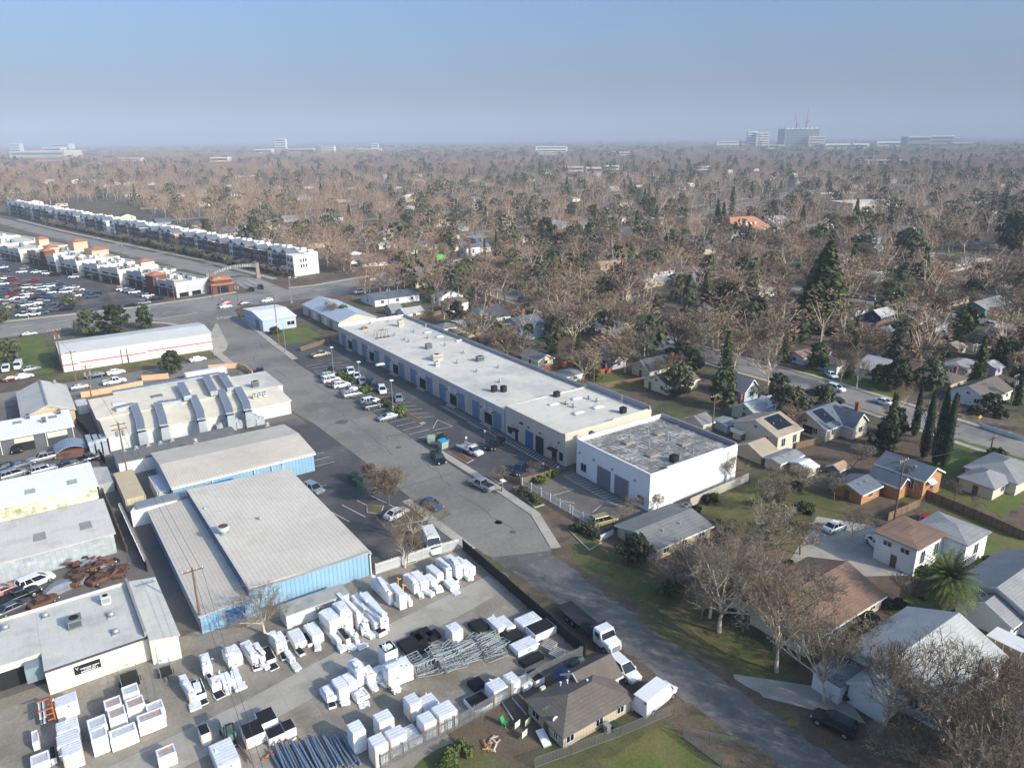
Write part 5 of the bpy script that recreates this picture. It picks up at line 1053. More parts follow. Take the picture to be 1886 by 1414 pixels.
def make_vehicle(kind):
 k=KIND[kind];t=thing('parked_'+kind if kind!='van' else 'cargo_van','x','car',(0,0,-500))
 b=MB();b.loft([ring(*s)for s in k['L']])
 if 'bed' in k:
  pass
 r0,r1,f1,f0,zb,zt=k['gh'][0];wb,wt=k['wb']
 base=[(-wb,r0,zb),(wb,r0,zb),(wb,f0,zb-.03),(-wb,f0,zb-.03)];top=[(-wt,r1,zt),(wt,r1,zt),(wt,f1,zt-.02),(-wt,f1,zt-.02)]
 if not k.get('noroof'):
  for i in range(4):
   a,c=base[i],top[i];b.tube((a[0],a[1],a[2]),(c[0],c[1],c[2]),.06,.05,5)
  if kind!='pickup' or 1:
   for s in(-1,1):
    m=.5 if kind!='pickup' else .45
    yb=r0+(f0-r0)*m;yt=r1+(f1-r1)*m;b.tube((s*wb*1.0,yb,zb),(s*wt*1.005,yt,zt),.045,.04,5)
    if kind in('suv','minivan'):b.tube((s*wb,r0+(f0-r0)*.22,zb),(s*wt*1.005,r1+(f1-r1)*.2,zt),.06,.05,5)
 for s in(-1,1):b.box(s*(wb+.06)-.1,f0-.35,zb,s*(wb+.06)+.1,f0-.2,zb+.16)
 o=b.build('body',BODYM,t,True,local=True)
 try:
  o.data.set_sharp_from_angle(angle=R(38))
 except Exception:pass
 b=MB();b.hexa(base+top);b.build('window_glass',CGLASS,t,local=True)
 if not k.get('noroof'):
  b=MB();w2=wt*1.0;b.loft([[(-w2,r1-.02,zt-.03),(w2,r1-.02,zt-.03),(w2*.93,r1+.05,zt+.045),(-w2*.93,r1+.05,zt+.045)],[(-w2,f1+.02,zt-.05),(w2,f1+.02,zt-.05),(w2*.93,f1-.06,zt+.03),(-w2*.93,f1-.06,zt+.03)]]);b.build('roof_panel',BODYM,t,local=True)
 for y in k['wy']:
  for s in(-1,1):
   w=k['L'][2][1];b=MB();b.tube((s*(w-.2),y,k['r']),(s*(w+.015),y,k['r']),k['r'],k['r'],14);q=b.build('wheel',TYRE,t,local=True)
   b=MB();b.tube((s*(w+.016),y,k['r']),(s*(w+.03),y,k['r']),k['r']*.62,k['r']*.55,10);b.build('rim',RIM,q,local=True)
 ye=k['L'][-2][0];we=k['L'][-2][1];ze=k['L'][-2][3];yr=k['L'][1][0];zr=k['L'][1][3]
 for s in(-1,1):
  b=MB();b.box(s*we*.82-.16,ye-.06,ze-.24,s*we*.82+.16,ye+.12,ze-.06);b.build('headlight',HEADL,t,local=True)
  b=MB();b.box(s*.78-.1,yr-.1,zr-.32,s*.78+.1,yr+.05,zr-.06);b.build('tail_light',TAILL,t,local=True)
 if 'bed' in k:
  b=MB();y0,y1=k['bed'];b.box(-.72,y0,1.055,.72,y1,1.075);b.build('bed_liner',mat('bed_liner',S(40,40,42),.9),t,local=True)
  b=MB();b.box(-.92,y0-.08,1.05,-.76,y1,1.2);b.box(.76,y0-.08,1.05,.92,y1,1.2);b.build('bed_rails',BODYM,t,local=True)
  b=MB();b.box(-.755,y0-.08,1.05,.755,y0,1.2);b.build('tailgate',BODYM,t,local=True)
 return t
SPLIT['bed_rails']='bed_rail'
for k_ in KIND:PROTO[k_]=make_vehicle(k_)
USEDP=set()
NICE={'suv':'SUV','saloon':'saloon','pickup':'pickup','minivan':'minivan','van':'van'}
def car(z,x,y,kind,colour,head,label,grp=None,sc=1.0):
 """head: degrees, direction the nose points (0 = +Y up the street)"""
 p=G(z,x,y,.5)if z!='w' else(x,y)
 o=dup(PROTO[kind],(p[0],p[1],.06),R(head),sc,label,grp,{BODYM.name:PC[colour]}if colour!='white' else None)
 o['category']={'pickup':'pickup','van':'van','suv':'SUV'}.get(kind,'car');CARPOS.append(p);return o
CARPOS=[]
g1='cars parked on the street side of the car park';g2='cars parked on the building side of the car park'
for x,y,k,c,l in((535,178,'suv','silver','farthest silver car in the row on the street side of the car park'),(548,205,'minivan','white','second white car from the far end on the street side'),(578,228,'saloon','red','only red car in the row on the street side of the car park'),(612,238,'suv','white','white SUV beside the red car in the car park'),(665,272,'saloon','silver','silver saloon right of the first gap on the street side'),(678,297,'minivan','silver','silver minivan before the round hedge on the street side'),(795,340,'suv','white','white SUV beside the dark grey one near the lamp post'),(808,370,'suv','grey','dark grey SUV near the middle lamp post'),(900,440,'saloon','silver','nearest shiny silver saloon on the street side of the car park')):
 car(6,x,y,k,c,-90+rnd.uniform(-3,3)if k!='saloon' else 90,l,g1)
for x,y,k,c,l in((670,152,'pickup','white','white pickup at the far end of the building side row'),(708,182,'saloon','white','white saloon behind the white pickup'),(742,212,'saloon','silver','silver saloon half hidden by the lamp post'),(790,225,'suv','black','black SUV in the building side row'),(820,252,'suv','green','dark green SUV between the black and the white SUV'),(868,272,'suv','white','boxy white SUV in the building side row'),(972,320,'saloon','silver','silver saloon alone at the near end of the building side row')):
 car(6,x,y,k,c,160+rnd.uniform(-4,4),l,g2)
car(6,480,47,'pickup','tan',-80,'tan pickup parked beside the brown roofed cottage')
car(6,1220,698,'pickup','black',168,'black pickup parked at the kerb by the bins');car(6,1578,612,'pickup','black',118,'black pickup in the shade of the beige building')
car(7,190,775,'suv','navy',115,'dark blue SUV in the shade behind the small bare tree')
car(6,1495,868,'pickup','silver',10,'silver pickup with tools in its open bed at the kerb')
car(6,1180,988,'saloon','blue',190,'grey blue saloon at the kerb behind the bare bush')
car(6,960,1046,'saloon','white',-75,'white saloon half hidden under the bare trees')
car(6,437,893,'suv','silver',195,'silver SUV parked beside the blue warehouse roof')
car(6,1180,1240,'van','white',165,'old white van with rusty roof beside the palisade fence')
car(7,722,1092,'minivan','olive',-98,'old olive and maroon wagon under the white fence of the courtyard')
car(6,100,146,'saloon','navy',-12,'dark car parked at the left kerb near the walled yard')
car(5,1245,76,'saloon','white',-85,'white saloon at the kerb beside the round evergreen');car(5,730,157,'saloon','white',-85,'white saloon parked before the striped building')
car(5,600,178,'saloon','navy',95,'navy saloon parked before the striped building');car(5,720,217,'pickup','white',-85,'white pickup parked along the tan wall');car(5,505,250,'saloon','silver',-85,'pale saloon behind the tan wall end')
car(5,38,138,'suv','white',175,'white SUV in the left yard nearest the photo edge');car(5,115,120,'van','white',170,'white van parked beside the white SUV in the left yard',sc=.85);car(5,195,136,'saloon','silver',-70,'silver car behind the pale gable roof');car(5,75,196,'saloon','maroon',-80,'maroon car in the left yard behind the wall');car(5,150,183,'saloon','white',-80,'white car beside the maroon one in the left yard')
car(5,275,772,'suv','silver',-80,'silver SUV above the lichen streaked shed');car(5,85,800,'minivan','silver',-72,'silver wagon with roof bars at the left edge above the lichen shed');car(5,470,735,'suv','black',-80,'black car right of the silver SUV above the lichen shed');car(5,555,705,'pickup','black',-80,'black pickup by the fence above the lichen shed')
car(5,280,697,'pickup','silver',95,'small pale pickup in front of the curved tin shed');car(5,110,637,'suv','black',175,'black SUV in the open bay of the white roofed garage');car(5,48,752,'saloon','black',-70,'black car at the left edge behind the wagon');car(5,130,742,'saloon','grey',-70,'dark grey car behind the silver wagon')
car(1,225,245,'minivan','white',-72,'vintage white station wagon with wooden flank before the tin shed');car(1,110,345,'pickup','black',-72,'black pickup with white bed frame among the wrecks');car(1,8,305,'saloon','pink',-70,'faded pink car cut by the left edge');car(1,90,410,'saloon','grey',-70,'grey covered car by the office parapet')
for x,y,h,l in((525,178,-60,'rusty car shell left in the wreck heap'),(640,135,-75,'rusty car shell at the back of the wreck heap'),(640,222,-65,'rusty car shell at the front of the wreck heap'),(500,225,-40,'low rusty car shell beside the tarpaulin'),(760,170,-20,'rusty shell at the right end of the wreck heap'),(270,365,-70,'rusty car hidden by the office parapet')):
 o=car(1,x,y,'saloon','rust',h,l,None,(.9,.82,.8));o.rotation_euler=(R(rnd.uniform(-5,5)),R(rnd.uniform(-6,6)),R(h))
 for c in o.children:
  if c.name.startswith('window'):c.material_slots[0].link='OBJECT';c.material_slots[0].material=plain('wreck_hole',S(52,38,32),.95)
  if c.name.startswith(('roof','body')):reslot(c,{BODYM.name:RUST})
car(3,850,800,'suv','white',178,'white SUV behind the tan cottage');car(3,1050,985,'van','white',-82,'white cargo van parked beside the tan cottage')
car(4,512,1138,'suv','black',12,'black SUV parked under the bare trees at the lower right')
car(8,520,1130,'saloon','white',-95,'white saloon on the drive left of the bare tree');car(8,788,1240,'saloon','white',150,'white coupe parked beside the two storey house');car(8,1095,1088,'saloon','red',-75,'red hatchback on the lawn by the wooden fence')
for z,x,y,k,c,h,l in((8,497,176,'saloon','white',150,'small white car on the drive by the bare trunks'),(8,525,260,'suv','white',178,'white SUV at the far kerb of the residential street'),(8,385,282,'saloon','grey',0,'dark grey saloon at the near kerb of the residential street'),(8,515,332,'saloon','black',0,'black saloon at the near kerb behind the solar house'),(8,830,346,'saloon','white',178,'white saloon at the far kerb under the pale tree'),
 (12,930,965,'saloon','grey',178,'dark car parked across the street under the sycamores'),(12,1100,1022,'saloon','silver',178,'silver saloon among the sycamores'),(12,1070,1078,'minivan','black',0,'black minivan at the near kerb under the sycamores'),(12,1240,1062,'pickup','red',178,'red pickup under the sycamores'),(12,1312,1088,'saloon','white',178,'white car right of the red pickup'),(12,1345,1155,'suv','grey',0,'grey SUV behind the dark roofed house'),(12,1440,1115,'saloon','red',178,'red car half hidden in the bare branches'),(12,350,772,'saloon','white',-80,'white car before the grey roofed house near the bamboo'),(12,315,802,'suv','grey',-80,'dark SUV below the white car near the bamboo'),(12,700,968,'saloon','white',0,'white car glimpsed behind the tall sycamore'),
 ('N1',245,795,'suv','white',-80,'white SUV driving on the arterial road'),('N1',1030,622,'saloon','maroon',95,'dark red car on the arterial road by the palms'),('N1',1350,582,'saloon','white',-80,'white car beyond the tall cypresses'),('N1',140,930,'pickup','white',100,'white work truck beside the grey roofed workshop'),
 (10,1560,826,'saloon','red',95,'red saloon crossing the junction'),(10,1568,848,'saloon','white',-85,'white saloon crossing in front of the red one'),(10,1705,826,'saloon','grey',-85,'grey car waiting behind the blue grey workshop'),(10,1748,728,'saloon','black',175,'left black car waiting at the boulevard mouth'),(10,1812,716,'suv','black',175,'right black car waiting at the boulevard mouth'),(10,1855,806,'saloon','white',95,'white car above the blue grey workshop roof'),(10,205,1038,'saloon','silver',-85,'silver car driving on the arterial past the green plot'),(13,430,300,'saloon','silver',60,'pale car by the orange roofed building'),(13,220,345,'saloon','white',60,'white car before the orange roofed building'),(13,65,905,'pickup','white',0,'white pickup half hidden left of the great conifer'),('R1',1510,220,'suv','white',0,'white SUV under the bare tree on the second street'),('R1',1010,130,'suv','grey',0,'dark SUV on the second street beside the yellow house'),('R1',720,75,'saloon','grey',0,'grey car at the far end of the second street'),(13,1380,590,'saloon','white',80,'white car under the wide flat roof'),(13,715,780,'suv','silver',0,'pale SUV right of the great conifer'),(13,820,795,'suv','silver',0,'silver SUV on the second street behind the conifer'),(13,1620,480,'saloon','grey',30,'dark car by the far park trees'),('L4',1050,595,'saloon','grey',0,'grey car at the far kerb above the white roofed house'),('L4',520,500,'pickup','silver',0,'silver pickup behind the blue gable house')):
 car(z,x,y,k,c,h,l)
p=G('N1',1015,560,1)
box_container(p[0]-3.2,p[1]-1.3,p[0]+3.2,p[1]+1.3,3.0,'bright green box truck on the arterial road',PC['lime'],'box_truck','truck')
p=G(1,385,295);b=MB();rr=[]
for i,(y,w,h)in enumerate(((-2.3,.3,.5),(-2,.85,.8),(-1,.95,1.25),(.4,.95,1.3),(1.2,.95,.95),(2.1,.8,.75),(2.35,.3,.4))):rr.append([(-w*1.05+rnd.uniform(-.05,.05),y,.02),(-w,y,h*.6),(-w*.6,y,h),(w*.6,y,h+rnd.uniform(-.06,.06)),(w,y,h*.6),(w*1.05,y,.02)])
b.loft(rr);o=b.build('covered_car',mat('grey_tarpaulin',S(128,132,142),.6,.15,1.2,.08,bump=.5));o.location=(p[0],p[1],.02);o.rotation_euler=(0,0,R(-72));tag(o,'car under a wrinkled grey tarpaulin beside the wrecks','covered car')
p0=G(3,560,470,1.0);p1=G(3,720,570,1.0);hd_=math.atan2(-(p1[0]-p0[0]),(p1[1]-p0[1]))
t=thing('flatbed_truck','large white cab lorry with long black flat bed parked at the kerb','truck',(53.4+.0,(p0[1]),.06),R(178));t.location=((p0[0]+p1[0])/2-.2,(p0[1]+p1[1])/2,.06)
b=MB();b.loft([ring(2.1,1.05,.5,2.45),ring(2.2,1.1,.5,2.6),ring(3.5,1.1,.5,2.6),ring(3.9,1.1,.5,1.75),ring(5.0,1.0,.55,1.6),ring(5.35,.8,.6,1.2)]);b.build('cab',PC['white'],t,local=True)
b=MB();b.hexa([(-1.0,3.5,1.75),(1.0,3.5,1.75),(1.0,3.98,1.75),(-1,3.98,1.75),(-.95,3.3,2.45),(.95,3.3,2.45),(.95,3.56,2.45),(-.95,3.56,2.45)]);b.build('windscreen',CGLASS,t,local=True)
for s in(-1,1):
 b=MB();b.box(s*1.1-.02,2.5,1.65,s*1.1+.02,3.4,2.3);b.build('side_window',CGLASS,t,local=True)
 b=MB();b.box(s*.7-.16,5.15,.95,s*.7+.16,5.3,1.2);b.build('headlight',HEADL,t,local=True)
 b=MB();b.box(s*1.35-.1,3.4,1.7,s*1.35+.1,3.5,2.2);b.build('mirror',BLACK,t,local=True)
b=MB();b.box(-.6,5.2,.7,.6,5.42,1.3);b.build('grille',GREYTRIM,t,local=True)
b=MB();b.box(-1.2,-5.4,1.05,1.2,1.8,1.22);b.box(-1.2,1.65,1.221,1.2,1.8,2.5);b.box(-.5,-5,.6,.5,2.1,1.04);b.build('flat_bed',mat('dark_bed',S(44,44,50),.8,.1,.5,.06,stripes=((1,.5,.03,.2),)),t,local=True)
for y in(-3.2,-2.1,4.3):
 for s in(-1,1):
  b=MB();b.tube((s*.7,y,.5),(s*1.12,y,.5),.5,.5,16);q=b.build('wheel',TYRE,t,local=True);b=MB();b.tube((s*1.121,y,.5),(s*1.14,y,.5),.27,.22,10);b.build('rim',RIM,q,local=True)
p=G(6,1425,650,.6)
t=thing('flatbed_truck','small white truck with bare steel bed in the car park','truck',(p[0],p[1],.06),R(192))
b=MB();b.loft([ring(.4,.9,.45,1.0),ring(.5,.95,.4,1.15),ring(1.6,.95,.4,1.12),ring(2.6,.92,.42,1.08),ring(2.85,.8,.5,.85)]);b.build('body',PC['white'],t,local=True)
b=MB();b.hexa([(-.88,.45,1.1),(.88,.45,1.1),(.88,1.65,1.1),(-.88,1.65,1.1),(-.75,.55,1.8),(.75,.55,1.8),(.75,1.15,1.8),(-.75,1.15,1.8)]);b.build('window_glass',CGLASS,t,local=True)
b=MB();b.box(-.78,.5,1.8,.78,1.2,1.87);b.build('roof_panel',PC['white'],t,local=True)
b=MB();b.box(-1.1,-3.0,.95,1.1,.3,1.08);b.box(-1.1,.18,1.081,1.1,.3,2.0);b.build('flat_bed',mat('pale_bed',S(150,150,146)),t,local=True)
b=MB()
for s in(-1,1):b.box(s*1.1-.05,-3.0,1.081,s*1.1+.05,.17,1.5)
b.build('bed_rails',PC['white'],t,local=True)
b=MB();b.box(-1.2,1.9,1.3,1.2,2.0,1.4);
for y in(-1.7,1.75):
 for s in(-1,1):
  b=MB();b.tube((s*.75,y,.42),(s*.97,y,.42),.42,.42,14);q=b.build('wheel',TYRE,t,local=True);b=MB();b.tube((s*.971,y,.42),(s*.985,y,.42),.25,.2,10);b.build('rim',RIM,q,local=True)
for s in(-1,1):
 b=MB();b.box(s*.7-.15,2.7,.75,s*.7+.15,2.87,.95);b.build('headlight',HEADL,t,local=True)
def small_car(kind):
 k=KIND[kind];b=MB();b.loft([ring(*s)for s in k['L']],0);r0,r1,f1,f0,zb,zt=k['gh'][0];wb,wt=k['wb']
 b.hexa([(-wb,r0,zb),(wb,r0,zb),(wb,f0,zb),(-wb,f0,zb),(-wt,r1,zt),(wt,r1,zt),(wt,f1,zt),(-wt,f1,zt)],1)
 b.box(-wt*.95,r1,zt+.004,wt*.95,f1,zt+.05,0)
 for y in k['wy']:
  for s in(-1,1):b.tube((s*(k['L'][2][1]-.2),y,k['r']),(s*(k['L'][2][1]+.02),y,k['r']),k['r'],k['r'],8,2)
 return b.mesh('car',[BODYM,CGLASS,TYRE])
SM={k:small_car(k)for k in('saloon','suv','pickup','minivan')}
lotc=[(45,740),(62,718),(40,600),(90,660),(20,690),(235,668),(110,712),(180,715),(260,715),(345,705),(395,685),(430,692),(50,800),(115,765),(150,785),(220,755),(280,752),(305,768),(352,750),(205,832),(265,820),(315,827),(375,800),(412,803),(150,842),(95,850),(20,857),(460,718),(455,746),(510,716),(547,731),(485,797),(525,771),(612,760),(642,777),(662,762),(175,880),(170,907),(232,900),(290,890),(320,862),(392,870),(465,866),(150,607),(165,580),(250,607),(330,617),(382,627),(512,642),(15,515),(65,517),(120,520),(20,575),(45,450),(70,460),(95,475),(120,487),(8,760),(75,770),(12,800),(190,760),(250,790),(100,735),(30,650),(330,780),(240,860),(130,810),(60,845),(350,830),(440,842),(300,730),(410,730)]
cols=['white','white','silver','black','grey','white','silver','blue','black','grey','white','red','silver','white','navy']
rows={}
items=[]
for i,(x,y)in enumerate(lotc):items.append((G(10,x,y,.5),x,y))
items.sort(key=lambda q:(round(q[2]/32),q[1]))
from itertools import groupby
for rown,(ky,grp_)in enumerate(groupby(items,key=lambda q:round(q[2]/32))):
 grp_=list(grp_)
 for j,(p,x,y)in enumerate(grp_):
  k=rnd.choice(['saloon','suv','saloon','suv','minivan','pickup']);c=rnd.choice(cols)
  o=bpy.data.objects.new('parked_car',SM[k]);col.objects.link(o);o.location=(p[0],p[1],.06);o.rotation_euler=(0,0,R(-105+rnd.choice([0,180])+rnd.uniform(-4,4)))
  if c!='white':reslot(o,{BODYM.name:PC[c]})
  tag(o,'%s %s in the shopping car park, %s row from the top, %s'%(c,NICE[k],ORD[rown],od(j,len(grp_)).replace('from the left','from left')),'car','cars in the shopping centre car park')
for i,(x,y)in enumerate(((850,727),(878,735),(905,740),(935,748),(1000,768),(1030,772),(1095,792),(920,836),(1005,822))):
 p=G(10,x,y,.5);k=['suv','saloon','suv','suv','suv','saloon','suv','saloon','suv'][i];c=['white','white','silver','white','grey','white','black','black','silver'][i]
 o=bpy.data.objects.new('parked_car',SM[k]);col.objects.link(o);o.location=(p[0],p[1],.06);o.rotation_euler=(0,0,R(-100))
 if c!='white':reslot(o,{BODYM.name:PC[c]})
 tag(o,'%s %s parked along the front of the nearest shop block, %s'%(c,NICE[k],od(i,9)),'car','cars in front of the nearest shop block')
def drop(o):
 for c in list(o.children):drop(c)
 bpy.data.objects.remove(o)
for k_ in PROTO:drop(PROTO[k_])
def shingle(name,c,dk=.18):return mat(name,c,.92,.12,.35,.12,stripes=((2,.16,.03,dk),),stains=((tuple(q*.78 for q in c),.25,.5,.68,.6),(tuple(min(1,q*1.3)for q in c),1.1,.62,.75,.4)))
RF={'brown':shingle('brown_shingle',S(134,108,92)),'grey':shingle('grey_shingle',S(146,146,146)),'dark':shingle('dark_shingle',S(84,86,90)),'light':shingle('light_shingle',S(180,180,177)),'tan':shingle('tan_shingle',S(168,152,132)),
 'slate':shingle('slate_shingle',S(104,112,122)),'taupe':shingle('taupe_shingle',S(110,102,94)),'white':mat('white_roof_sheet',S(220,220,218),.7,.08,.4,.05),'greygreen':shingle('greygreen_shingle',S(128,128,126)),'rose':shingle('rose_shingle',S(150,118,108)),
 'orange':mat('orange_tile',S(176,122,96),.85,.12,.6,.12,stripes=((2,.22,.05,.2),)),'palebr':shingle('pale_brown_shingle',S(176,148,120))}
def stucco(n,c):return mat('stucco_'+n,c,.9,.06,.5,.05,stains=((tuple(q*.85 for q in c),.6,.55,.72,.5),))
WL={'white':stucco('white',S(228,228,224)),'cream':stucco('cream',S(228,218,186)),'yellow':stucco('yellow',S(222,208,140)),'grey':stucco('grey',S(150,152,156)),'blue':stucco('blue',S(46,66,120)),'paleblue':stucco('paleblue',S(174,192,200)),
 'tan':stucco('tan',S(196,178,150)),'beige':stucco('beige',S(206,196,178)),'orange':mat('orange_boards',S(180,132,90),.85,.08,1,.06,stripes=((2,.28,.03,.2),)),'teal':stucco('teal',S(92,124,130)),'lavender':stucco('lavender',S(178,174,192)),'brick':mat('red_brick',S(150,86,66),.9,.1,1,.1,brick=(5,.8,1.15)),
 'board':mat('vertical_board',S(190,174,152),.85,.06,.6,.05,stripes=((0,.42,.05,.28),(1,.42,.05,.28))),'green':stucco('green',S(188,200,168)),'brown':stucco('brown',S(120,92,72)),'pink':stucco('pink',S(204,180,172))}
BRICK=WL['brick'];DOORM=plain('house_door',S(112,84,66),.7);GARD=plain('garage_door_white',S(214,212,206),.6)
def wy_(t,x0,x1,y,z0,z1,fr=TRIM):
 b=MB();b.box(x0,y-.04,z0,x1,y-.004,z1,0);q=.07
 for a in((x0-q,z0-q,x1+q,z0),(x0-q,z1,x1+q,z1+q),(x0-q,z0,x0,z1),(x1,z0,x1+q,z1),((x0+x1)/2-.03,z0,(x0+x1)/2+.03,z1)):b.box(a[0],y-.07,a[1],a[2],y-.003,a[3],1)
 return b.build('window',[GLASSD,fr],t)
def wx_(t,y0,y1,x,z0,z1,fr=TRIM):
 b=MB();b.box(x-.04,y0,z0,x-.004,y1,z1,0);q=.07
 for a in((y0-q,z0-q,y1+q,z0),(y0-q,z1,y1+q,z1+q),(y0-q,z0,y0,z1),(y1,z0,y1+q,z1),((y0+y1)/2-.03,z0,(y0+y1)/2+.03,z1)):b.box(x-.07,a[0],a[1],x-.003,a[2],a[3],1)
 return b.build('window',[GLASSD,fr],t)
HRECT=[]
def chimney(t,x,y,h,z0=0,w=.7):
 b=MB();b.box(x-w/2,y-w/2,z0,x+w/2,y+w/2,h);b.box(x-w/2-.08,y-w/2-.08,h,x+w/2+.08,y+w/2+.08,h+.18);b.cyl(x,y,h+.18,h+.4,.14,8);return b.build('chimney',BRICK,t)
def house(label,r,h,rise,axis,wall,roof,far=0,win=True,chim=None,door=True,fascia=True,cat='house',name='house',two=False,over=.4):
 x0,y0,x1,y1=r;HRECT.append(r);t=thing(name,label,cat,((x0+x1)/2,(y0+y1)/2,0))
 if axis=='hip':hip_into(t,x0,y0,x1,y1,h,rise,WL[wall],RF[roof],over)
 elif axis=='flat':
  b=MB();b.box(x0,y0,0,x1,y1,h);b.build('wall',WL[wall],t);b=MB();b.box(x0-over,y0-over,h+.004,x1+over,y1+over,h+.16);b.build('roof',RF[roof],t)
 else:gable_into(t,x0,y0,x1,y1,h,rise,axis,WL[wall],RF[roof],over,.14,TRIM if fascia and not far else None)
 W,D=x1-x0,y1-y0
 if win:
  z0,z1=max(.5,h*.36),h*.8
  n=max(1,int(W/3.6))if not far else max(1,int(W/5))
  for k in range(n):
   c=x0+W*(k+.5)/n;wy_(t,c-.55,c+.55,y0,z0,z1)
  n=max(1,int(D/4))if not far else 1
  for k in range(n):
   c=y0+D*(k+.5)/n
   if door and k==n-1 and not far:
    b=MB();b.box(x0-.06,c-.45,.02,x0-.004,c+.45,min(h*.8,2.0));b.build('door',DOORM,t)
   else:wx_(t,c-.5,c+.5,x0,z0,z1)
  if axis in('x','y')and rise>1.6 and not far:
   if axis=='y':wy_(t,(x0+x1)/2-.35,(x0+x1)/2+.35,y0,h+.15,h+.8)
   else:wx_(t,(y0+y1)/2-.35,(y0+y1)/2+.35,x0,h+.15,h+.8)
 if not far and axis in('x','y')and W>5:
  for q in(.3,.62):
   px_,py_=(x0+W*q,y0+D*.27)if axis=='x' else(x0+W*.27,y0+D*q);z=h+rise*.54;b=MB();b.cyl(px_,py_,z-.2,z+.45,.1,7);b.cyl(px_,py_,z+.45,z+.52,.17,7);b.build('roof_pipe',VENTM,t)
 if chim is not None:
  chimney(t,x0+W*chim[0],y0+D*chim[1],h+rise+.9,0 if chim[0]<0 or chim[1]<0 else h*.8)
 return t
def wing(t,r,h,rise,axis,wall,roof,win=True):
 x0,y0,x1,y1=r;HRECT.append(r)
 if axis=='hip':hip_into(t,x0,y0,x1,y1,h,rise,WL[wall],RF[roof],.35,wname='wing_wall',rname='wing_roof')
 else:gable_into(t,x0,y0,x1,y1,h,rise,axis,WL[wall],RF[roof],.35,.15,TRIM,wname='wing_wall',rname='wing_roof')
 if win:wy_(t,(x0+x1)/2-.6,(x0+x1)/2+.6,y0,h*.4,h*.8)
t=house('brown shingled house with cream walls behind the two bare sycamores',(71.6,42.0,88.4,53.2),2.0,2.1,'x','cream','brown',chim=(.25,.95))
b=MB();b.add([(82.5,48.2,3.82),(88.7,48.2,3.82),(88.7,46.2,3.10),(84,46.2,3.10)],[(0,3,2,1)]);b.build('roof_patch',RF['grey'],t)
t=house('large white house with pale grey roof at the lower right under bare branches',(72.6,26.6,86.4,37.6),3.3,2.3,'x','white','light')
wing(t,(68.8,30.5,72.59,34.6),2.7,1.5,'x','white','light');
b=MB();b.box(67.6,34.9,0,72.5,38.2,2.5);b.build('porch_wall',WL['white'],t);b=MB();b.box(67.3,34.7,2.5,72.55,38.5,2.64);b.build('porch_roof',RF['slate'],t)
for k in range(3):wx_(t,27.6+k*1.2,28.5+k*1.2,72.6,1.4,2.6)
t=thing('cottage','tan board cottage with brown hip roof and white windows at the bottom centre','house',(44,51,0));HRECT.append((38.6,47.3,49.8,56.5))
hip_into(t,38.8,47.5,48.2,53.6,1.75,1.55,WL['board'],RF['taupe'],.4)
gable_into(t,44.6,50.9,49.6,54.6,1.95,1.35,'x',WL['board'],RF['taupe'],.35,.14,TRIM,wname='wing_wall',rname='wing_roof')
for x in(39.2,43.2,46.2):wy_(t,x,x+.95,47.5,.6,1.45)
wx_(t,48.4,49.0,38.8,.5,1.4);wx_(t,51.6,52.8,38.8,.5,1.4);wy_(t,48.7,49.2,50.9,.9,1.6)
b=MB();b.box(48.3,47.3,0,48.42,47.42,1.7);b.box(48.25,47.6,0.05,49.3,50.8,.25);b.build('porch',TRIM,t)
b=MB();b.box(38.73,50.0,.02,38.796,50.8,1.5);b.build('door',DOORM,t)
for z,x,y,h in((3,505,825,2.6),(3,495,878,2.5),(3,452,892,2.4),(3,620,875,2.9),(3,582,1005,2.4)):
 p=G(z,x,y,h);b=MB();b.cyl(p[0],p[1],h-.5,h+.35,.07,8);b.cyl(p[0],p[1],h+.35,h+.42,.13,8);b.box(p[0]-.15,p[1]-.15,h-.5,p[0]+.15,p[1]+.15,h-.12);b.build('roof_pipe',TRIM,t)
for x,y,h in((550,803,2.4),(340,908,2.1),(740,1008,2.0),(560,1107,2.0)):
 p=G(3,x,y,h);b=MB();b.box(p[0]-.3,p[1]-.18,h-.3,p[0]+.3,p[1]+.18,h+.12);b.build('roof_vent',mat('cream_vent',S(210,200,176)),t)
p=G(3,415,1105,2.2);tt=thing('satellite_dish','white satellite dish on the edge of the cottage roof','satellite dish',(p[0],p[1],1.9));b=MB();b.cyl(p[0],p[1],1.75,2.3,.03,6);b.build('mast',GREYTRIM,tt);b=MB();b.loft([[(p[0]+r_*math.cos(k*math.pi/6),p[1]-.05-d,2.35+r_*math.sin(k*math.pi/6))for k in range(12)]for r_,d in((.04,0),(.2,.02),(.32,.07))],caps=False);b.build('dish',TRIM,tt)
p=G(3,365,1060,2.2);b=MB();b.cyl(0,0,0,.9,.02,5);b.tube((-.5,0,.85),(.5,.1,.85),.015,.015,4)
for k in range(4):b.tube((-.4+.25*k,-.25,.85),(-.4+.25*k,.25,.85),.012,.012,4)
o=b.build('aerial',GREYTRIM);o.location=(p[0],p[1],1.9);tag(o,'thin television aerial on the cottage roof','aerial')
for i,(x,y,w,c,l,n)in enumerate(((105,1150,.5,S(40,150,80),'green folding chair on the bare earth left of the cottage','garden_chair'),)):
 p=G(3,x,y);t2=thing(n,l,'chair',(p[0],p[1],.03),.4);gm=plain('green_fabric',c,.8)
 b=MB();b.box(-.28,-.25,.4,.28,.25,.45);b.build('seat',gm,t2,local=True);b=MB();b.hexa([(-.28,.25,.45),(.28,.25,.45),(.28,.3,.45),(-.28,.3,.45),(-.28,.5,1.05),(.28,.5,1.05),(.28,.55,1.05),(-.28,.55,1.05)]);b.build('backrest',gm,t2,local=True)
 b=MB()
 for s in(-1,1):
  for q in(-.22,.22):b.cyl(s*.25,q,0,.399,.02,5)
 b.build('legs',TRIM,t2,local=True)
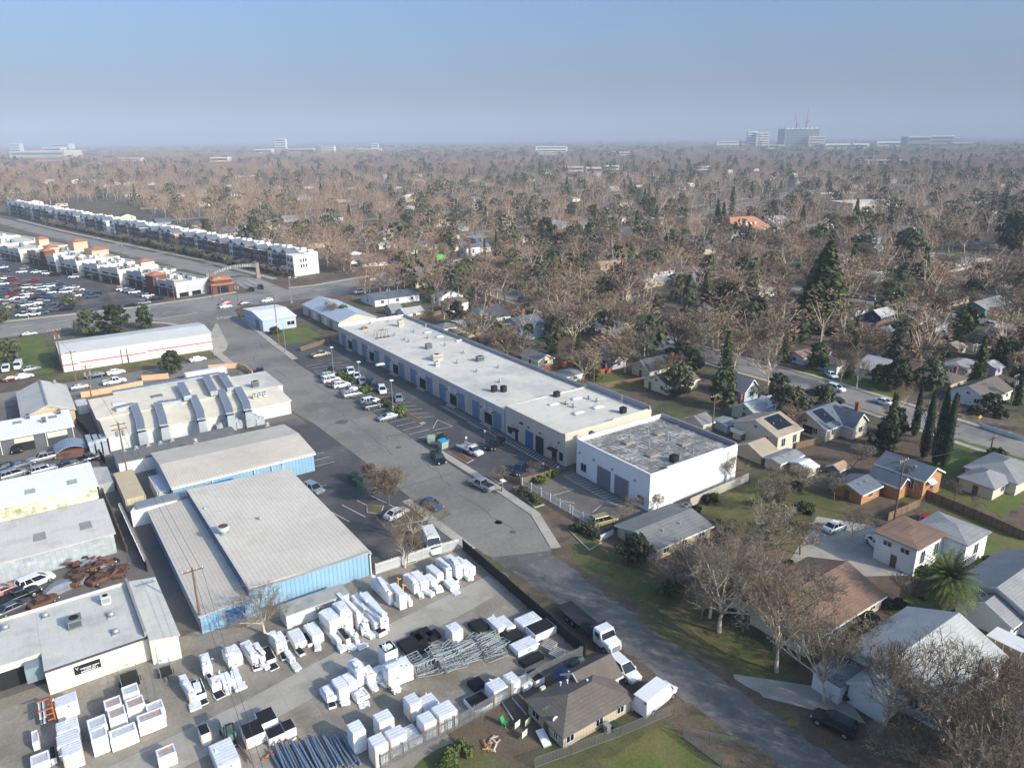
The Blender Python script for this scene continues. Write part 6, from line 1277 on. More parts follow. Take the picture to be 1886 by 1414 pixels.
for x,y,l in((180,1170,'white towel hanging left on the clothes line by the cottage'),(245,1155,'pale yellow towel hanging on the clothes line by the cottage'),(225,1230,'white sheet hanging low on the clothes line by the cottage')):
 p=G(3,x,y);b=MB();b.box(-.45,-.02,.25,.45,.02,1.0);o=b.build('towel',PAINT if 'yellow' not in l else mat('yellow_cloth',S(206,206,150)));o.location=(p[0],p[1],0.05);o.rotation_euler=(0,.05,.3);tag(o,l,'laundry')
p=G(3,345,1240);b=MB();b.box(-.45,-1.0,0,.45,1.0,.14);o=b.build('mattress',mat('mattress_white',S(226,226,224),bump=.2));o.location=(p[0],p[1],.3);o.rotation_euler=(R(16),0,R(-10));tag(o,'white mattress leaning beside the cottage corner','mattress')
for x,y,c,l in((745,1190,S(150,152,150),'pale grey wheeled bin beside the cottage wall'),(785,1185,S(52,66,62),'dark wheeled bin beside the pale one at the cottage wall')):
 p=G(3,x,y);t2=thing('wheeled_bin',l,'bin',(p[0],p[1],.03));m=plain('bin_'+('pale' if c[0]>.2 else 'dark'),c,.6);b=MB();b.hexa([(-.25,-.28,.05),(.25,-.28,.05),(.25,.28,.05),(-.25,.28,.05),(-.32,-.36,1.0),(.32,-.36,1.0),(.32,.36,1.0),(-.32,.36,1.0)]);b.build('body',m,t2,local=True);b=MB();b.box(-.34,-.38,1.003,.34,.4,1.08);b.build('lid',m,t2,local=True)
p=G(3,20,1270);
for i in range(14):
 b=MB();b.box(-.5,-.08,0,.5,.08,.08);o=b.build('scrap_board',[WOOD,PAINT,CARD][i%3]);o.location=(p[0]+rnd.uniform(-.8,.8),p[1]+rnd.uniform(-.7,.7),.05+.05*(i%5));o.rotation_euler=(rnd.uniform(-.2,.2),rnd.uniform(-.2,.2),rnd.uniform(0,3));tag(o,'scrap board in the pile beside the palisade fence','board','scrap boards by the palisade fence')
r=rect(7,(1040,1270),(1390,1110),(890,1130),2.2);t=house('low grey roofed house just in front of the white building',(r[0],r[1],r[2],r[1]+8.5),2.0,1.0,'x','tan','greygreen',win=True)
p=G(7,1240,1005,2.5);acunit(p[0],p[1],2.1,'cooler on the roof of the low grey house',1.2,1,.9,HVACG)
r=rect(8,(1000,1250),(1210,1195),(885,1190),4.6);t=house('two storey white house with brown flat roof beside the palm',(r[0],r[1],r[0]+7.5,r[1]+6),4.4,.5,'hip','white','brown',win=True)
x0,y0,x1,y1=r[0],r[1],r[0]+7.5,r[1]+6
wing(t,(x1+.01,y0-3.2,x1+6.5,y0+4.0),4.0,1.0,'hip','white','grey')
for k in range(2):wx_(t,y0+1+2.6*k,y0+2.2+2.6*k,x0,3.0,3.7)
t=house('white house with steep grey roofs at the right edge below the palm',(97.5,27.0,112,37.5),2.7,2.4,'x','white','grey');wing(t,(94.6,29.0,97.49,35.5),2.4,1.6,'x','white','grey');wing(t,(100,24.2,105,26.99),2.5,1.6,'y','white','grey')
b=MB();b.box(97.43,30.6,.02,97.494,31.5,1.9);b.build('door',DOORM,t)
r=rect(4,(1665,685),(1790,640),(1480,570),2.2);t=thing('carport','white metal carport at the right edge of the photo','carport',((r[0]+r[2])/2,(r[1]+r[3])/2,0))
b=MB();b.box(r[0],r[1],2.1,r[2],r[3],2.2);b.build('roof',RF['white'],t);b=MB()
for xx in(r[0]+.1,r[2]-.2):
 for yy in(r[1]+.1,(r[1]+r[3])/2,r[3]-.2):b.box(xx,yy,0,xx+.1,yy+.1,2.098)
b.build('posts',TRIM,t)
r=rect(8,(1075,832),(1195,775),(795,722),4.0);t=house('orange boarded two storey house with slate roof below the cypresses',(r[0],r[1],max(r[2],r[0]+5.5),r[3]),3.9,1.5,'y','orange','slate')
wing(t,(r[0]-3.2,r[3]-6.0,r[0]-.01,r[3]-.6),2.6,1.2,'y','orange','slate',False)
b=MB();b.hexa([(r[0]+1,r[1]-.9,2.9),(r[0]+3,r[1]-.9,2.9),(r[0]+3,r[1]-.003,3.4),(r[0]+1,r[1]-.003,3.4),(r[0]+1,r[1]-.9,2.95),(r[0]+3,r[1]-.9,2.95),(r[0]+3,r[1]-.003,3.45),(r[0]+1,r[1]-.003,3.45)]);b.build('awning',TRIM,t)
r=rect(8,(675,915),(815,867),(515,842),2.2);t=house('small orange boarded shed with slate roof below the orange house',(r[0],r[1],r[2],r[3]),2.1,.9,'x','orange','slate',name='garden_shed',cat='shed')
r=rect(8,(1505,885),(1600,850),(1308,812),2.3);t=house('grey hip roofed house with pale walls at the right beside the wooden fence',(r[0],r[1],r[0]+7,r[3]),2.2,1.5,'hip','beige','grey');wing(t,(r[0]+5,r[1]-1.5,r[0]+16,r[1]+7),2.3,1.6,'hip','beige','grey')
def solar(t,x0,x1,y0,y1,z0,z1,rows=3,cols=3):
 for i in range(cols):
  for j in range(rows):
   a,b_=x0+(x1-x0)*i/cols+.04,x0+(x1-x0)*(i+1)/cols-.04;c,d=y0+(y1-y0)*j/rows+.04,y0+(y1-y0)*(j+1)/rows-.04
   f=lambda y:z0+(z1-z0)*(y-y0)/(y1-y0)
   b=MB();b.hexa([(a,c,f(c)),(b_,c,f(c)),(b_,d,f(d)),(a,d,f(d)),(a,c,f(c)+.06),(b_,c,f(c)+.06),(b_,d,f(d)+.06),(a,d,f(d)+.06)]);b.build('solar_panel',mat('solar_cell',S(24,26,38),.2,.05,1,.03,spec=.6,stripes=((0,.5,.02,-.5),)),t)
r=rect('R2',(670,720),(870,660),(320,592),3.9);x0,y0,x1,y1=r
t=house('left one of two new beige houses with solar panels and a small balcony',r,3.8,2.0,'x','beige','tan');ym=(y0+y1)/2;k=2.0/(ym-y0)
solar(t,x0+1.6,x1-1.0,y0+1.2,ym-.5,3.8+1.2*k+.22,3.8+(ym-.5-y0)*k+.22)
b=MB();b.box(x0-1.5,y1-3.2,2.0,x0-.01,y1-.4,2.15);b.box(x0-1.5,y1-3.2,2.151,x0-1.44,y1-.4,2.9);b.box(x0-1.43,y1-3.2,2.151,x0-.01,y1-3.14,2.9);b.build('balcony',TRIM,t);b=MB();b.box(x0-1.5,y1-3.2,0,x0-1.38,y1-3.08,1.998);b.build('post',WL['brown'],t)
r=rect('R2',(1040,662),(1225,615),(755,545),2.9);x0,y0,x1,y1=r
t=house('right one of two new beige houses with a cross gable and solar panels',(x0,y0,x1+4,y1),2.8,2.4,'x','beige','slate');ym=(y0+y1)/2;k=2.4/(ym-y0)
solar(t,x0+1.2,x0+4.6,y0+1.0,ym-.5,2.8+1.0*k+.22,2.8+(ym-.5-y0)*k+.22,3,2)
wing(t,(x1-.5,y0-2.5,x1+5,y0+3.5),2.8,2.3,'y','beige','slate');chimney(t,x1+6.2,y0+1,5.6)
b=MB();b.box(x0-.07,y0+3,.6,x0-.004,y0+5.4,2.3);b.build('patio_door',GLASSD,t)
for lab,q,h,rise,ax,w,rf,nm in(('tan gabled garage behind the white building',((500,893),(655,828),(380,775)),2.0,1.4,'x','tan','tan','garage'),('low grey roofed garage below the solar house',((690,945),(868,872),(582,888)),1.9,.4,'x','beige','grey','garage'),('small white roofed shed beside the low garages',((905,1000),(983,955),(808,918)),1.9,.5,'x','cream','white','garden_shed'),('little brown shed behind the round bare tree',((1160,1000),(1240,962),(1108,950)),1.8,.6,'x','teal','palebr','garden_shed'),
 ('pale roofed garage at the back of the beige building',((60,640),(125,590),(-40,560)),2.2,1.2,'x','beige','greygreen','garage'),('low flat store between the garage and the balcony house',((250,640),(330,600),(185,580)),1.9,.2,'x','paleblue','grey','garden_shed')):
 r=rect('R2',*q,h);house(lab,r,h,rise,ax,w,rf,name=nm,cat='garage' if nm=='garage' else 'shed',win=False)
r=rect('R2',(520,545),(655,495),(290,482),2.2);t=house('pale green house with patchy grey and white roofs left of the solar houses',(r[0],r[1],r[2]+2,r[3]),2.2,1.7,'x','green','light',chim=(.2,.9));wing(t,(r[2]-2,r[1]-1.5,r[2]+2.4,r[1]+4),2.2,1.9,'y','green','white')
r=rect('R2',(330,330),(462,325),(260,280),3.2);t=house('pale blue gable fronted house beside the pale green one',(r[0],r[1]-1,r[0]+5,r[1]+8),2.8,2.4,'y','paleblue','grey')
HS=[
 ('R1',(380,125),(540,100),(155,112),2.3,1.8,'x','blue','light','dark blue house with white roof right of the great conifer',None),
 ('R1',(770,207),(990,155),(525,168),2.4,1.7,'x','yellow','white','pale yellow house with near white roof on the second street',None),
 ('R1',(435,322),(570,285),(245,278),2.0,1.1,'x','yellow','light','pale yellow garage with white roof in front of the yellow house',None),
 ('R1',(925,245),(1080,205),(860,215),2.0,.8,'x','paleblue','grey','small pale garage behind the boat',None),
 ('R1',(1650,375),(1950,330),(1365,322),2.3,1.8,'hip','grey','dark','large dark roofed house with a white pergola',None),
 ('R1',(1175,482),(1270,450),(1052,447),1.8,1.2,'x','tan','tan','tan roofed garden shed in the middle of the far garden',None),
 ('R1',(1220,700),(1435,628),(982,648),2.2,1.2,'hip','beige','grey','wide grey hip roofed house with a row of white windows',None),
 ('R1',(1600,690),(1660,662),(1428,660),2.1,1.2,'x','lavender','light','small grey garage with a dark door right of the hip roofed house',None),
 ('R1',(1430,1037),(1760,905),(1155,895),2.4,2.2,'x','white','taupe','big taupe roofed house behind the cypresses',None),
 ('R1',(1800,548),(1886,515),(1672,527),2.4,.3,'x','yellow','greygreen','yellow shed in deep shade at the right edge',None),
 ('R1',(1080,842),(1310,790),(765,765),2.2,1.6,'hip','tan','taupe','brown hip roofed house behind the pale bare tree',(.8,.3)),
 ('R1',(330,748),(605,640),(130,650),2.5,2.1,'y','white','light','white gable fronted house dappled with tree shadows',None),
 ('R1',(490,548),(557,520),(365,505),2.0,1.0,'x','white','taupe','small white house with taupe roof beside the orange fence',None),
 ('R2',(890,95),(1090,15),(760,40),2.2,1.0,'x','white','rose','rose brown roofed house with brick chimney beyond the street',(.3,-.06)),
 ('R2',(1130,160),(1260,125),(955,88),2.2,1.4,'hip','white','taupe','taupe hip roofed house behind the two bare trunks',None),
 ('N2',(1520,768),(1825,700),(1312,692),2.4,1.9,'x','cream','taupe','cream house with taupe roof behind the bare bushes',None),
 ('N2',(1388,622),(1590,575),(1162,582),2.3,2.2,'x','cream','dark','dark roofed house with orange brick chimneys',(.97,.1)),
 ('N2',(1005,545),(1065,520),(868,485),2.4,1.2,'y','lavender','slate','pale lavender house with slate roof behind the telegraph pole',None),
 ('N2',(985,440),(1100,400),(905,385),2.6,2.0,'x','white','dark','white house with dark steep roof under the tall sycamores',(.98,.5)),
 ('N2',(135,228),(345,168),(0,155),4.6,1.9,'x','paleblue','slate','pale blue two storey house with slate roof behind the fan palm',(.8,.9)),
 ('N2',(405,270),(600,232),(345,232),2.2,.9,'hip','pink','grey','low pale pink house right of the fan palm',None),
 ('N2',(250,535),(385,525),(205,460),1.9,1.3,'y','cream','greygreen','cream gabled garage behind the long building',None),
 ('N2',(598,682),(665,660),(505,652),1.8,.4,'x','white','grey','long white shed on the back lawn behind the long building',None),
 ('N1',(300,1012),(790,958),(125,962),2.6,1.2,'x','white','slate','long white building with blue grey metal roof near the junction',None),
 ('N1',(630,1168),(815,1130),(545,1132),2.2,1.2,'x','white','light','white house with pale roof above the far end of the long building',None),
 ('N1',(478,1128),(575,1100),(412,1092),2.2,1.4,'x','grey','grey','grey roofed house with two skylights',None),
 ('N1',(1132,1065),(1312,1028),(1022,1052),3.0,1.8,'hip','white','taupe','taupe hip roofed house above a white wall in the middle distance',None),
 ('N1',(1060,1000),(1222,948),(958,1000),2.6,2.2,'y','white','grey','white gabled house behind the taupe hip roof',(.3,.9)),
 ('N1',(768,828),(860,808),(592,800),2.4,1.6,'x','cream','brown','brown roofed house with cream gable near the palms',None),
 ('N1',(192,632),(465,572),(112,600),2.2,1.5,'x','white','brown','long brown roofed house beyond the arterial',None),
 ('N1',(110,600),(300,525),(20,575),2.2,1.6,'x','white','taupe','taupe roofed house left of the long brown roof',(.5,.9)),
 ('N1',(0,560),(135,492),(-60,520),2.6,2.0,'y','white','slate','white gabled house beyond the arterial near the townhouses',None),
 ('N1',(640,490),(740,460),(560,450),2.3,1.8,'x','cream','taupe','taupe roofed house with cream gable beyond the dark green tree',None),
 ('N1',(805,445),(930,400),(770,410),3.0,1.4,'y','cream','grey','pale boxy house beyond the arterial',None),
 ('N1',(1290,460),(1412,432),(1230,430),4.8,1.4,'hip','white','slate','white two storey house with solar slate roof by the tall cypresses',(.2,-.05)),
 ('N1',(1030,340),(1160,295),(870,320),2.6,2.0,'x','white','taupe','white gabled house with dormers in the far street',None),
 ('N1',(640,290),(800,262),(580,262),2.4,2.0,'x','white','slate','slate roofed house in the far street',(.9,.5)),
 ('N1',(400,440),(520,380),(360,420),2.4,1.6,'x','cream','light','pale roofed cream house left of the dark shrubbery',None),
 ('N1',(1200,1392),(1440,1332),(1102,1352),1.9,1.1,'x','tan','tan','tan roofed outbuilding behind the long building',None),
 ('N1',(1060,1335),(1170,1292),(935,1295),1.9,1.2,'hip','white','greygreen','pale hip roofed outhouse behind the long building',None),
 ('N1',(1240,1285),(1370,1238),(1180,1262),2.1,.2,'x','grey','white','flat white roofed shelter behind the long building',None),
 ('N1',(1515,1225),(1760,1175),(1440,1090),2.8,2.6,'x','white','dark','large dark roofed house with dormers',(.3,.4)),
 (12,(380,700),(610,660),(345,660),2.6,1.8,'x','white','grey','grey roofed house beside the bamboo hedge',None),
 (12,(880,700),(975,690),(760,700),2.6,1.6,'hip','white','light','white corner house with pale roof beside the dark cypress',None),
 (12,(1150,690),(1330,650),(1125,665),2.4,.3,'x','tan','white','flat white roofed house with a blue tarpaulin',None),
 (12,(1400,660),(1530,640),(1330,640),2.8,2.0,'x','teal','grey','blue grey gabled house beside the fan palm',None),
 (12,(1590,900),(1672,870),(1470,862),2.2,1.6,'hip','cream','light','cream outhouse with pointed white roof',None),
 (12,(880,570),(970,540),(820,555),2.4,1.6,'x','tan','palebr','tan roofed house behind the brown conifer',None),
 (12,(1010,575),(1110,560),(965,555),2.4,1.6,'hip','grey','grey','grey hip roofed house with chimney behind the tall conifer',(.2,.5)),
 (12,(1220,620),(1330,580),(1190,590),2.6,1.8,'x','white','brown','brown roofed house with a white gable',None),
 (12,(1780,560),(1880,540),(1700,545),2.4,1.6,'x','white','light','white roofed house with brick corner in the bare trees',None),
 (12,(1040,770),(1110,745),(960,745),2.2,1.2,'hip','tan','greygreen','low tan house behind the sycamores',None),
 ('L4',(960,720),(1130,660),(800,650),2.4,1.6,'hip','white','light','white roofed house with brick chimney in the dark trees',(1.04,.2)),
 ('L4',(770,450),(900,400),(700,430),2.4,1.9,'y','white','grey','white gabled house under the bare sycamores',None),
 ('L4',(1100,880),(1195,840),(1010,860),2.2,1.0,'x','cream','light','pale carport roof behind the bare tree',None),
 (13,(710,880),(790,850),(660,850),2.2,.8,'x','white','palebr','small white house right of the great conifer',None),
 (13,(1630,870),(1770,815),(1455,835),2.6,1.8,'x','teal','grey','teal house with grey roof on the far side of the second street',None),
 (13,(1360,830),(1470,770),(1205,770),2.4,1.8,'x','tan','taupe','taupe roofed house half hidden by a bare tree',(.2,.9)),
 (13,(960,740),(1065,690),(870,700),2.4,1.7,'x','white','taupe','taupe roofed white house behind the pale bare tree',None),
 (13,(840,650),(935,620),(690,625),2.3,.6,'x','white','white','long white roofed house right of the great conifer top',None),
 (13,(930,560),(1025,540),(780,530),2.4,1.0,'hip','tan','brown','brown low roofed pavilion left of the grey eucalyptus',None),
 (13,(460,300),(525,260),(385,270),2.6,1.6,'x','white','brown','white gabled house beside the dark conical tree',None),
 (13,(640,520),(690,500),(560,500),2.4,1.5,'x','cream','grey','grey roof glimpsed behind the great conifer',None),
 (13,(1620,190),(1700,180),(1600,175),2.4,1.5,'hip','white','orange','small red roofed house in the far trees',None),
 (13,(1480,130),(1545,110),(1430,110),2.6,1.8,'y','white','grey','white gabled house in the far right trees',None),
 ('L2',(860,270),(1030,240),(780,190),2.8,2.2,'x','white','slate','slate roofed house with two white dormers behind the townhouses',None),
 ('L2',(620,180),(720,170),(480,150),2.8,2.2,'hip','tan','taupe','taupe hip roofed house behind the townhouses',None),
 ('L2',(430,220),(480,190),(250,170),2.6,2.0,'hip','tan','taupe','wide taupe roofed house at the back of the townhouses',None),
 ('L2',(250,160),(380,140),(170,110),2.6,2.0,'x','grey','slate','slate roofed house left behind the townhouses',None),
 ('L2',(1150,95),(1290,70),(1110,70),3.4,1.6,'hip','brick','slate','red brick house with slate hip roof in the far trees',None),
 ('L2',(1430,270),(1560,250),(1370,230),2.6,1.6,'x','cream','slate','cream house with slate roof beside the round dark tree',None),
 ('L2',(1290,195),(1420,170),(1270,150),2.8,1.6,'x','cream','brown','cream house with red brown roof in the middle distance',None),
 ('L2',(1240,140),(1360,130),(1200,105),2.6,1.6,'x','grey','slate','grey house with solar slate roof in the middle distance',None),
 ('L2',(1080,330),(1190,290),(960,270),2.6,2.0,'x','grey','slate','slate roofed house right behind the townhouse row',None),
 ('L2',(1240,350),(1300,300),(1180,310),2.6,1.6,'y','white','taupe','white gabled house close behind the townhouse row',(.2,.8)),
 ('L2',(1420,370),(1580,340),(1380,345),2.4,1.4,'x','white','slate','grey roofed house at the end of the townhouse row',(.3,.9)),
 (12,(1000,245),(1040,225),(960,225),3.6,1.6,'y','white','orange','white stucco house with red roof in the far trees',None),
 (12,(940,150),(990,120),(925,115),3.0,1.6,'y','white','slate','white gabled house in the far dark trees',None),
 (12,(1100,255),(1180,240),(1080,235),2.6,1.6,'x','white','light','pale roofed house beside the far conifers',None),
 (12,(1220,260),(1300,245),(1190,240),2.6,1.6,'x','white','light','second pale roofed house beside the far conifers',None)]
for z,N,B,A,h,rise,ax,w,rf,lab,ch in HS:
 r=rect(z,N,B,A,h);dist=math.hypot(r[0],r[1])
 x0,y0,x1,y1=r;
 if x1-x0<4:x1=x0+5
 if y1-y0<4:y1=y0+5
 if y1-y0>18:y1=y0+16
 if x1-x0>26:x1=x0+24
 nm='garden_shed' if 'shed' in lab else('garage' if 'garage' in lab or 'carport' in lab or 'outbuilding' in lab or 'outhouse' in lab or 'shelter' in lab else 'house')
 house(lab,(x0,y0,x1,y1),h,rise,ax,w,rf,far=dist>200,chim=ch,name=nm,cat={'garden_shed':'shed','garage':'garage','house':'house'}[nm],fascia=dist<200)
r=rect('R1',(1515,510),(1590,470),(1420,420),1.8);t=thing('pergola','white garden pergola beside the large dark roofed house','pergola',((r[0]+r[2])/2,(r[1]+r[3])/2,0));b=MB()
for xx in(r[0],r[2]):
 for yy in(r[1],r[3]):b.box(xx,yy,0,xx+.14,yy+.14,1.9)
b.build('posts',TRIM,t);b=MB()
for k in range(7):b.box(r[0]-.4,r[1]+(r[3]-r[1])*k/6,1.902,r[2]+.5,r[1]+(r[3]-r[1])*k/6+.12,2.02)
b.build('bars',TRIM,t)
p=G('R1',1020,335);t=thing('motor_boat','white motor boat on a trailer in the green back garden','boat',(p[0],p[1],.05),R(-75));b=MB();b.loft([[(-.95,-2.4,.5),(0,-2.4,.3),(.95,-2.4,.5),(1.05,-2.4,1.1),(-1.05,-2.4,1.1)],[(-.95,0,.45),(0,0,.2),(.95,0,.45),(1.1,0,1.15),(-1.1,0,1.15)],[(-.5,1.8,.7),(0,1.8,.5),(.5,1.8,.7),(.7,1.8,1.25),(-.7,1.8,1.25)],[(-.05,2.7,1.1),(0,2.7,1.05),(.05,2.7,1.1),(.08,2.7,1.3),(-.08,2.7,1.3)]]);b.build('hull',PC['white'],t,local=True);b=MB();b.hexa([(-.8,-.6,1.16),(.8,-.6,1.16),(.7,.6,1.2),(-.7,.6,1.2),(-.65,-.5,1.7),(.65,-.5,1.7),(.5,.1,1.7),(-.5,.1,1.7)]);b.build('windscreen',CGLASS,t,local=True);b=MB();b.box(-.8,-2,.0,-.7,1.5,.25);b.box(.7,-2,0,.8,1.5,.25);b.build('trailer',BLACK,t,local=True)
def fence(pts,h,m,label,cap=None,name='wooden_fence',cat='fence',posts=2.4,pm=None,th=.06):
 t=thing(name,label,cat,(pts[0][0],pts[0][1],0));b=MB();pb=MB()
 for a,c in zip(pts,pts[1:]):
  b.bar((a[0],a[1],.05),(c[0],c[1],.05),th,h-.05)
  d=math.hypot(c[0]-a[0],c[1]-a[1]);n=max(1,int(d/posts));nx,ny=-(c[1]-a[1])/d*.09,(c[0]-a[0])/d*.09
  for k in range(n+1):x,y=a[0]+(c[0]-a[0])*k/n+nx,a[1]+(c[1]-a[1])*k/n+ny;pb.box(x-.05,y-.05,0,x+.05,y+.05,h+.08)
 b.build('panel',m,t)
 SPLIT['fpost']='post'
 if len(pb.f)<6*100:pb.build('fpost',pm or m,t)
 return t
def T(z,x,y):return G(z,x,y)
BD=(-.205,.979);BN=(.979,.205)
def bp(o,s,d):return(o[0]+BD[0]*s+BN[0]*d,o[1]+BD[1]*s+BN[1]*d)
TW=[('white',S(226,226,222)),('dkbrick',S(112,84,74)),('grey',S(120,122,124)),('tan',S(186,160,130)),('slate',S(84,88,94)),('cream',S(216,206,186))]
TWM={n:mat('town_'+n,c,.85,.08,.5,.06,coord='W')for n,c in TW}
WHITEBAND=TRIM
def oprism(b,o,s0,s1,d0,d1,z0,z1,mi=0):b.prism([bp(o,s0,d0),bp(o,s1,d0),bp(o,s1,d1),bp(o,s0,d1)],z0,z1,mi)
O=(112.0,338.0)
def townblock(s0,n,o,label,endcol,uw=6.2,depth=13,h=9.6):
 c=bp(o,s0+n*uw/2,depth/2);t=thing('townhouse_row',label,'townhouses',(c[0],c[1],0),0,None)
 for i in range(n):
  a=s0+i*uw;m=TWM[[endcol,'grey','slate','white','dkbrick','grey','slate','white','dkbrick','tan'][i%10 if i else 0]]
  dp=[0,.8,0,1.0,.4][i%5];hh=h+[0,.3,-.2,.5,.1][i%5]
  b=MB();oprism(b,o,a,a+uw-.02,dp,depth,0,hh);b.build('unit_wall',m,t)
  if i%2==1 or i%5==2:
   q=[bp(o,a+.2,dp-.3),bp(o,a+uw-.4,dp-.3),bp(o,a+uw-.4,dp+6),bp(o,a+.2,dp+6)];mid0,mid1=bp(o,a+uw/2,dp-.3),bp(o,a+uw/2,dp+6)
   b=MB();z=hh+.006;b.add([(*q[0],z),(*q[1],z),(*q[2],z),(*q[3],z),(*mid0,z+2.0),(*mid1,z+2.0)],[(0,1,4),(1,2,5,4),(2,3,5),(3,0,4,5),(3,2,1,0)]);b.build('gable_roof',RF['slate'],t)
  b=MB();oprism(b,o,a+.1,a+uw-.1,dp+6.2,depth-.1,hh+.005,hh+.5,0);oprism(b,o,a+1,a+2.6,depth-4,depth-1.5,hh+.505,hh+1.6,0);b.build('flat_roof',mat('townhouse_white_roof',S(226,226,224)),t)
  b=MB();oprism(b,o,a+.05,a+uw-.07,dp-.35,dp-.003,hh-.35,hh-.05);b.build('cornice',TRIM,t)
  for fl in range(3):
   for k in(1.2,3.8):
    b=MB();oprism(b,o,a+k,a+k+1.3,dp-.12,dp-.004,.8+fl*2.95,2.4+fl*2.95);b.build('window',GLASSD,t)
    b=MB();oprism(b,o,a+k-.15,a+k+1.45,dp-.18,dp-.003,.62+fl*2.95,.79+fl*2.95);b.build('sill',TRIM,t)
  b=MB();oprism(b,o,a+.8,a+uw-.9,dp-1.3,dp-.2,2.75,2.95);b.build('balcony',mat('balcony_dark',S(60,62,66)),t)
 for fl in(1,2):
  for d in(3.5,4.8,6.1):
   b=MB();oprism(b,o,s0-.06,s0-.004,d,d+.7,1.0+fl*2.6,2.6+fl*2.6);b.build('window',GLASSD,t)
 b=MB();oprism(b,o,s0-.25,s0-.002,-.1,depth,h-.5,h-.2);b.build('end_cornice',TRIM,t)
 HRECT.append((c[0]-12,c[1]-n*3.2,c[0]+12,c[1]+n*3.2))
for s0,n,lab,ec in((0,6,'nearest townhouse row with bright white end wall at the junction','white'),(39,6,'second townhouse row from the junction with dark brick bays','dkbrick'),(79,7,'third townhouse row with red brick and slate bays','dkbrick'),(126,7,'townhouse row with a tan brick end wall','tan'),(176,8,'long townhouse row left of the tan brick end wall','slate'),(232,8,'townhouse row with a tall white end block','white'),(290,9,'far townhouse row beyond the white end block','grey'),(352,10,'second farthest townhouse row near the left edge','slate'),(418,9,'farthest townhouse row at the left edge','grey')):
 townblock(s0,n,O,lab,ec)
MWHT=mat('shop_white_wall',S(228,222,208),.8,.06,.2,.04,coord='W');MTAN=mat('shop_tan_wall',S(206,180,152),.85,.06,.2,.04,coord='W');MBRK=mat('shop_brick',S(116,76,60),.9,.1,.4,.08,coord='W');MGREY=mat('shop_grey_wall',S(190,190,190),.85,.06,.2,.04,coord='W')
SD=(-.30,.954);SN=(.954,.30);SO=(57.0,319.0)
def sp_(s,d):return(SO[0]+SD[0]*s+SN[0]*d,SO[1]+SD[1]*s+SN[1]*d)
def sprism(b,s0,s1,d0,d1,z0,z1,mi=0):b.prism([sp_(s0,d0),sp_(s1,d0),sp_(s1,d1),sp_(s0,d1)],z0,z1,mi)
def shop(s0,s1,d0,d1,h,label,wall,tower=None,units=4):
 c=sp_((s0+s1)/2,(d0+d1)/2);t=thing('shop_block',label,'shops',(c[0],c[1],0));HRECT.append((c[0]-14,c[1]-14,c[0]+14,c[1]+14))
 b=MB();sprism(b,s0,s1,d0,d1,0,h-1.0);b.build('wall',wall,t)
 b=MB()
 for q in((s0,s1,d0,d0+.5),(s0,s1,d1-.5,d1),(s0,s0+.5,d0+.51,d1-.51),(s1-.5,s1,d0+.51,d1-.51)):sprism(b,*q,h-.998,h)
 b.build('parapet',wall,t)
 b=MB();sprism(b,s0+.51,s1-.51,d0+.51,d1-.51,h-.996,h-.8);b.build('roof',WHITEROOF,t)
 n=max(2,int((s1-s0)/6))
 for k in range(n):
  a=s0+(s1-s0)*k/n
  b=MB();sprism(b,a+.6,a+(s1-s0)/n-.6,d0-.1,d0-.004,.1,2.9);b.build('shopfront',GLASSD,t)
  b=MB();sprism(b,a+.4,a+(s1-s0)/n-.4,d0-1.3,d0-.005,3.0,3.25);b.build('canopy',BLACK,t)
  b=MB();sprism(b,a+1.4,a+(s1-s0)/n-1.6,d0-.16,d0-.004,4.0,4.7);b.build('fascia_sign',[mat('shop_sign_dark',S(70,66,70))],t)
  if k%2==0:
   b=MB();sprism(b,a+.2,a+(s1-s0)/n-.2,d0-.25,d0-.003,h-1.6,h+.8);b.build('front_parapet',[wall,MBRK,MGREY][k%3],t)
 for k in range(units):
  a=s0+2+rnd.random()*(s1-s0-5);d=d0+3+rnd.random()*(d1-d0-6)
  b=MB();sprism(b,a,a+2.2,d,d+1.6,h-.798,h+.3+rnd.random()*.7);b.build('roof_unit',[HVACW,HVACG,CREAM][k%3],t)
 if tower:
  for a,d,w,hh,tw in tower:
   b=MB();sprism(b,a,a+w,d,d+w,0,hh);b.build('tower',tw,t)
   q=[sp_(a-.6,d-.6),sp_(a+w+.6,d-.6),sp_(a+w+.6,d+w+.6),sp_(a-.6,d+w+.6)];m_=sp_(a+w/2,d+w/2)
   b=MB();z=hh+.01;b.add([(*q[0],z),(*q[1],z),(*q[2],z),(*q[3],z),(*m_,z+1.4)],[(0,1,4),(1,2,4),(2,3,4),(3,0,4),(3,2,1,0)]);b.build('tower_roof',RF['orange'],t)
 return t
t=shop(0,27,0,15,6.2,'nearest white shop block facing the arterial with brick tower',MGREY,[(15.5,-1.0,6,7.4,MBRK)],9)
for d in(1.2,6.6):
 b=MB();sprism(b,-.1,-.004,d,d+3.8,.1,1.8);b.build('window',GLASSD,t)
t=shop(30,44,2,17,6.6,'small grey ended shop block second from the arterial',MGREY,None,5)
shop(47,64,0,18,6.8,'white shop block with tiled hip roof third from the arterial',MWHT,[(50,12,6,8.2,MWHT)],9)
shop(66,82,0,18,6.8,'white shop block behind the tiled hip roof',MWHT,None,8);shop(85,104,-1,19,7.2,'white shop block with tan corner in the middle of the centre',MWHT,[(98,12,8,9.6,MTAN)],8)
shop(106,122,-2,20,7.2,'white shop block with brick tower and orange roof',MWHT,[(116,-2.5,5,9.4,MBRK)],6);shop(125,150,2,24,6.8,'tan parapet shop block with orange roofed tower',MTAN,[(128,4,5,9.6,MTAN),(132,18,7,10.5,MTAN)],6)
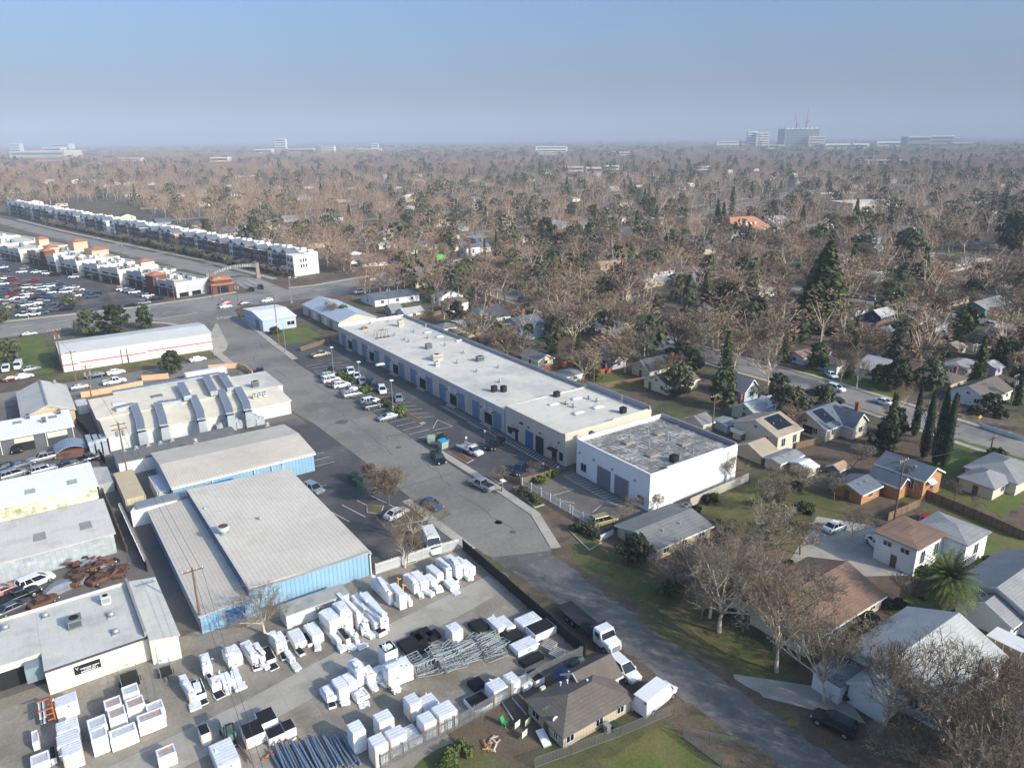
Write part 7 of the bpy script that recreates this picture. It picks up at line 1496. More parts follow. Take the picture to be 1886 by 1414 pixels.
shop(154,182,0,24,6.8,'long white shop block near the left edge',MWHT,[(170,16,5,9.4,MTAN)],6);shop(186,222,-2,26,7,'long pale shop block at the left edge',MWHT,[(190,-2.5,6,9.6,MBRK)],6);shop(226,262,0,26,7,'farthest pale shop block at the left edge',MWHT,[(240,8,6,9.4,MTAN)],6)
p=G('L2',900,840);t=thing('corner_pavilion','brick corner pavilion with two stacked orange tiled roofs','pavilion',(p[0],p[1],0));X,Y=p
b=MB();b.box(X-4,Y,0,X+4,Y+7,5.0);b.build('wall',MBRK,t)
for z,w in((3.6,4.9),(5.6,4.3)):
 b=MB();b.add([(X-w,Y-.9,z),(X+w,Y-.9,z),(X+w,Y+7.9,z),(X-w,Y+7.9,z),(X-w+1.4,Y+1.0,z+1.1),(X+w-1.4,Y+1.0,z+1.1),(X+w-1.4,Y+6,z+1.1),(X-w+1.4,Y+6,z+1.1)],[(3,2,1,0),(0,1,5,4),(1,2,6,5),(2,3,7,6),(3,0,4,7),(4,5,6,7)]);b.build('tiled_roof',RF['orange'],t)
b=MB();b.box(X-3,Y+.6,5.0,X+3,Y+6.4,5.59);b.build('upper_wall',MTAN,t)
b=MB();b.box(X-2.2,Y-.08,.3,X+2.2,Y-.004,2.9);b.build('arched_window',GLASSD,t)
a=G('L2',765,800);c=G('L2',1235,690)
t=thing('arch_sign','grey arched gateway sign with white CROCKER VILLAGE lettering over the boulevard','gateway sign',((a[0]+c[0])/2,(a[1]+c[1])/2,0))
for q in(a,c):
 b=MB();b.box(q[0]-.75,q[1]-.75,0,q[0]+.75,q[1]+.75,6.9);b.box(q[0]-.95,q[1]-.95,0.01,q[0]+.95,q[1]+.95,1.0);b.build('pier',mat('sandstone_pier',S(150,134,112),.9,.1,.6,.08,coord='W',stripes=((2,1.0,.06,.2),)),t)
b=MB();n=16;L=math.hypot(c[0]-a[0],c[1]-a[1])-1.5;ux,uy=(c[0]-a[0])/(L+1.5),(c[1]-a[1])/(L+1.5)
def apt(u):return(a[0]+ux*(.75+L*u),a[1]+uy*(.75+L*u),5.0+1.5*math.sin(math.pi*u))
for k in range(n):
 p0,p1=apt(k/n),apt((k+1)/n);nx,ny=-uy*.18,ux*.18
 b.hexa([(p0[0]+nx,p0[1]+ny,p0[2]),(p0[0]-nx,p0[1]-ny,p0[2]),(p1[0]-nx,p1[1]-ny,p1[2]),(p1[0]+nx,p1[1]+ny,p1[2]),(p0[0]+nx,p0[1]+ny,p0[2]+1.5),(p0[0]-nx,p0[1]-ny,p0[2]+1.5),(p1[0]-nx,p1[1]-ny,p1[2]+1.5),(p1[0]+nx,p1[1]+ny,p1[2]+1.5)])
b.build('arch',mat('arch_grey',S(112,114,118),.6),t)
ang=math.atan2(uy,ux);txt='CROCKER VILLAGE'
for k,ch in enumerate(txt):
 if ch==' ':continue
 u=.12+.74*k/(len(txt)-1);q=apt(u);sl=math.atan(1.5*math.pi*math.cos(math.pi*u)/L)
 mw=Matrix.Translation((q[0]+uy*.2-t.location.x,q[1]-ux*.2-t.location.y,q[2]+.75))@Matrix.Rotation(ang,4,'Z')@Matrix.Rotation(R(90),4,'X')@Matrix.Rotation(sl,4,'Z')
 text_mesh(ch,1.35,mw,PAINT,'letter',t,.04)
for z,x,y,w in((13,-150,390,34),(13,690,190,44),(13,1530,600,34)):
 q=G(z,x,y);HRECT.append((q[0]-16,q[1]-16,q[0]+w,q[1]+26))
def solve_h(z,base,top):
 b=G(z,*base);best,bd=5,1e9
 for k in range(10,300):
  p=G(z,*top,k*.1);d=(p[0]-b[0])**2+(p[1]-b[1])**2
  if d<bd:best,bd=k*.1,d
 return b,best
WOODF=mat('weathered_fence_boards',S(126,104,84),.95,.15,1,.15,coord='W',stripes=((0,.15,.025,.35),(1,.15,.025,.35)))
REDF=mat('red_cedar_boards',S(160,92,66),.9,.12,1,.12,coord='W',stripes=((0,.15,.025,.3),(1,.15,.025,.3)))
BLOCKW=mat('concrete_block_wall',S(178,172,158),.95,.08,.5,.08,coord='W',stripes=((2,.2,.02,.15),))
MESHD=mat('dark_fence_screen',S(36,38,40),.9,.15,1,.1,coord='W');TANW=mat('tan_rendered_wall',S(214,176,138),.9,.06,.4,.05,coord='W')
SPLIT['fpost']='post'
def palisade(pts,h,m,label,step=.16,w=.09,name='palisade_fence'):
 t=thing(name,label,'fence',(pts[0][0],pts[0][1],0));b=MB();rl=MB();pb=MB()
 for a,c in zip(pts,pts[1:]):
  d=math.hypot(c[0]-a[0],c[1]-a[1]);n=int(d/step);ux,uy=(c[0]-a[0])/d,(c[1]-a[1])/d
  for k in range(n):
   x,y=a[0]+ux*step*k,a[1]+uy*step*k;b.add([(x,y,.05),(x+ux*w,y+uy*w,.05),(x+ux*w,y+uy*w,h-.12),(x+ux*w/2,y+uy*w/2,h),(x,y,h-.12)],[(0,1,2,3,4)])
  for z in(.35,h-.4):rl.bar((a[0]-uy*.05,a[1]+ux*.05,z),(c[0]-uy*.05,c[1]+ux*.05,z),.05,.06)
  for k in range(int(d/2.6)+1):x,y=a[0]+ux*min(d,2.6*k)-uy*.12,a[1]+uy*min(d,2.6*k)+ux*.12;pb.box(x-.05,y-.05,0,x+.05,y+.05,h-.05)
 b.build('pales',m,t);SPLIT['rails']='rail';rl.build('rails',m,t);pb.build('fpost',m,t);return t
PAL=plain('galvanised_pale',S(128,130,132),.6,.3)
palisade([(22.3,56.0),(31,56.2),(38.6,56.6)],1.9,PAL,'grey steel palisade fence along the front of the white stacks')
palisade([(38.6,56.7),(44,57.4),(49.6,57.2)],1.9,PAL,'dark palisade fence behind the tan cottage')
palisade([(36.9,88.6),(42,88.4),(46.5,88.2),(50.4,87.6)],1.9,TRIM,'pale topped palisade fence above the row of bundles')
fence([(50.7,87.2),(50.3,72),(49.9,57.3)],1.8,MESHD,'black screened fence between the yard and the street',name='screen_fence',pm=BLACK)
fence([(42.5,88.6),(50.2,87.8)],1.5,MESHD,'black screen on the inner side of the upper palisade fence',name='screen_fence',pm=BLACK)
palisade([(70.9,99.9),(71.1,94.5),(71.3,86),(71.4,79.2)],1.7,TRIM,'white steel gate fence of the courtyard',.13,.06,'gate_fence')
fence([(69.4,103.6),(71.0,100.4),(79.5,99.9)],1.3,WOODF,'low weathered timber fence left of the courtyard')
palisade([G(7,705,1215),G(7,790,1175)],1.1,TRIM,'short white picket fence by the street verge',.2,.15,'picket_fence')
fence([(105.5,77.3),(97,77.0),(89.5,76.6)],1.6,BLOCKW,'pale concrete block wall behind the white building',name='block_wall',cat='wall',th=.2,posts=900);fence([(89.5,76.4),(80,76.9),(72,78.7)],.8,mat('low_dark_wall',S(96,94,90)),'low dark wall beside the low grey house',name='block_wall',cat='wall',th=.2,posts=900)
h1=lambda x,y:G('H1',x,y)
fence([h1(0,335),h1(260,290),h1(525,232)],1.5,TANW,'long tan wall between the side road and the workshop',name='tan_wall',cat='wall',th=.2,posts=900);fence([h1(515,190),h1(740,170)],1.5,TANW,'short tan wall beside the round evergreen',name='tan_wall',cat='wall',th=.2,posts=900);fence([h1(1080,100),h1(1330,80),h1(1400,110),h1(1450,150)],1.5,TANW,'curved tan wall at the street corner of the workshop yard',name='tan_wall',cat='wall',th=.2,posts=900)
for i,(pts,m,l,h)in enumerate((([G(8,1060,935),G(8,1400,1075),G(8,1708,1215)],WOODF,'long brown wooden fence beside the sunny back lawn',1.6),([G('N2',345,640),G('N2',730,545)],REDF,'red cedar fence behind the long building',1.6),([G('N2',670,720),G('N2',800,690),G('N2',1000,640)],REDF,'weathered orange fence by the telegraph pole',1.5),([G('N2',870,800),G('N2',1310,735)],WOODF,'grey brown fence below the green back lawn',1.5),([G(8,850,1090),G(8,1050,1000)],WOODF,'short wooden fence at the foot of the twisted tree',1.5),([G(8,1425,500),G(8,1708,590)],TRIM,'low white fence at the green corner lawn',1.0),([G('R1',545,590),G('R1',740,530)],mat('orange_fence_boards',S(196,104,58)),'bright orange fence panel in the middle garden',1.6),([G('R1',470,400),G('R1',830,490)],WOODF,'dark wooden fence along the green garden with the boat',1.6),([G('R1',900,540),G('R1',1680,640)],WOODF,'shaded wooden fence behind the row of garden houses',1.6),([G('R1',310,240),G('R1',500,185)],WOODF,'dark fence between the blue and the yellow house',1.5),([G('N1',700,1240),G('N1',1020,1175)],WOODF,'brown fence above the far end of the long building',1.6),([G(11,580,1160),G(11,790,1090)],WOODF,'brown fence beside the brown roofed cottage',1.4),([G('R1',1390,135),G('R1',1520,85)],TRIM,'white fence across the second street',1.2),([G('N1',190,700),G('N1',860,640)],WOODF,'brown wall of fence beyond the arterial road',1.7),([G(8,270,640),G(8,440,600)],WOODF,'fence behind the beige solar houses',1.5))):
 fence(pts,h,m,l)
chain=plain('chain_link_grey',S(120,122,120),.7,.3)
def chainlink(pts,h,label,scr=None):
 t=thing('chain_link_fence',label,'fence',(pts[0][0],pts[0][1],0));b=MB();pb=MB()
 for a,c in zip(pts,pts[1:]):
  d=math.hypot(c[0]-a[0],c[1]-a[1]);n=max(1,int(d/2.4))
  for k in range(n+1):pb.cyl(a[0]+(c[0]-a[0])*k/n,a[1]+(c[1]-a[1])*k/n,0,h,.04,6)
  for z in[.1,h]+[h*q/9 for q in range(1,9)]:b.tube((*a,z),(*c,z),.018 if 0.2<z<h-.1 else .03,.018 if .2<z<h-.1 else .03,4)
  m=int(d/.35)
  for k in range(m):x,y=a[0]+(c[0]-a[0])*k/m,a[1]+(c[1]-a[1])*k/m;b.tube((x,y,.1),(x,y,h),.01,.01,3)
 b.build('wire_mesh',scr or chain,t);pb.build('fpost',chain,t)
chainlink([G(3,290,1414),G(3,520,1330),G(3,830,1215),G(3,1150,1080)],1.3,'chain link fence in front of the tan cottage lawn');chainlink([(50.3,36.5),(50.0,41.5)],1.3,'chain link fence at the right of the mossy lawn');chainlink([(50.3,41.6),(53.6,37.4)],1.2,'short chain link fence beside the street at the bottom')
t=thing('razor_wire_fence','fence topped with a coil of razor wire left of the blue warehouse','fence',(11,112,0));a,c=G(5,765,1050),G(5,930,1414);b=MB();q0=None;L=math.hypot(c[0]-a[0],c[1]-a[1])
for k in range(int(L*14)):
 s=k/(L*14);th=k*.9;q=(a[0]+(c[0]-a[0])*s+.22*math.cos(th),a[1]+(c[1]-a[1])*s,2.0+.22*math.sin(th))
 if q0:b.tube(q0,q,.022,.022,3,cap=False)
 q0=q
b.build('razor_coil',plain('razor_wire',S(200,202,204),.4,.4),t);b=MB();b.bar((*a,.05),(*c,.05),.04,1.7);b.build('panel',MESHD,t)
fence([G(5,640,900),G(5,700,1040),G(5,800,1290)],1.4,WOODF,'ramshackle board fence left of the razor wire');fence([G(5,440,430),G(5,560,560),G(5,660,730)],1.5,MESHD,'dark fence between the stone building and the workshop',name='screen_fence')
POLEM=mat('pole_timber',S(122,98,80),.95,.12,1,.1);POLES={}
def upole(key,z,base,top,label,arms=1,trans=False,lean=0):
 b0,h=solve_h(z,base,top);x,y=b0;t=thing('utility_pole',label,'utility pole',(x,y,0));b=MB();b.tube((x,y,-.1),(x,y,h),.17,.11,8);b.build('pole',POLEM,t)
 for k in range(arms):b=MB();b.box(x-1.3,y-.08,h-.5-k*.9,x+1.3,y+.06,h-.36-k*.9);b.build('crossarm',POLEM,t)
 for k in(-1.2,-.5,.5,1.2):b=MB();b.cyl(x+k,y,h-.359,h-.15,.06,6);b.build('insulator',TRIM,t)
 if trans:
  for s in(-.5,.5):b=MB();b.cyl(x+s,y-.2,h-2.6,h-1.6,.26,10);b.build('transformer',GREYTRIM,t)
 POLES[key]=(x,y,h);return t
for a in(('w1',1,(1275,565),(1225,150),'utility pole between the cream office and the blue warehouse',1,False),('w2',5,(812,850),(745,470),'utility pole with two transformers before the duct roofed workshop',2,True),('w3',5,(490,265),(445,20),'tall bare utility pole beside the striped building',1,False),('w4',5,(585,360),(538,108),'utility pole with transformers behind the tan wall',2,True),('w5',10,(445,1310),(400,1000),'twin utility pole at the left corner of the striped building',2,True),('w6',10,(415,1250),(378,1005),'second pole of the pair at the striped building',1,False),('r1',8,(885,1115),(960,700),'leaning vine clad utility pole behind the red car',1,False),('r2','N2',(832,775),(860,462),'utility pole with transformer on the back lawn fence',1,True),('r3',7,(1405,540),(1410,292),'utility pole rising behind the white building',1,False),('r4',12,(196,1172),(198,962),'utility pole with double crossarms behind the long roof',2,True),('r5','R1',(772,492),(815,130),'utility pole in the garden with the boat',1,False),('r6',8,(1488,690),(1506,560),'short utility pole behind the grey hip roofs',1,False),('r7','R1',(1742,1082),(1800,742),'utility pole right of the big taupe roof',1,True),('r8',4,(1590,1414),(1660,1060),'utility pole at the lower right corner of the photo',0,False),('s1',11,(430,1120),(405,770),'utility pole at the kerb beside the brown roofed cottage',0,False),('s2',11,(158,925),(140,672),'utility pole with crossarms at the street mouth',2,True),('s3','N1',(452,1145),(450,848),'utility pole with red boxes beside the long white building',1,True),('s4','N1',(1030,1230),(1025,1040),'thin utility pole below the taupe hip roof',1,False),('s5','N1',(505,650),(503,430),'utility pole beyond the arterial road',1,False),('s6','N1',(240,770),(225,540),'utility pole beyond the white SUV on the arterial',1,False),('s7','N1',(885,610),(885,370),'utility pole left of the green truck',1,False),('s8',12,(1155,700),(1165,545),'utility pole beside the blue tarpaulin',1,False),('s9',12,(1645,840),(1655,640),'utility pole right of the yellow green tree',1,False),('s10',10,(1215,810),(1190,560),'tall pale pole before the nearest shop block',1,False),('s11',10,(1480,800),(1450,590),'grey pole at the corner pavilion',0,False),('s12',12,(565,330),(555,258),'far pole carrying the long wire',1,False),('s13',12,(1290,270),(1275,180),'far pole beside the pale roofs',1,False)):upole(*a)
def wire(a,c,label,sag=.9,r=.028,dz=(-.2,-.2),dx=0):
 b=MB();p0=None;n=12
 for k in range(n+1):
  s=k/n;p=(a[0]+dx+(c[0]-a[0])*s,a[1]+(c[1]-a[1])*s,a[2]+dz[0]+(c[2]+dz[1]-a[2]-dz[0])*s-sag*4*s*(1-s))
  if p0:b.tube(p0,p,r,r,4,cap=False)
  p0=p
 o=b.build('overhead_wire',plain('wire_grey',S(70,72,74),.7));tag(o,label,'wire')
P_=POLES
for a,c,l in(('w1','w2','wire from the cream office pole to the transformer pole'),('w2','w4','wire from the transformer pole over the workshop'),('w4','w3','wire between the two poles behind the tan wall'),('w3','w5','wire to the twin pole of the striped building'),('r1','r6','wire over the wooden fence on the right'),('r2','r3','wire along the back fences behind the long building'),('r2','r4','wire over the back gardens behind the long roof'),('r5','r7','wire over the row of garden houses'),('s4','r4','wire behind the far half of the long roof'),('s3','s4','wire beside the white pale roofed house'),('s5','s6','wire beyond the arterial road'),('s5','s7','wire to the pole beside the green truck'),('s12','s13','long pale wire crossing the far middle trees'),('s12','s7','long pale wire over the tall cypresses'),('s2','s1','wire across the blue grey corner workshop')):
 wire(P_[a],P_[c],l);
for a,c,l in(('w1','w2','second wire from the cream office pole to the transformer pole'),('w5','s2','wire over the striped building roof'),('r3','r1','second wire passing behind the white building'),('r5','r2','wire from the garden pole towards the long building')):wire(P_[a],P_[c],l,dx=.9)
e=P_['w1']
for i in(0,1):wire((e[0]+i*1.1,e[1],e[2]),(G('Y1',150+60*i,860)[0]+2.5,44,8.2),['left of two wires crossing the yard from the office pole','right of two wires crossing the yard from the office pole'][i])
r_=P_['r1'];wire(r_,(*G(8,400,960)[:2],6.0),'pale service wire hanging down to the bare tree from the leaning pole');wire(r_,(*G(8,1130,1080)[:2],.5),'white guy wire running down from the leaning pole beside the red car',sag=0,r=.05)
def lamp(z,base,top,label,arm=0,m=None,double=False):
 b0,h=solve_h(z,base,top);x,y=b0;t=thing('street_lamp',label,'street lamp',(x,y,0));m=m or GREYTRIM;b=MB();b.box(x-.2,y-.2,0,x+.2,y+.2,.7);b.tube((x,y,.7),(x,y,h),.09,.06,8);b.build('pole',m,t)
 if arm:b=MB();b.tube((x,y,h-.1),(x+arm,y,h+.15),.05,.04,6);b.build('arm',m,t)
 b=MB();b.box(x+arm-.4,y-.4 if not arm else y-.18,h+.12,x+arm+.4,y+.4 if not arm else y+.18,h+.3);b.build('lamp_head',TRIM,t)
for z,b_,tp,l,ar in((6,(562,165),(552,2),'farthest lamp post in the car park median',0),(6,(730,262),(722,95),'middle lamp post in the car park median',0),(6,(935,382),(930,212),'nearest lamp post in the car park median',0),(11,(478,1165),(462,965),'street lamp with curved arm at the kerb beside the cottage',-1.8),(11,(515,825),(510,655),'traffic signal pole with long arm at the junction',2.6),('N1',(115,885),(105,705),'lamp beside the grey roofed workshop',-1.5),('N1',(1110,755),(1105,560),'lamp on the arterial beside the palms',-1.5),(10,(850,430),(835,330),'lamp on the boulevard beside the tan townhouse end',-2.5),(10,(320,280),(300,235),'far lamp on the boulevard',-2.5),(10,(660,420),(655,375),'lamp on the boulevard behind the shops',2.5),(10,(200,930),(170,740),'tall thin lamp in the shopping car park',0),(10,(1040,870),(1025,790),'lamp on the arterial before the shops',0),(10,(1540,800),(1520,650),'lamp at the corner pavilion',0),('L2',(1560,930),(1545,690),'signal mast opposite the corner pavilion',0),('L2',(1560,640),(1545,560),'curved lamp before the white townhouse end',-2.5),(7,(88,905),(88,840),'short white post at the kerb by the white pickup',0)):
 lamp(z,b_,tp,l,ar)
def sign(z,base,h,label,m,w=.4,hh=.55,dia=False):
 p=G(z,*base);t=thing('road_sign',label,'sign',(p[0],p[1],0));b=MB();b.cyl(0,0,0,h,.04,6);b.build('post',GREYTRIM,t,local=True);b=MB()
 if dia:b.add([(0,-.06,h-.5),(.5,-.06,h),(0,-.06,h+.5),(-.5,-.06,h),(0,-.05,h-.5),(.5,-.05,h),(0,-.05,h+.5),(-.5,-.05,h)],[(0,1,2,3),(7,6,5,4),(0,4,5,1),(1,5,6,2),(2,6,7,3),(3,7,4,0)])
 else:b.box(-w/2,-.06,h-hh,w/2,-.045,h)
 q=b.build('sign_plate',m,t,local=True);t.rotation_euler=(0,0,R(-30));return t
SB=MATS['sign_blue']
for z,b_,l,m in((6,(1515,560),'white parking sign before the beige building',TRIM),(6,(1545,545),'blue parking sign before the beige building',SB),(6,(1397,600),'white parking sign beside the white truck',TRIM),(6,(1285,620),'blue parking sign beside the bins',SB),(7,(435,790),'white sign on a post left of the courtyard',TRIM),(7,(343,765),'small white sign behind the timber fence',TRIM)):sign(z,b_,1.5,l,m)
sign(8,(1420,495),2.2,'yellow diamond road sign at the street corner',mat('sign_yellow',S(232,176,36)),dia=True);t=sign(11,(240,930),2.2,'small red and white sign on the traffic island',mat('sign_red',S(190,60,60)),.7,.7)
a=(31.5,0);p=G(2,1560,190);b=MB();b.box(-.6,-.02,.9,.6,.02,1.6);o=b.build('notice_board',TRIM);o.location=(50.75,75.5,.2);o.rotation_euler=(0,0,R(88));tag(o,'white notice board on the black screened fence','sign')
def dumpster(z,x,y,label,m,w=1.8,l=1.2,h=1.2,rz=0,lid=None):
 p=G(z,x,y);t=thing('waste_skip',label,'waste bin',(p[0],p[1],.06),rz);b=MB();b.hexa([(-w/2,-l*.4,.1),(w/2,-l*.4,.1),(w/2,l*.4,.1),(-w/2,l*.4,.1),(-w/2,-l/2,h),(w/2,-l/2,h),(w/2,l/2,h*1.15),(-w/2,l/2,h*1.15)]);b.build('body',m,t,local=True);b=MB();b.hexa([(-w/2-.05,-l/2-.05,h+.01),(w/2+.05,-l/2-.05,h+.01),(w/2+.05,l/2+.05,h*1.15+.01),(-w/2-.05,l/2+.05,h*1.15+.01),(-w/2-.05,-l/2-.05,h+.07),(w/2+.05,-l/2-.05,h+.07),(w/2+.05,l/2+.05,h*1.15+.07),(-w/2-.05,l/2+.05,h*1.15+.07)]);b.build('lid',lid or m,t,local=True)
GRN=plain('bin_green',S(46,92,64));PGR=plain('bin_pale_green',S(156,172,150))
dumpster(6,690,830,'dark green waste bin left of two beside the brushy tree',GRN,1.6,1.2,1.0,.5);dumpster(6,715,862,'dark green waste bin right of two beside the brushy tree',GRN,1.6,1.2,1.0,.5);dumpster(6,1178,600,'pale green waste bin with open lid in the car park',PGR,2.0,1.4,1.2,.9);dumpster(6,1252,635,'blue lidded waste bin in the car park',PGR,1.6,1.5,1.6,.1,plain('bin_lid_blue',S(30,150,200)))
MULCH=mat('bark_mulch',S(104,82,66),.95,.2,1,.2,coord='W')
def island(poly,lab,m=MULCH):
 b=MB();b.prism(poly,0,.17);tag(b.build('island_kerb',KERB),lab+', its kerb',kind='structure');cx=sum(p[0]for p in poly)/len(poly);cy=sum(p[1]for p in poly)/len(poly)
 surf('planting_bed',[(cx+(x-cx)*.86,cy+(y-cy)*.96)for x,y in poly],.19,m,lab)
c0,c1=G(6,600,180),G(6,1090,490);xm_=71.0;island([(70.4,c1[1]),(71.6,c1[1]),(71.6,c0[1]),(70.4,c0[1])],'narrow planted median of the car park')
island([G(6,1275,660),G(6,1400,730),G(6,1445,710),G(6,1330,650)],'mulched planting island beside the white truck');island([G(6,1530,810),G(6,1600,860),G(6,1660,840),G(6,1600,800)],'mulched planting island with the small bare tree');island([G(6,920,1110),G(6,930,1130),G(6,1150,1085),G(6,1130,1060)],'grassy kerbed bed under the bare brown tree',LAWN);island([G(6,770,990),G(6,770,1040),G(6,860,1050),G(6,880,1000)],'grassy kerbed bed under the brush',LAWN);island([G(6,940,1320),G(6,980,1380),G(6,1090,1350),G(6,1060,1310)],'kerbed bed beside the palisade fence',LAWN)
island([G(7,150,880),G(7,290,1010),G(7,350,990),G(7,220,870)],'shrub bed left of the white gate',LAWN);island([G(7,500,1150),G(7,630,1280),G(7,710,1230),G(7,600,1120)],'shrub bed right of the white gate',LAWN);island([G(11,0,960),G(11,75,1110),G(11,60,1150),G(11,-20,1190),G(11,-60,1060)],'paved corner apron of the striped building',CONC)
def leafmat(name,a,b,sc=.5,ov=.12,rough=.9):
 N=NT(name);co=N.coord('O');f=N.ramp(N.noise(co,sc,3),.35,.65);c=N.mix(f,a,b)
 oi=N.n('ShaderNodeObjectInfo').outputs['Random'];k=N.ramp(oi,0,1,1-ov,1+ov);cc=N.n('ShaderNodeCombineColor')
 for i in range(3):N.l(k,cc.inputs[i])
 N.l(N.mix(1.0,c,cc.outputs[0],'MULTIPLY'),N.b.inputs['Base Color']);N.b.inputs['Roughness'].default_value=rough;N.b.inputs['Specular IOR Level'].default_value=.15
 MATS[name]=N.mat;return N.mat
BARKP=leafmat('pale_sycamore_bark',S(216,204,184),S(168,154,134),1.2)
BARKB=leafmat('brown_bark',S(122,106,92),S(92,80,70),1.2)
TWIG=leafmat('brown_twigs',S(146,130,108),S(102,90,76),.5,.2)
TWIGG=leafmat('grey_twigs',S(148,138,122),S(108,100,88),.5,.15)
TWIGR=leafmat('reddish_twigs',S(158,138,114),S(116,100,84),.4,.15)
DEADL=leafmat('dead_leaves',S(140,98,66),S(104,74,54),.8)
LEAFD=leafmat('dark_evergreen_leaves',S(84,90,60),S(46,56,38),.6,.2)
LEAFM=leafmat('mid_green_leaves',S(104,116,62),S(62,76,42),.6,.2)
LEAFY=leafmat('yellow_green_leaves',S(136,140,62),S(90,98,46),.6,.15)
LEAFO=leafmat('olive_grey_leaves',S(108,112,84),S(70,76,56),.5,.15)
LEAFC=leafmat('conifer_needles',S(92,98,54),S(48,62,42),.35,.15)
CYPM=leafmat('cypress_needles',S(58,74,48),S(34,46,32),.8,.15)
PALMG=leafmat('palm_fronds',S(104,116,66),S(66,78,48),.8,.1);PALMD=leafmat('dry_palm_fronds',S(150,122,84),S(112,92,66),1)
def tri_tube(V,F,a,b,r0,r1,n=3):
 d=b-a
 if d.length<1e-5:return
 d=d.normalized();u=d.orthogonal().normalized();w=d.cross(u);s=len(V)
 for p,r in((a,r0),(b,r1)):
  for k in range(n):
   t=2*math.pi*k/n;q=p+u*(r*math.cos(t))+w*(r*math.sin(t));V.append((q.x,q.y,q.z))
 for k in range(n):F.append((s+k,s+(k+1)%n,s+n+(k+1)%n,s+n+k))
def quad(V,F,c,size,rg,asp=1.0,nrm=None):
 n=Vector((rg.gauss(0,1),rg.gauss(0,1),rg.gauss(0,1)+.35))if nrm is None else nrm
 if n.length<1e-4:n=Vector((0,0,1))
 n.normalize();u=n.orthogonal().normalized();t=rg.random()*6.28;w=n.cross(u);a=u*math.cos(t)+w*math.sin(t);b=n.cross(a);a=a*size*.5;b=b*size*.5*asp;s=len(V)
 for q in(c-a-b,c+a-b,c+a+b,c-a+b):V.append((q.x,q.y,q.z))
 F.append((s,s+1,s+2,s+3))
def mk(name,V,F,m):
 me=bpy.data.meshes.new(name);me.from_pydata(V,[],F);me.materials.append(m);me.update();return me
def bare(seed,h,spread,ncl,twig_r,bark,twig,leaves,trunk_f=.26,forks=(5,4,3,4),tw=5,up=.55,r0=.03,kk=None):
 """trunk and limbs in one mesh, fine twigs and clinging dead leaves in the other"""
 if kk is None:
  a_,b_=bare(seed,h,spread,ncl,twig_r,bark,twig,leaves,trunk_f,forks,tw,up,r0,1.);k0=a_['k'];return bare(seed,h,spread,ncl,twig_r/k0,bark,twig,leaves,trunk_f,forks,tw,up,r0/k0,k0)
 rg=random.Random(seed);TV,TF,CV,CF=[],[],[],[];tips=[]
 def grow(p,d,L,r,lv):
  nseg=3 if lv<2 else 2;q=p;dd=d
  for s in range(nseg):
   dd=(dd+Vector((rg.gauss(0,.13),rg.gauss(0,.13),rg.gauss(.04,.08)))).normalized();e=q+dd*(L/nseg);ra=r*(1-.4*s/nseg);rb=r*(1-.4*(s+1)/nseg)
   if lv<=2:tri_tube(TV,TF,q,e,ra,rb,[7,5,4][lv])
   else:tri_tube(CV,CF,q,e,max(ra,twig_r),max(rb*.8,twig_r*.8),3)
   q=e
   if lv>=1 and lv<len(forks)and s<nseg-1 and rg.random()<.7:
    side=Vector((rg.gauss(0,1),rg.gauss(0,1),rg.gauss(.2,.4))).normalized();grow(q,(dd*.5+side*.75).normalized(),L*.6,r*.45,lv+1)
  if lv<len(forks):
   n=forks[lv];ph=rg.random()*6.28
   for k in range(n):
    a=ph+6.283*k/n+rg.gauss(0,.25);out=Vector((math.cos(a),math.sin(a),0));
    nd=(dd*up+out*(spread*(.8 if lv==0 else .62))+Vector((0,0,.22))).normalized()
    grow(q,nd,L*(1.15 if lv==0 else .72)*rg.uniform(.8,1.15),r*(.52 if lv==0 else .58),lv+1)
  else:
   tips.append((q,dd))
   for k in range(tw):
    side=Vector((rg.gauss(0,1),rg.gauss(0,1),rg.gauss(.15,.7))).normalized();nd=(dd*.5+side*.8).normalized();l=L*rg.uniform(.5,1.0);b=q-dd*(L*.5*rg.random())
    m=b+nd*l*.6;tri_tube(CV,CF,b,m,twig_r,twig_r*.8,3);
    e=m+(nd+Vector((rg.gauss(0,.4),rg.gauss(0,.4),rg.gauss(0,.3)))).normalized()*l*.5;s=len(CV);w=nd.orthogonal().normalized()*twig_r
    CV.extend([tuple(m-w),tuple(m+w),tuple(e)]);CF.append((s,s+1,s+2))
    if rg.random()<leaves:quad(CV,CF,e,twig_r*rg.uniform(5,8),rg)
 Lt=h*trunk_f*1.15;grow(Vector((0,0,-.05)),Vector((rg.gauss(0,.06),rg.gauss(0,.06),1)).normalized(),Lt,h*r0,0)
 top=max(v[2]for v in CV+TV);k=h/top
 TV=[(x*k,y*k,z*k)for x,y,z in TV];CV=[(x*k,y*k,z*k)for x,y,z in CV]
 m1=mk('trunk',TV,TF,bark);m1['k']=k;return m1,mk('crown',CV,CF,twig)
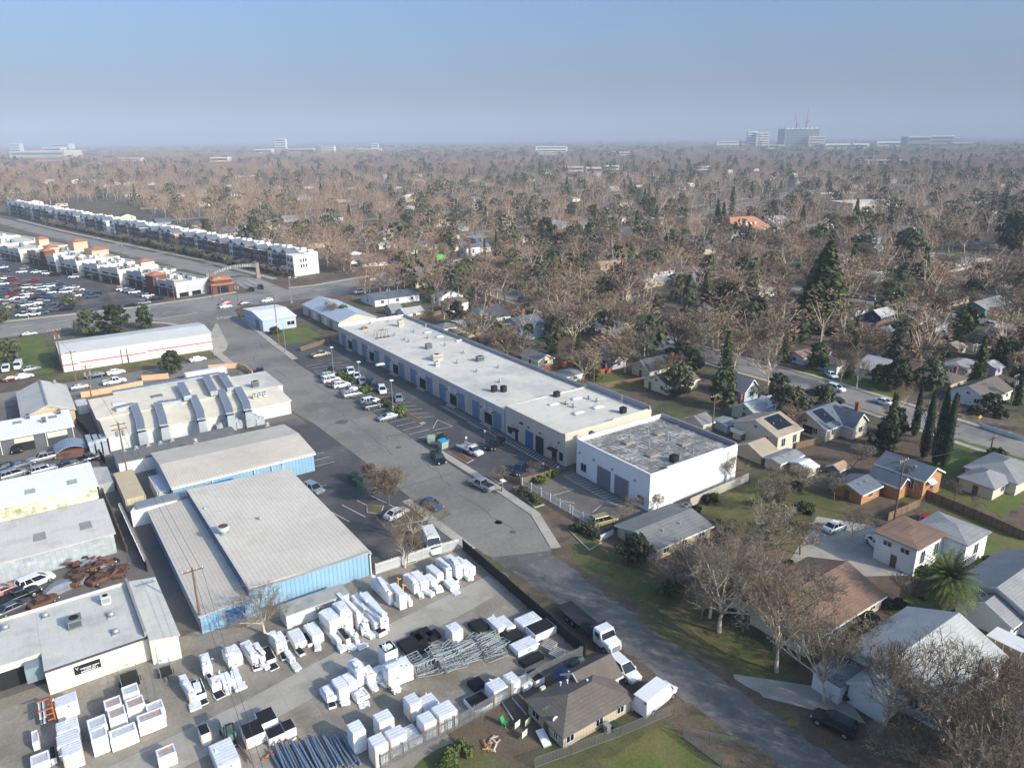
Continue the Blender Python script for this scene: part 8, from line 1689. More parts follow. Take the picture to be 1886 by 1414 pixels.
def clumps(seed,h,rx,leaf,n,per,m,zlo=.25,shape='round',bark=None,tr=.03):
 rg=random.Random(seed);V,F,TV,TF=[],[],[],[]
 cs=[]
 for i in range(n):
  u=rg.random();
  if shape=='cone':z=zlo*h+(h-zlo*h)*(u**1.25);rr=rx*(1-(z-zlo*h)/(h-zlo*h))**.8+.1
  else:
   z=zlo*h+(h-zlo*h)*u;q=(z-zlo*h)/(h-zlo*h);rr=rx*math.sin(math.pi*min(.97,max(.06,q*.86+.1)))**.7
  a=rg.random()*6.283;d=rr*math.sqrt(rg.uniform(.15,1.0))*rg.uniform(.8,1.12)
  cs.append(Vector((d*math.cos(a),d*math.sin(a),z)))
 for c in cs:
  cr=rx*rg.uniform(.18,.34)
  for k in range(per):
   o=Vector((rg.gauss(0,1),rg.gauss(0,1),rg.gauss(0,.8)));o=o.normalized()*cr*rg.uniform(.4,1.0)
   quad(V,F,c+o,leaf*rg.uniform(.7,1.4),rg,.7,(o+Vector((rg.gauss(0,.5),rg.gauss(0,.5),rg.gauss(.3,.5)))))
 tri_tube(TV,TF,Vector((0,0,-.05)),Vector((rg.gauss(0,.2),rg.gauss(0,.2),h*.55)),h*tr,h*tr*.5,6)
 for c in cs[::max(1,n//8)]:tri_tube(TV,TF,Vector((0,0,h*.3)),c,h*tr*.35,.03,4)
 return mk('trunk',TV,TF,bark or BARKB),mk('crown',V,F,m)
def conifer(seed,h,r,nl,per,leaf,m,droop=.25,zlo=.06):
 rg=random.Random(seed);V,F,TV,TF=[],[],[],[]
 tri_tube(TV,TF,Vector((0,0,-.05)),Vector((0,0,h*.97)),h*.022,.04,7)
 for i in range(nl):
  q=(i+.5)/nl;z=h*(zlo+(1-zlo)*q);rr=r*((1-q)**.75)*rg.uniform(.78,1.1)+.15;nb=max(5,int(13*(1-q)+4))
  for k in range(nb):
   a=6.283*k/nb+rg.random()*.6;L=rr*rg.uniform(.7,1.1);d=Vector((math.cos(a),math.sin(a),-droop+rg.gauss(0,.08)))
   if i%3==0:tri_tube(TV,TF,Vector((0,0,z)),Vector((0,0,z))+d*L*.8,.05,.02,3)
   for s in range(per):
    t=(s+.6)/per;c=Vector((0,0,z))+d*L*t+Vector((rg.gauss(0,.12),rg.gauss(0,.12),rg.gauss(0,.15)))*rr*.35
    quad(V,F,c,leaf*rg.uniform(.7,1.35),rg,.5,Vector((rg.gauss(0,.5),rg.gauss(0,.5),1))*1.0+Vector((math.cos(a),math.sin(a),0))*.6)
 return mk('trunk',TV,TF,BARKB),mk('crown',V,F,m)
def cypress(seed,h,r):
 rg=random.Random(seed);V,F,TV,TF=[],[],[],[];tri_tube(TV,TF,Vector((0,0,-.05)),Vector((0,0,h*.5)),.2,.1,6)
 for i in range(2600):
  q=rg.random();z=h*(.03+.97*q);rr=r*(min(1,.45+q*3)*(1-q)**.55+.04)*rg.uniform(.55,1.08);a=rg.random()*6.283
  quad(V,F,Vector((rr*math.cos(a),rr*math.sin(a),z)),rg.uniform(.25,.5),rg,.45,Vector((math.cos(a),math.sin(a),rg.uniform(-.1,.5))))
 return mk('trunk',TV,TF,BARKB),mk('crown',V,F,CYPM)
def frond(V,F,p,a,el,L,wd,rg,droop=1.0,nl=12):
 d=Vector((math.cos(a)*math.cos(el),math.sin(a)*math.cos(el),math.sin(el)));q=Vector(p);side=Vector((-math.sin(a),math.cos(a),0));n=8
 for s in range(n):
  e=q+d*(L/n);t=s/n
  w=wd*math.sin(math.pi*min(1,.18+.8*t))
  for sg in(-1,1):
   for k in range(2):
    b=q+(e-q)*(k*.5);tip=b+side*sg*w+d*w*.55+Vector((0,0,-w*.3));s0=len(V);wv=(e-q)*.36;V.extend([tuple(b),tuple(b+wv),tuple(tip)]);F.append((s0,s0+1,s0+2))
  q=e;d=(d+Vector((0,0,-.17*droop))).normalized()
def date_palm(seed,h,L):
 rg=random.Random(seed);V,F,TV,TF,DV,DF=[],[],[],[],[],[]
 for k in range(8):tri_tube(TV,TF,Vector((0,0,h*k/8-.05)),Vector((0,0,h*(k+1)/8)),.42+.05*(k%2),.40,10)
 tri_tube(TV,TF,Vector((0,0,h)),Vector((0,0,h+.9)),.75,.35,10)
 for i in range(130):
  q=i/130;frond(V,F,(0,0,h+.4+.5*(1-q)),i*2.4,1.35-1.75*q,L*rg.uniform(.85,1.1),.6,rg,.9)
 for i in range(26):frond(DV,DF,(0,0,h+.1),i*2.4,-.55-rg.random()*.5,L*.75,.4,rg,.6)
 return mk('trunk',TV,TF,BARKB),mk('crown',V,F,PALMG),mk('dry_fronds',DV,DF,PALMD)
def fan_palm(seed,h,L):
 rg=random.Random(seed);V,F,TV,TF,DV,DF=[],[],[],[],[],[]
 tri_tube(TV,TF,Vector((0,0,-.05)),Vector((.1,.1,h)),.3,.22,8)
 for i in range(46):
  q=i/46;a=i*2.4;el=1.3-2.0*q;d=Vector((math.cos(a)*math.cos(el),math.sin(a)*math.cos(el),math.sin(el)));c=Vector((.1,.1,h))+d*L*.55;side=d.orthogonal().normalized();up=d.cross(side)
  for k in range(9):
   t=-1.1+2.2*k/8;e=c+(d*math.cos(t)+side*math.sin(t))*L*.62+Vector((0,0,-.12*L*abs(t)));s0=len(V);w=up.cross(e-c);w=w.normalized()*L*.06 if w.length>0 else side*.05;V.extend([tuple(c-w),tuple(c+w),tuple(e)]);F.append((s0,s0+1,s0+2))
 for i in range(30):
  a=i*2.4;c=Vector((.1+.25*math.cos(a),.1+.25*math.sin(a),h-.2-1.8*rg.random()));e=c+Vector((math.cos(a)*.7,math.sin(a)*.7,-1.1));quad(DV,DF,(c+e)/2,1.2,rg,.5,Vector((math.cos(a),math.sin(a),.3)))
 return mk('trunk',TV,TF,BARKB),mk('crown',V,F,PALMG),mk('dry_fronds',DV,DF,PALMD)
NEARB=[bare(11+i,1.0*14,.62,0,.017,BARKP,[TWIG,TWIGG,TWIG][i%3],.03,.24,(5,4,3,4),4,.72,.018)for i in range(4)]
MIDB=[bare(31+i,13.0,[.6,.7,.5,.65,.75][i],0,.05,BARKP if i<3 else BARKB,[TWIGR,TWIG,TWIGG,TWIGR,TWIG][i],.2,.22,(5,4,4),6,.55,.024)for i in range(5)]
SMALLB=[bare(51+i,5.0,.75,0,.022,BARKB,[TWIGG,TWIG][i%2],.04,.16,(5,4,4),5,.55,.022)for i in range(3)]
BROOM=bare(71,6.0,.62,0,.016,BARKB,TWIG,.05,.05,(14,6,4),5,1.0,.014)
EVR=[clumps(81+i,9.0,[4.2,3.4,4.8][i],.62,46,44,[LEAFD,LEAFM,LEAFO][i],.16)for i in range(3)]
CON=[conifer(91+i,16.0,[3.6,2.8][i],26,4,.95,[LEAFC,LEAFD][i])for i in range(2)]
CYP=[cypress(101+i,15,1.35)for i in range(2)]
BUSH=[clumps(111+i,1.6,1.3,.28,22,34,[LEAFD,LEAFM,LEAFY][i],.02,'round',None,.02)for i in range(3)]
TREEPOS=[]
def blocked(x,y,m=1.0,mr=1.0):
 for a,b,c,d in HRECT:
  if a-m<x<c+m and b-m<y<d+m:return True
 for pts,w in ROADS:
  for p,q in zip(pts,pts[1:]):
   dx,dy=q[0]-p[0],q[1]-p[1];L2=dx*dx+dy*dy;t=max(0,min(1,((x-p[0])*dx+(y-p[1])*dy)/L2));
   if math.hypot(x-p[0]-t*dx,y-p[1]-t*dy)<w/2+mr:return True
 return False
def plant(var,x,y,h,base_h,name,label,cat='tree',group=None,w=1.0,rz=None,swap=None):
 s=h/base_h;o=thing(name,label,cat,(x,y,0.02),rnd.random()*6.28 if rz is None else rz,group);o.scale=(s*w,s*w,s)
 for me,nm in zip(var,('trunk','crown','dry_fronds')):
  c=bpy.data.objects.new(nm,me);col.objects.link(c);c.parent=o
  if swap and me.materials[0].name in swap:
   c.material_slots[0].link='OBJECT';c.material_slots[0].material=swap[me.materials[0].name]
 TREEPOS.append((x,y,h));return o
def B(z,x,y,h,label,v=0,w=1.0,kind=None):
 p=G(z,x,y);return plant((kind or NEARB)[v],p[0],p[1],h,14.0 if(kind or NEARB)is NEARB else(13.0 if kind is MIDB else 5.0),'bare_tree',label,w=w)
B(4,150,810,14.5,'tall bare tree with grey trunk on the green verge before the brown roofed house',0,1.0)
B(4,450,1000,12.5,'bare sycamore with white trunk beside the drive between the two near houses',1,1.0)
B(4,1190,1230,13.5,'forked pale sycamore in front of the large white house at the lower right',2,1.05)
B(4,800,1200,13.0,'leaning pale sycamore between the black SUV and the large white house',3,1.05)
B(3,1450,560,15.5,'tall bare sycamore with pale upper limbs left of the brown roofed house',1,1.1)
for i,(z,x,y,h)in enumerate(((3,1290,300,9),(3,1390,470,11),(4,15,520,11.5),(3,1540,240,9),(4,1480,1150,8))):p=G(z,x,y);plant(NEARB[(i+1)%4],p[0],p[1],h,14.,'bare_tree','%s tall bare tree in the thicket along the near right gardens'%ORD[i],w=1.25)
for i,(x,y,h)in enumerate(((1250,1330,6),(1500,1250,7),(1640,1330,7.5),(1500,1400,6),(1050,1400,5.5),(1690,1000,6),(760,1330,4.5),(1350,1414,7))):
 p=G(4,x,y);plant(NEARB[i%4]if i%2 else SMALLB[i%3],p[0],p[1],h,14. if i%2 else 5.,'bare_tree','%s bare scrub tree in the tangle at the lower right corner'%ORD[i],w=1.25,group=None)
for i,(z,x,y,h,w)in enumerate(((4,330,720,5,1.3),(4,560,800,5,1.2),(4,640,690,5,1.2),(4,230,600,6,1.2),(4,60,520,7,1.2),(4,420,420,5.5,1.2),(4,20,330,7,1.2),(3,1330,480,5.5,1.3),(3,1180,250,6,1.3),(3,1500,330,6,1.2),(3,1250,170,5,1.2),(8,60,1330,7,1.3),(8,180,1180,6.5,1.3),(8,300,1300,6,1.3),(8,90,1050,6,1.2),(4,830,640,4.5,1.2),(4,1000,420,5,1.0))):
 p=G(z,x,y);plant(SMALLB[i%3],p[0],p[1],h,5.,'bare_shrub','%s brown leafless shrub from the left among the near right gardens'%('%s'%ORD[i]),'shrub',w=w)
B(6,1010,1385,8.5,'thin bare yellowish tree in the kerbed bed beside the palisade fence',0,1.2);B(6,1052,1235,8.0,'bare brown tree in the bed behind the rusty roofed van',2,1.5)
p=G(6,905,985);plant(BROOM,p[0],p[1],7.2,6.,'bare_shrub','broad brown brush of upright twigs beside the blue warehouse car park','shrub',w=1.5);p=G(6,790,870);plant(BROOM,p[0],p[1],5.0,6.,'bare_shrub','greenish twiggy brush beside the green bin','shrub',w=1.0)
B(6,1606,842,3.8,'small bare tree in the planting island at the kerb',0,1.1,SMALLB);B(7,300,800,2.6,'small leafless shrub behind the low timber fence',1,1.2,SMALLB);B(7,370,760,2.4,'small brown shrub beside the white building courtyard',2,1.2,SMALLB)
B(7,920,1040,3.2,'reddish leafless bush in the corner of the courtyard',1,1.2,SMALLB);B(7,820,1090,3.0,'reddish leafless bush beside the olive wagon',0,1.2,SMALLB);B(7,1055,1030,3.4,'thin bare tree against the sunlit white wall',2,.8,SMALLB);B(7,1510,850,5.5,'bare tree casting shadow on the far end of the white wall',1,1.0,SMALLB)
B(2,130,570,8.0,'bare golden brown tree at the corner of the blue warehouse',2,1.45)
B(8,640,745,5.0,'round grey leafless tree behind the brown shed',0,1.1,SMALLB);B(8,615,1215,6.5,'spreading bare tree beside the white saloon on the drive',2,1.25);B(8,150,930,5.5,'grey bare tree by the tan gabled garage',1,1.3,SMALLB);B(8,270,900,5.5,'grey bare tree right of the low garages',0,1.3,SMALLB);B(8,510,960,5.,'bare tree left of the small orange shed',2,1.3,SMALLB);B(8,960,900,5.5,'twisted pale vine covered tree at the foot of the telegraph pole',1,.9,SMALLB)
B(8,548,232,10.5,'left of two pale trunked bare trees on the verge across the street',3,.85);B(8,652,262,10.5,'right of two pale trunked bare trees on the verge across the street',0,.8);B(8,925,450,9.0,'pale many stemmed bare tree on the kerb left of the cypresses',2,.95);B(8,100,240,12.0,'tall bare sycamore before the pale blue gable house',1,1.0)
B(8,1265,970,4.,'small bare tree on the lawn of the grey hip roofed house',1,.7,SMALLB);B(8,1380,1020,3.,'thin bare sapling beside the wooden fence',0,.7,SMALLB)
for i,(z,x,y,h,v,l)in enumerate(((12,650,1165,17,0,'tallest bare sycamore rising behind the long white roof'),(12,1000,1087,13,1,'bare sycamore with forked pale trunk at the near kerb'),(12,1180,1130,12.5,2,'second forked sycamore at the near kerb'),(12,1378,1180,12.5,3,'third forked sycamore at the near kerb beside the dark roofed house'),(12,462,925,12,4,'white trunked bare tree behind the pale blue two storey house'),(12,285,770,13,0,'bare tree with pale trunk left of the bamboo hedge'),(12,135,690,12,1,'bare tree near the tall cypresses'),(12,675,520,14,2,'tall white limbed bare tree behind the bamboo hedge'),(12,815,590,14,0,'tall white limbed bare tree right of the brown conifer'),(12,1065,500,14,3,'broad bare tree above the tan roofed house'),(12,1495,580,14,4,'broad pale limbed bare tree by the far lawns'),(12,380,440,10,1,'small pale forked tree at the far street corner'),(12,1240,570,13,2,'bare tree beside the brown roofed gable'),(12,1660,580,13,0,'bare tree beside the white roofed brick house'),('L4',200,1290,13,4,'bare tree left of the tangle beyond the dark roofed house'),('L4',760,1414,13,0,'pale many limbed bare tree behind the cream house'),('L4',1105,1414,15,1,'tall pale bare tree right of the cream house'),('L4',500,1330,12,2,'bare tree in the middle of the tangle across the street'),('L4',1740,1330,9,3,'bare tree left of the two pale trunks'),(13,1365,480,15,1,'tall bare tree in the park at the right'),(13,1470,490,15,0,'second tall bare tree in the park at the right'),(13,1160,830,10,4,'pale twisted bare tree in front of the taupe roofed house'),(13,720,780,10,2,'white limbed bare tree right of the great conifer'),(13,1660,990,8,3,'spreading grey bare tree on the kerb of the second street'),(13,660,350,13,1,'white limbed bare tree beside the maroon leaved tree'),(13,580,330,15,3,'maroon brown leafy tree before the white shop'),(11,775,962,8.,4,'round bare tree in front of the blue grey metal roof'),('N1',450,850,8,2,'grey twiggy bare tree beside the arterial road'),('N1',305,500,12,0,'white limbed bare tree beyond the arterial'),('N1',545,300,13,1,'tall white limbed tree behind the far houses'),('N1',930,290,14,2,'tall bare tree left of the label free gable house'),('N1',1060,570,9,1,'white limbed bare tree behind the green truck'),('N1',1620,1000,14,0,'broad bare tree above the dark dormer house'),(11,1090,460,11,4,'bare tree behind the white gabled house'),('N1',1500,900,12,3,'brown bare tree left of the dark dormer house'))):
 p=G(z,x,y);plant(MIDB[v],p[0],p[1],h,13.,'bare_tree',l.replace('label free ',''),swap={TWIG.name:TWIGR}if i%2 else None)
def E(z,x,y,h,v,label,w=1.0,name='evergreen_tree'):p=G(z,x,y);return plant(EVR[v],p[0],p[1],h,9.0,name,label,w=w)
E(5,1090,165,6.2,0,'round dark evergreen tree before the striped building',1.05);E(10,800,1045,9.5,0,'large dark evergreen behind the striped building',1.1);E(10,1020,1000,7.5,0,'smaller dark evergreen right of the large one behind the striped building',.8);E(10,640,1050,8,2,'dull olive bare looking tree left of the large dark evergreen',1.1)
E(10,60,1230,6,2,'olive shrubby tree at the left edge by the green plot',1.3);E(10,20,960,6,2,'olive tree at the left edge by the car park',1.1);E(10,500,860,5,2,'olive tree in the corner of the shopping car park',1.2)
E(3,920,130,4.6,0,'dense dark evergreen shrub tree beside the low grey house',1.1);E(8,820,680,7.,0,'dark evergreen beside the round grey tree',.8);E(8,900,560,6,0,'dark evergreen behind the beige solar house',1.0);E('N2',1110,575,6.5,1,'yellow green leafy tree beside the white dark roofed house',.75);E('R1',1200,380,8.5,1,'bright green round tree beside the motor boat',.95);E('R1',1030,590,3.8,0,'dark round citrus tree in the middle garden',1.0);E(8,1500,400,4,0,'dark evergreen shrub at the street corner',1.4)
E(12,265,460,9,1,'green tree left of the far road bend',.9);E(12,470,400,14,0,'large dark evergreen at the road bend',.9);E(12,560,470,10,0,'dark evergreen beside the large one at the road bend',1.0);E(12,650,270,13,2,'grey green tree in the far middle',.9);E(12,800,260,12,0,'large dark tree right of the label',1.0).__setitem__('label','large dark spreading tree in the far middle');E(12,1210,210,13,0,'large dark tree beside the far white houses',.9);E(12,1570,740,7,1,'yellow green tree beside the fan palm on the right',1.1);E('L4',1230,620,8,1,'round green tree left of the great conifer',1.0);E('L4',470,690,7,1,'yellow green tree behind the cream outhouse',1.0);E('L4',700,850,9,0,'dark evergreen mass in shade behind the cream outhouse',1.3);E('L4',920,860,9,0,'second dark evergreen mass behind the cream outhouse',1.1)
E(13,1080,600,18,2,'tall grey green eucalyptus left of the wide flat roof',.85);E(13,1780,480,20,0,'tall dark evergreen at the right edge',.75);E(13,1860,470,19,0,'second tall dark evergreen at the right edge',.7);E(13,780,480,9,0,'dark evergreen left of the grey green eucalyptus',1.2);E(13,1300,900,6,0,'dark shrub tree behind the second street',1.0);E(11,560,390,9,0,'round dark evergreen behind the townhouse row',1.1);E(11,255,330,9,0,'dark evergreen behind the middle of the townhouses',1.0);E(11,890,960,6.,1,'small green tree beside the blue grey workshop',.9);E('N1',700,900,6,1,'green tree beside the cream gable near the palms',1.0);E('N1',620,640,7,2,'olive green tree beyond the arterial',1.2);E('N1',590,360,8,0,'dark shrubbery tree in the far street',1.2);E('L2',1180,250,10,0,'round dark evergreen in the middle distance',1.0);E('L2',740,240,8,1,'green spreading tree behind the townhouses',1.3);E('L2',980,170,11,0,'dark evergreen beside the slate roofs',.8)
for i,(z,x,y,h,l)in enumerate(((13,1750,150,16,'dark conifer at the far right edge'),(12,1240,280,14,'pair of dark far conifers, left'),(12,1660,290,18,'broad dark conifer left of the orange roofed building'),(12,1700,295,17,'second broad dark conifer left of the orange roofed building'),(13,340,310,16,'dark conical conifer right of the orange roofed building'),(12,740,690,14,'brown green conifer in front of the grey roofed house'),(12,880,400,13,'slim dark conifer in the far middle'),(12,1440,280,13,'dark conifer beside the far pale roofs'),(13,610,130,15,'dark pointed conifer beside the white shop'),(11,920,260,13,'dark conical tree behind the far houses'))):
 p=G(z,x,y);plant(CON[i%2],p[0],p[1],h,16.,'conifer_tree',l.replace('pair of dark far conifers, left','dark conifer left of the far pale roofs'),w=1.1)
p=G(13,500,1010);BIGC=conifer(131,24,8.6,46,10,1.3,LEAFC,.16,.03);plant(BIGC,p[0]+.5,p[1]+2,28,24.,'conifer_tree','great dark redwood towering over the houses at the right',w=1.12);p=G(13,360,960);plant(CON[0],p[0],p[1],14,16.,'conifer_tree','lower dark conifer leaning on the left side of the great redwood',w=1.35)
for i,(x,y,h)in enumerate(((1015,560,11.5),(1075,700,14.0),(1150,735,15.5),(1200,750,14.8))):
 p=G(8,x,y);plant(CYP[i%2],p[0],p[1],h,15.,'cypress_tree','%s of the four tall dark cypresses at the street corner'%['leftmost','second from the left','third from the left','rightmost'][i],w=.92)
for i,(z,x,y,h)in enumerate((('N1',1490,630,13),('N1',1615,570,15),(12,845,740,8),('N1',1415,910,8),('N1',745,620,7),('N1',775,625,7))):
 p=G(z,x,y);plant(CYP[i%2],p[0],p[1],h,15.,'cypress_tree',['left one of two slender cypresses beyond the arterial','right one of two slender cypresses beyond the arterial','dark cypress beside the white corner house','short cypress left of the dark dormer house','left one of two short cypresses beyond the arterial','right one of two short cypresses beyond the arterial'][i],w=.8 if i<2 else 1.1)
DP=date_palm(141,5.2,4.3);p=G(4,1185,480);plant(DP,p[0],p[1],8.2,8.2,'palm_tree','large bushy date palm beside the two storey white house')
FP=fan_palm(151,9,1.9)
for i,(z,x,y,h,l)in enumerate((('N2',225,400,6.8,'fan palm before the pale blue two storey house'),('N1',920,1150,9,'slender fan palm left of the white gabled house'),(12,1410,830,11,'tall fan palm beside the blue grey gabled house'),('N1',870,760,8,'shaggy palm beside the arterial, left of two'),('N1',940,770,7.5,'shaggy palm beside the arterial, right of two'),('L2',1850,290,9,'fan palm behind the townhouse end'))):
 p=G(z,x,y);plant(FP,p[0],p[1],h,10.2,'palm_tree',l,w=1.25)
p0,p1=G(12,380,640),G(12,700,640);t=thing('bamboo_hedge','tall yellow green bamboo hedge beside the grey roofed house','hedge',((p0[0]+p1[0])/2,(p0[1]+p1[1])/2,0));V,F=[],[];rg=random.Random(5)
for i in range(1500):
 q=rg.random();c=Vector((p0[0]+(p1[0]-p0[0])*q+rg.gauss(0,1.0),p0[1]+(p1[1]-p0[1])*q+rg.gauss(0,1.2),rg.uniform(.2,7)*rg.uniform(.75,1.05)));quad(V,F,c,1.5,rg,.18,Vector((rg.gauss(0,1),rg.gauss(0,1),.1)))
o=bpy.data.objects.new('foliage',mk('foliage',[(a-t.location.x,b_-t.location.y,c)for a,b_,c in V],F,LEAFY));col.objects.link(o);o.parent=t
for i,(z,x,y,h,v,l)in enumerate(((6,612,190,1.5,1,'clipped round shrub at the far end of the car park median'),(6,648,200,1.3,1,'clipped shrub behind the white pickup'),(6,680,225,1.5,1,'long clipped shrub by the red car'),(6,765,285,1.7,1,'egg shaped clipped shrub below the lamp post'),(6,880,355,1.3,1,'low clipped shrub by the dark grey SUV'),(6,918,378,1.2,0,'dark clipped shrub at the near lamp post'),(6,982,425,2.2,1,'largest round clipped shrub at the near end of the median'),(6,545,150,1.2,0,'small dark shrub at the far lamp post'),(6,1248,585,1.3,0,'round brown shrub beside the bins'),(7,215,920,1.2,0,'dark shrub bed left of the white gate'),(7,270,960,1.2,0,'second dark shrub left of the white gate'),(7,300,985,1.0,1,'green shrub at the gate kerb'),(7,560,1150,1.3,1,'green shrub right of the white gate'),(7,620,1175,1.4,0,'dark shrub right of the white gate'),(7,670,1200,1.2,0,'rightmost dark shrub by the white gate'),(7,330,850,1.3,2,'yellow green shrub behind the timber fence'),(7,395,810,1.2,2,'yellow green shrub beside the courtyard'),(4,540,960,1.4,0,'dark ivy mound at the foot of the white trunk'),(2,1360,1330,1.3,1,'green weeds along the palisade fence'),(2,1280,1400,1.2,1,'bright weeds at the bottom of the palisade fence'),(11,405,1040,2.2,0,'dark round shrub beside the brown roofed cottage'),(12,250,1050,2.5,0,'tall dark hedge before the fan palm'),(12,100,990,2.5,0,'dark hedge by the dark dormer house'),(8,1400,420,1.8,0,'dark shrub by the yellow sign'),(8,1560,440,2.0,0,'wide dark shrub right of the yellow sign'),(8,1530,690,1.8,1,'green shrub behind the grey hip roofs'))):
 p=G(z,x,y);plant(BUSH[v],p[0],p[1],h,1.6,'shrub',l,'shrub',w=1.2)
for i,(x,y,h)in enumerate(((66,20,14),(70,14,15),(64,8,15),(73,22,14),(68,3,15),(62.5,16,13),(76,10,15))):plant(NEARB[i%4],x,y,h,14.,'bare_tree','bare sycamore beside the street just below the photo edge','tree','sycamores below the photo edge')
k=0
while k<34:
 x,y=rnd.uniform(67.5,112),rnd.uniform(38,76)
 if x<74 and y>62 or blocked(x,y,.2,.5)or(89<x<110 and 46<y<60):continue
 plant(BUSH[k%2],x,y,rnd.uniform(.7,1.7),1.6,'shrub','low dark shrub in the gardens between the street verge and the drive','shrub','shrubs in the near right gardens',w=1.3);k+=1
LM=[(7,1200,800,'the white building'),(7,800,480,'the beige building'),('F1',1300,100,'the long white roof'),(4,500,300,'the brown roofed house'),(8,950,820,'the orange boarded house'),(8,1500,850,'the grey hip roofed house'),(8,1100,600,'the four cypresses'),('R2',1000,650,'the solar houses'),('R2',450,500,'the pale green house'),('N2',1550,730,'the cream house'),('N2',1400,560,'the orange chimneys'),('N2',230,250,'the pale blue house'),(13,500,900,'the great redwood'),('R1',350,110,'the dark blue house'),('R1',780,160,'the pale yellow house'),('R1',1750,350,'the pergola house'),('R1',1450,900,'the big taupe roof'),('R1',450,680,'the white gable front'),('R1',1150,660,'the row of white windows'),(12,550,620,'the bamboo hedge'),(12,920,680,'the white corner house'),(12,1590,870,'the pointed white outhouse'),(13,1600,830,'the teal house'),(13,1480,540,'the wide flat roof'),(13,50,270,'the orange tiled building'),('N1',450,950,'the long white building'),('N1',1340,430,'the solar two storey house'),('N1',1600,1150,'the dark dormer house'),('N1',700,1120,'the pale roofed white house'),('N1',1180,1020,'the taupe hip roof'),('N1',1080,300,'the far dormer house'),('L2',1700,500,'the white townhouse end'),('L2',1200,80,'the red brick house'),('L2',1480,250,'the round dark tree'),(12,1230,650,'the blue tarpaulin'),(12,900,550,'the tan roofed house'),(13,840,640,'the long white roofed house'),(13,1330,800,'the taupe house across the road'),('L4',1000,660,'the brick chimney house'),('L4',820,420,'the white gable under sycamores'),(13,830,130,'the white shop'),(12,470,400,'the far road bend'),('N1',60,500,'the white gable by the arterial'),('N1',300,570,'the long brown roof'),(13,1080,500,'the grey eucalyptus')]
LMP=[(*G(z,x,y),n)for z,x,y,n in LM];USEL={}
def where(x,y):
 b=min(LMP,key=lambda q:(q[0]-x)**2+(q[1]-y)**2);pu=project(x,y);pl=project(b[0],b[1]);du,dv=pu[0]-pl[0],pu[1]-pl[1]
 if abs(du)>abs(dv)*2.2:rel='left of' if du<0 else 'right of'
 else:rel='behind' if dv<0 else 'in front of'
 return rel+' '+b[2]
def auto_label(base,x,y):
 k=base+' '+where(x,y);USEL[k]=USEL.get(k,0)+1;n=USEL[k]
 return k if n==1 else k+', '+(ORD[n-1]if n<=20 else 'another')+' nearest'
def inzone(x,y):
 if x<107:return False
 if y<305 or x>110:return True
 return False
def near_tree(x,y,d):
 return any(abs(a-x)<d and abs(b-y)<d for a,b,_ in TREEPOS)
cnt=0
for pts,offs in((RES,(-6.9,6.9)),(RES2,(-6.6,6.6)),(RES3,(-6.6,6.6))):
 for i in range(len(pts)-1):
  (x0,y0),(x1,y1)=pts[i],pts[i+1];d=math.hypot(x1-x0,y1-y0);n=int(d/12)
  for k in range(n):
   for o_ in offs:
    x=x0+(x1-x0)*(k+.5)/n+o_+rnd.uniform(-.4,.4);y=y0+(y1-y0)*(k+.5)/n+rnd.uniform(-2,2)
    u,v=project(x,y)
    if not(-60<u<1946)or near_tree(x,y,5.5):continue
    if pts is RES and 52<y<118:continue
    if rnd.random()<.12:continue
    h=rnd.uniform(9.5,14);plant(MIDB[rnd.randrange(5)],x,y,h,13.,'bare_tree',auto_label('bare street sycamore',x,y),group=None,w=1.1);cnt+=1
nb=0;ne=0;tries=0
while(nb<126 or ne<115)and tries<9000:
 tries+=1;v=rnd.uniform(395,900);u=rnd.uniform(560,1920);r_=pix_ray(u,v);t_=CAM_H/-r_[2];x,y=r_[0]*t_,r_[1]*t_
 if not(107<x<460 and 30<y<640)or(x<150 and y<62)or(x<127 and y<128):continue
 if blocked(x,y,.8,1.2)or near_tree(x,y,4.6):continue
 if math.hypot(x,y)<150:continue
 if rnd.random()<.62 and nb<126:
  h=rnd.uniform(6,12);s=rnd.random()<.35;plant(SMALLB[rnd.randrange(3)]if s else MIDB[rnd.randrange(5)],x,y,h*(.6 if s else 1),5. if s else 13.,'bare_tree',auto_label('brown leafless garden tree',x,y),w=1.1);nb+=1
 elif ne<115:
  q=rnd.random();h=rnd.uniform(4,9)
  if q<.75:plant(EVR[rnd.randrange(3)],x,y,h,9.,'evergreen_tree',auto_label('green leafy garden tree',x,y),w=1.05)
  elif q<.93:plant(CON[rnd.randrange(2)],x,y,h*1.5,16.,'conifer_tree',auto_label('dark conifer',x,y),w=1.0)
  else:plant(CYP[0],x,y,h*1.1,15.,'cypress_tree',auto_label('slim dark cypress',x,y))
  ne+=1
for i in range(44):
 s=3+i*8.2+rnd.uniform(-1,1);q=bp(O,s,-4.5+rnd.uniform(-.5,.5));plant(SMALLB[i%3],q[0],q[1],rnd.uniform(4,6),5.,'ornamental_tree','small leafless tree in front of the townhouses, %s from the junction'%(ORD[i]if i<20 else 'one of the far ones'),group=None if i<20 else 'far trees before the townhouses',w=1.0)
for i in range(40):
 s=1+i*9;q=bp(O,s,-2.6);plant(BUSH[i%2],q[0],q[1],1.4,1.6,'shrub','dark shrub at the foot of the townhouses','shrub','shrubs at the foot of the townhouses',w=1.5)
for i in range(24):
 q=sp_(-14+rnd.uniform(-30,30)if i<0 else rnd.uniform(10,120),-14-rnd.uniform(4,60));plant(SMALLB[i%3],q[0],q[1],rnd.uniform(3,4.5),5.,'sapling','thin leafless tree in the shopping centre car park','tree','thin trees in the shopping car park',w=.8)
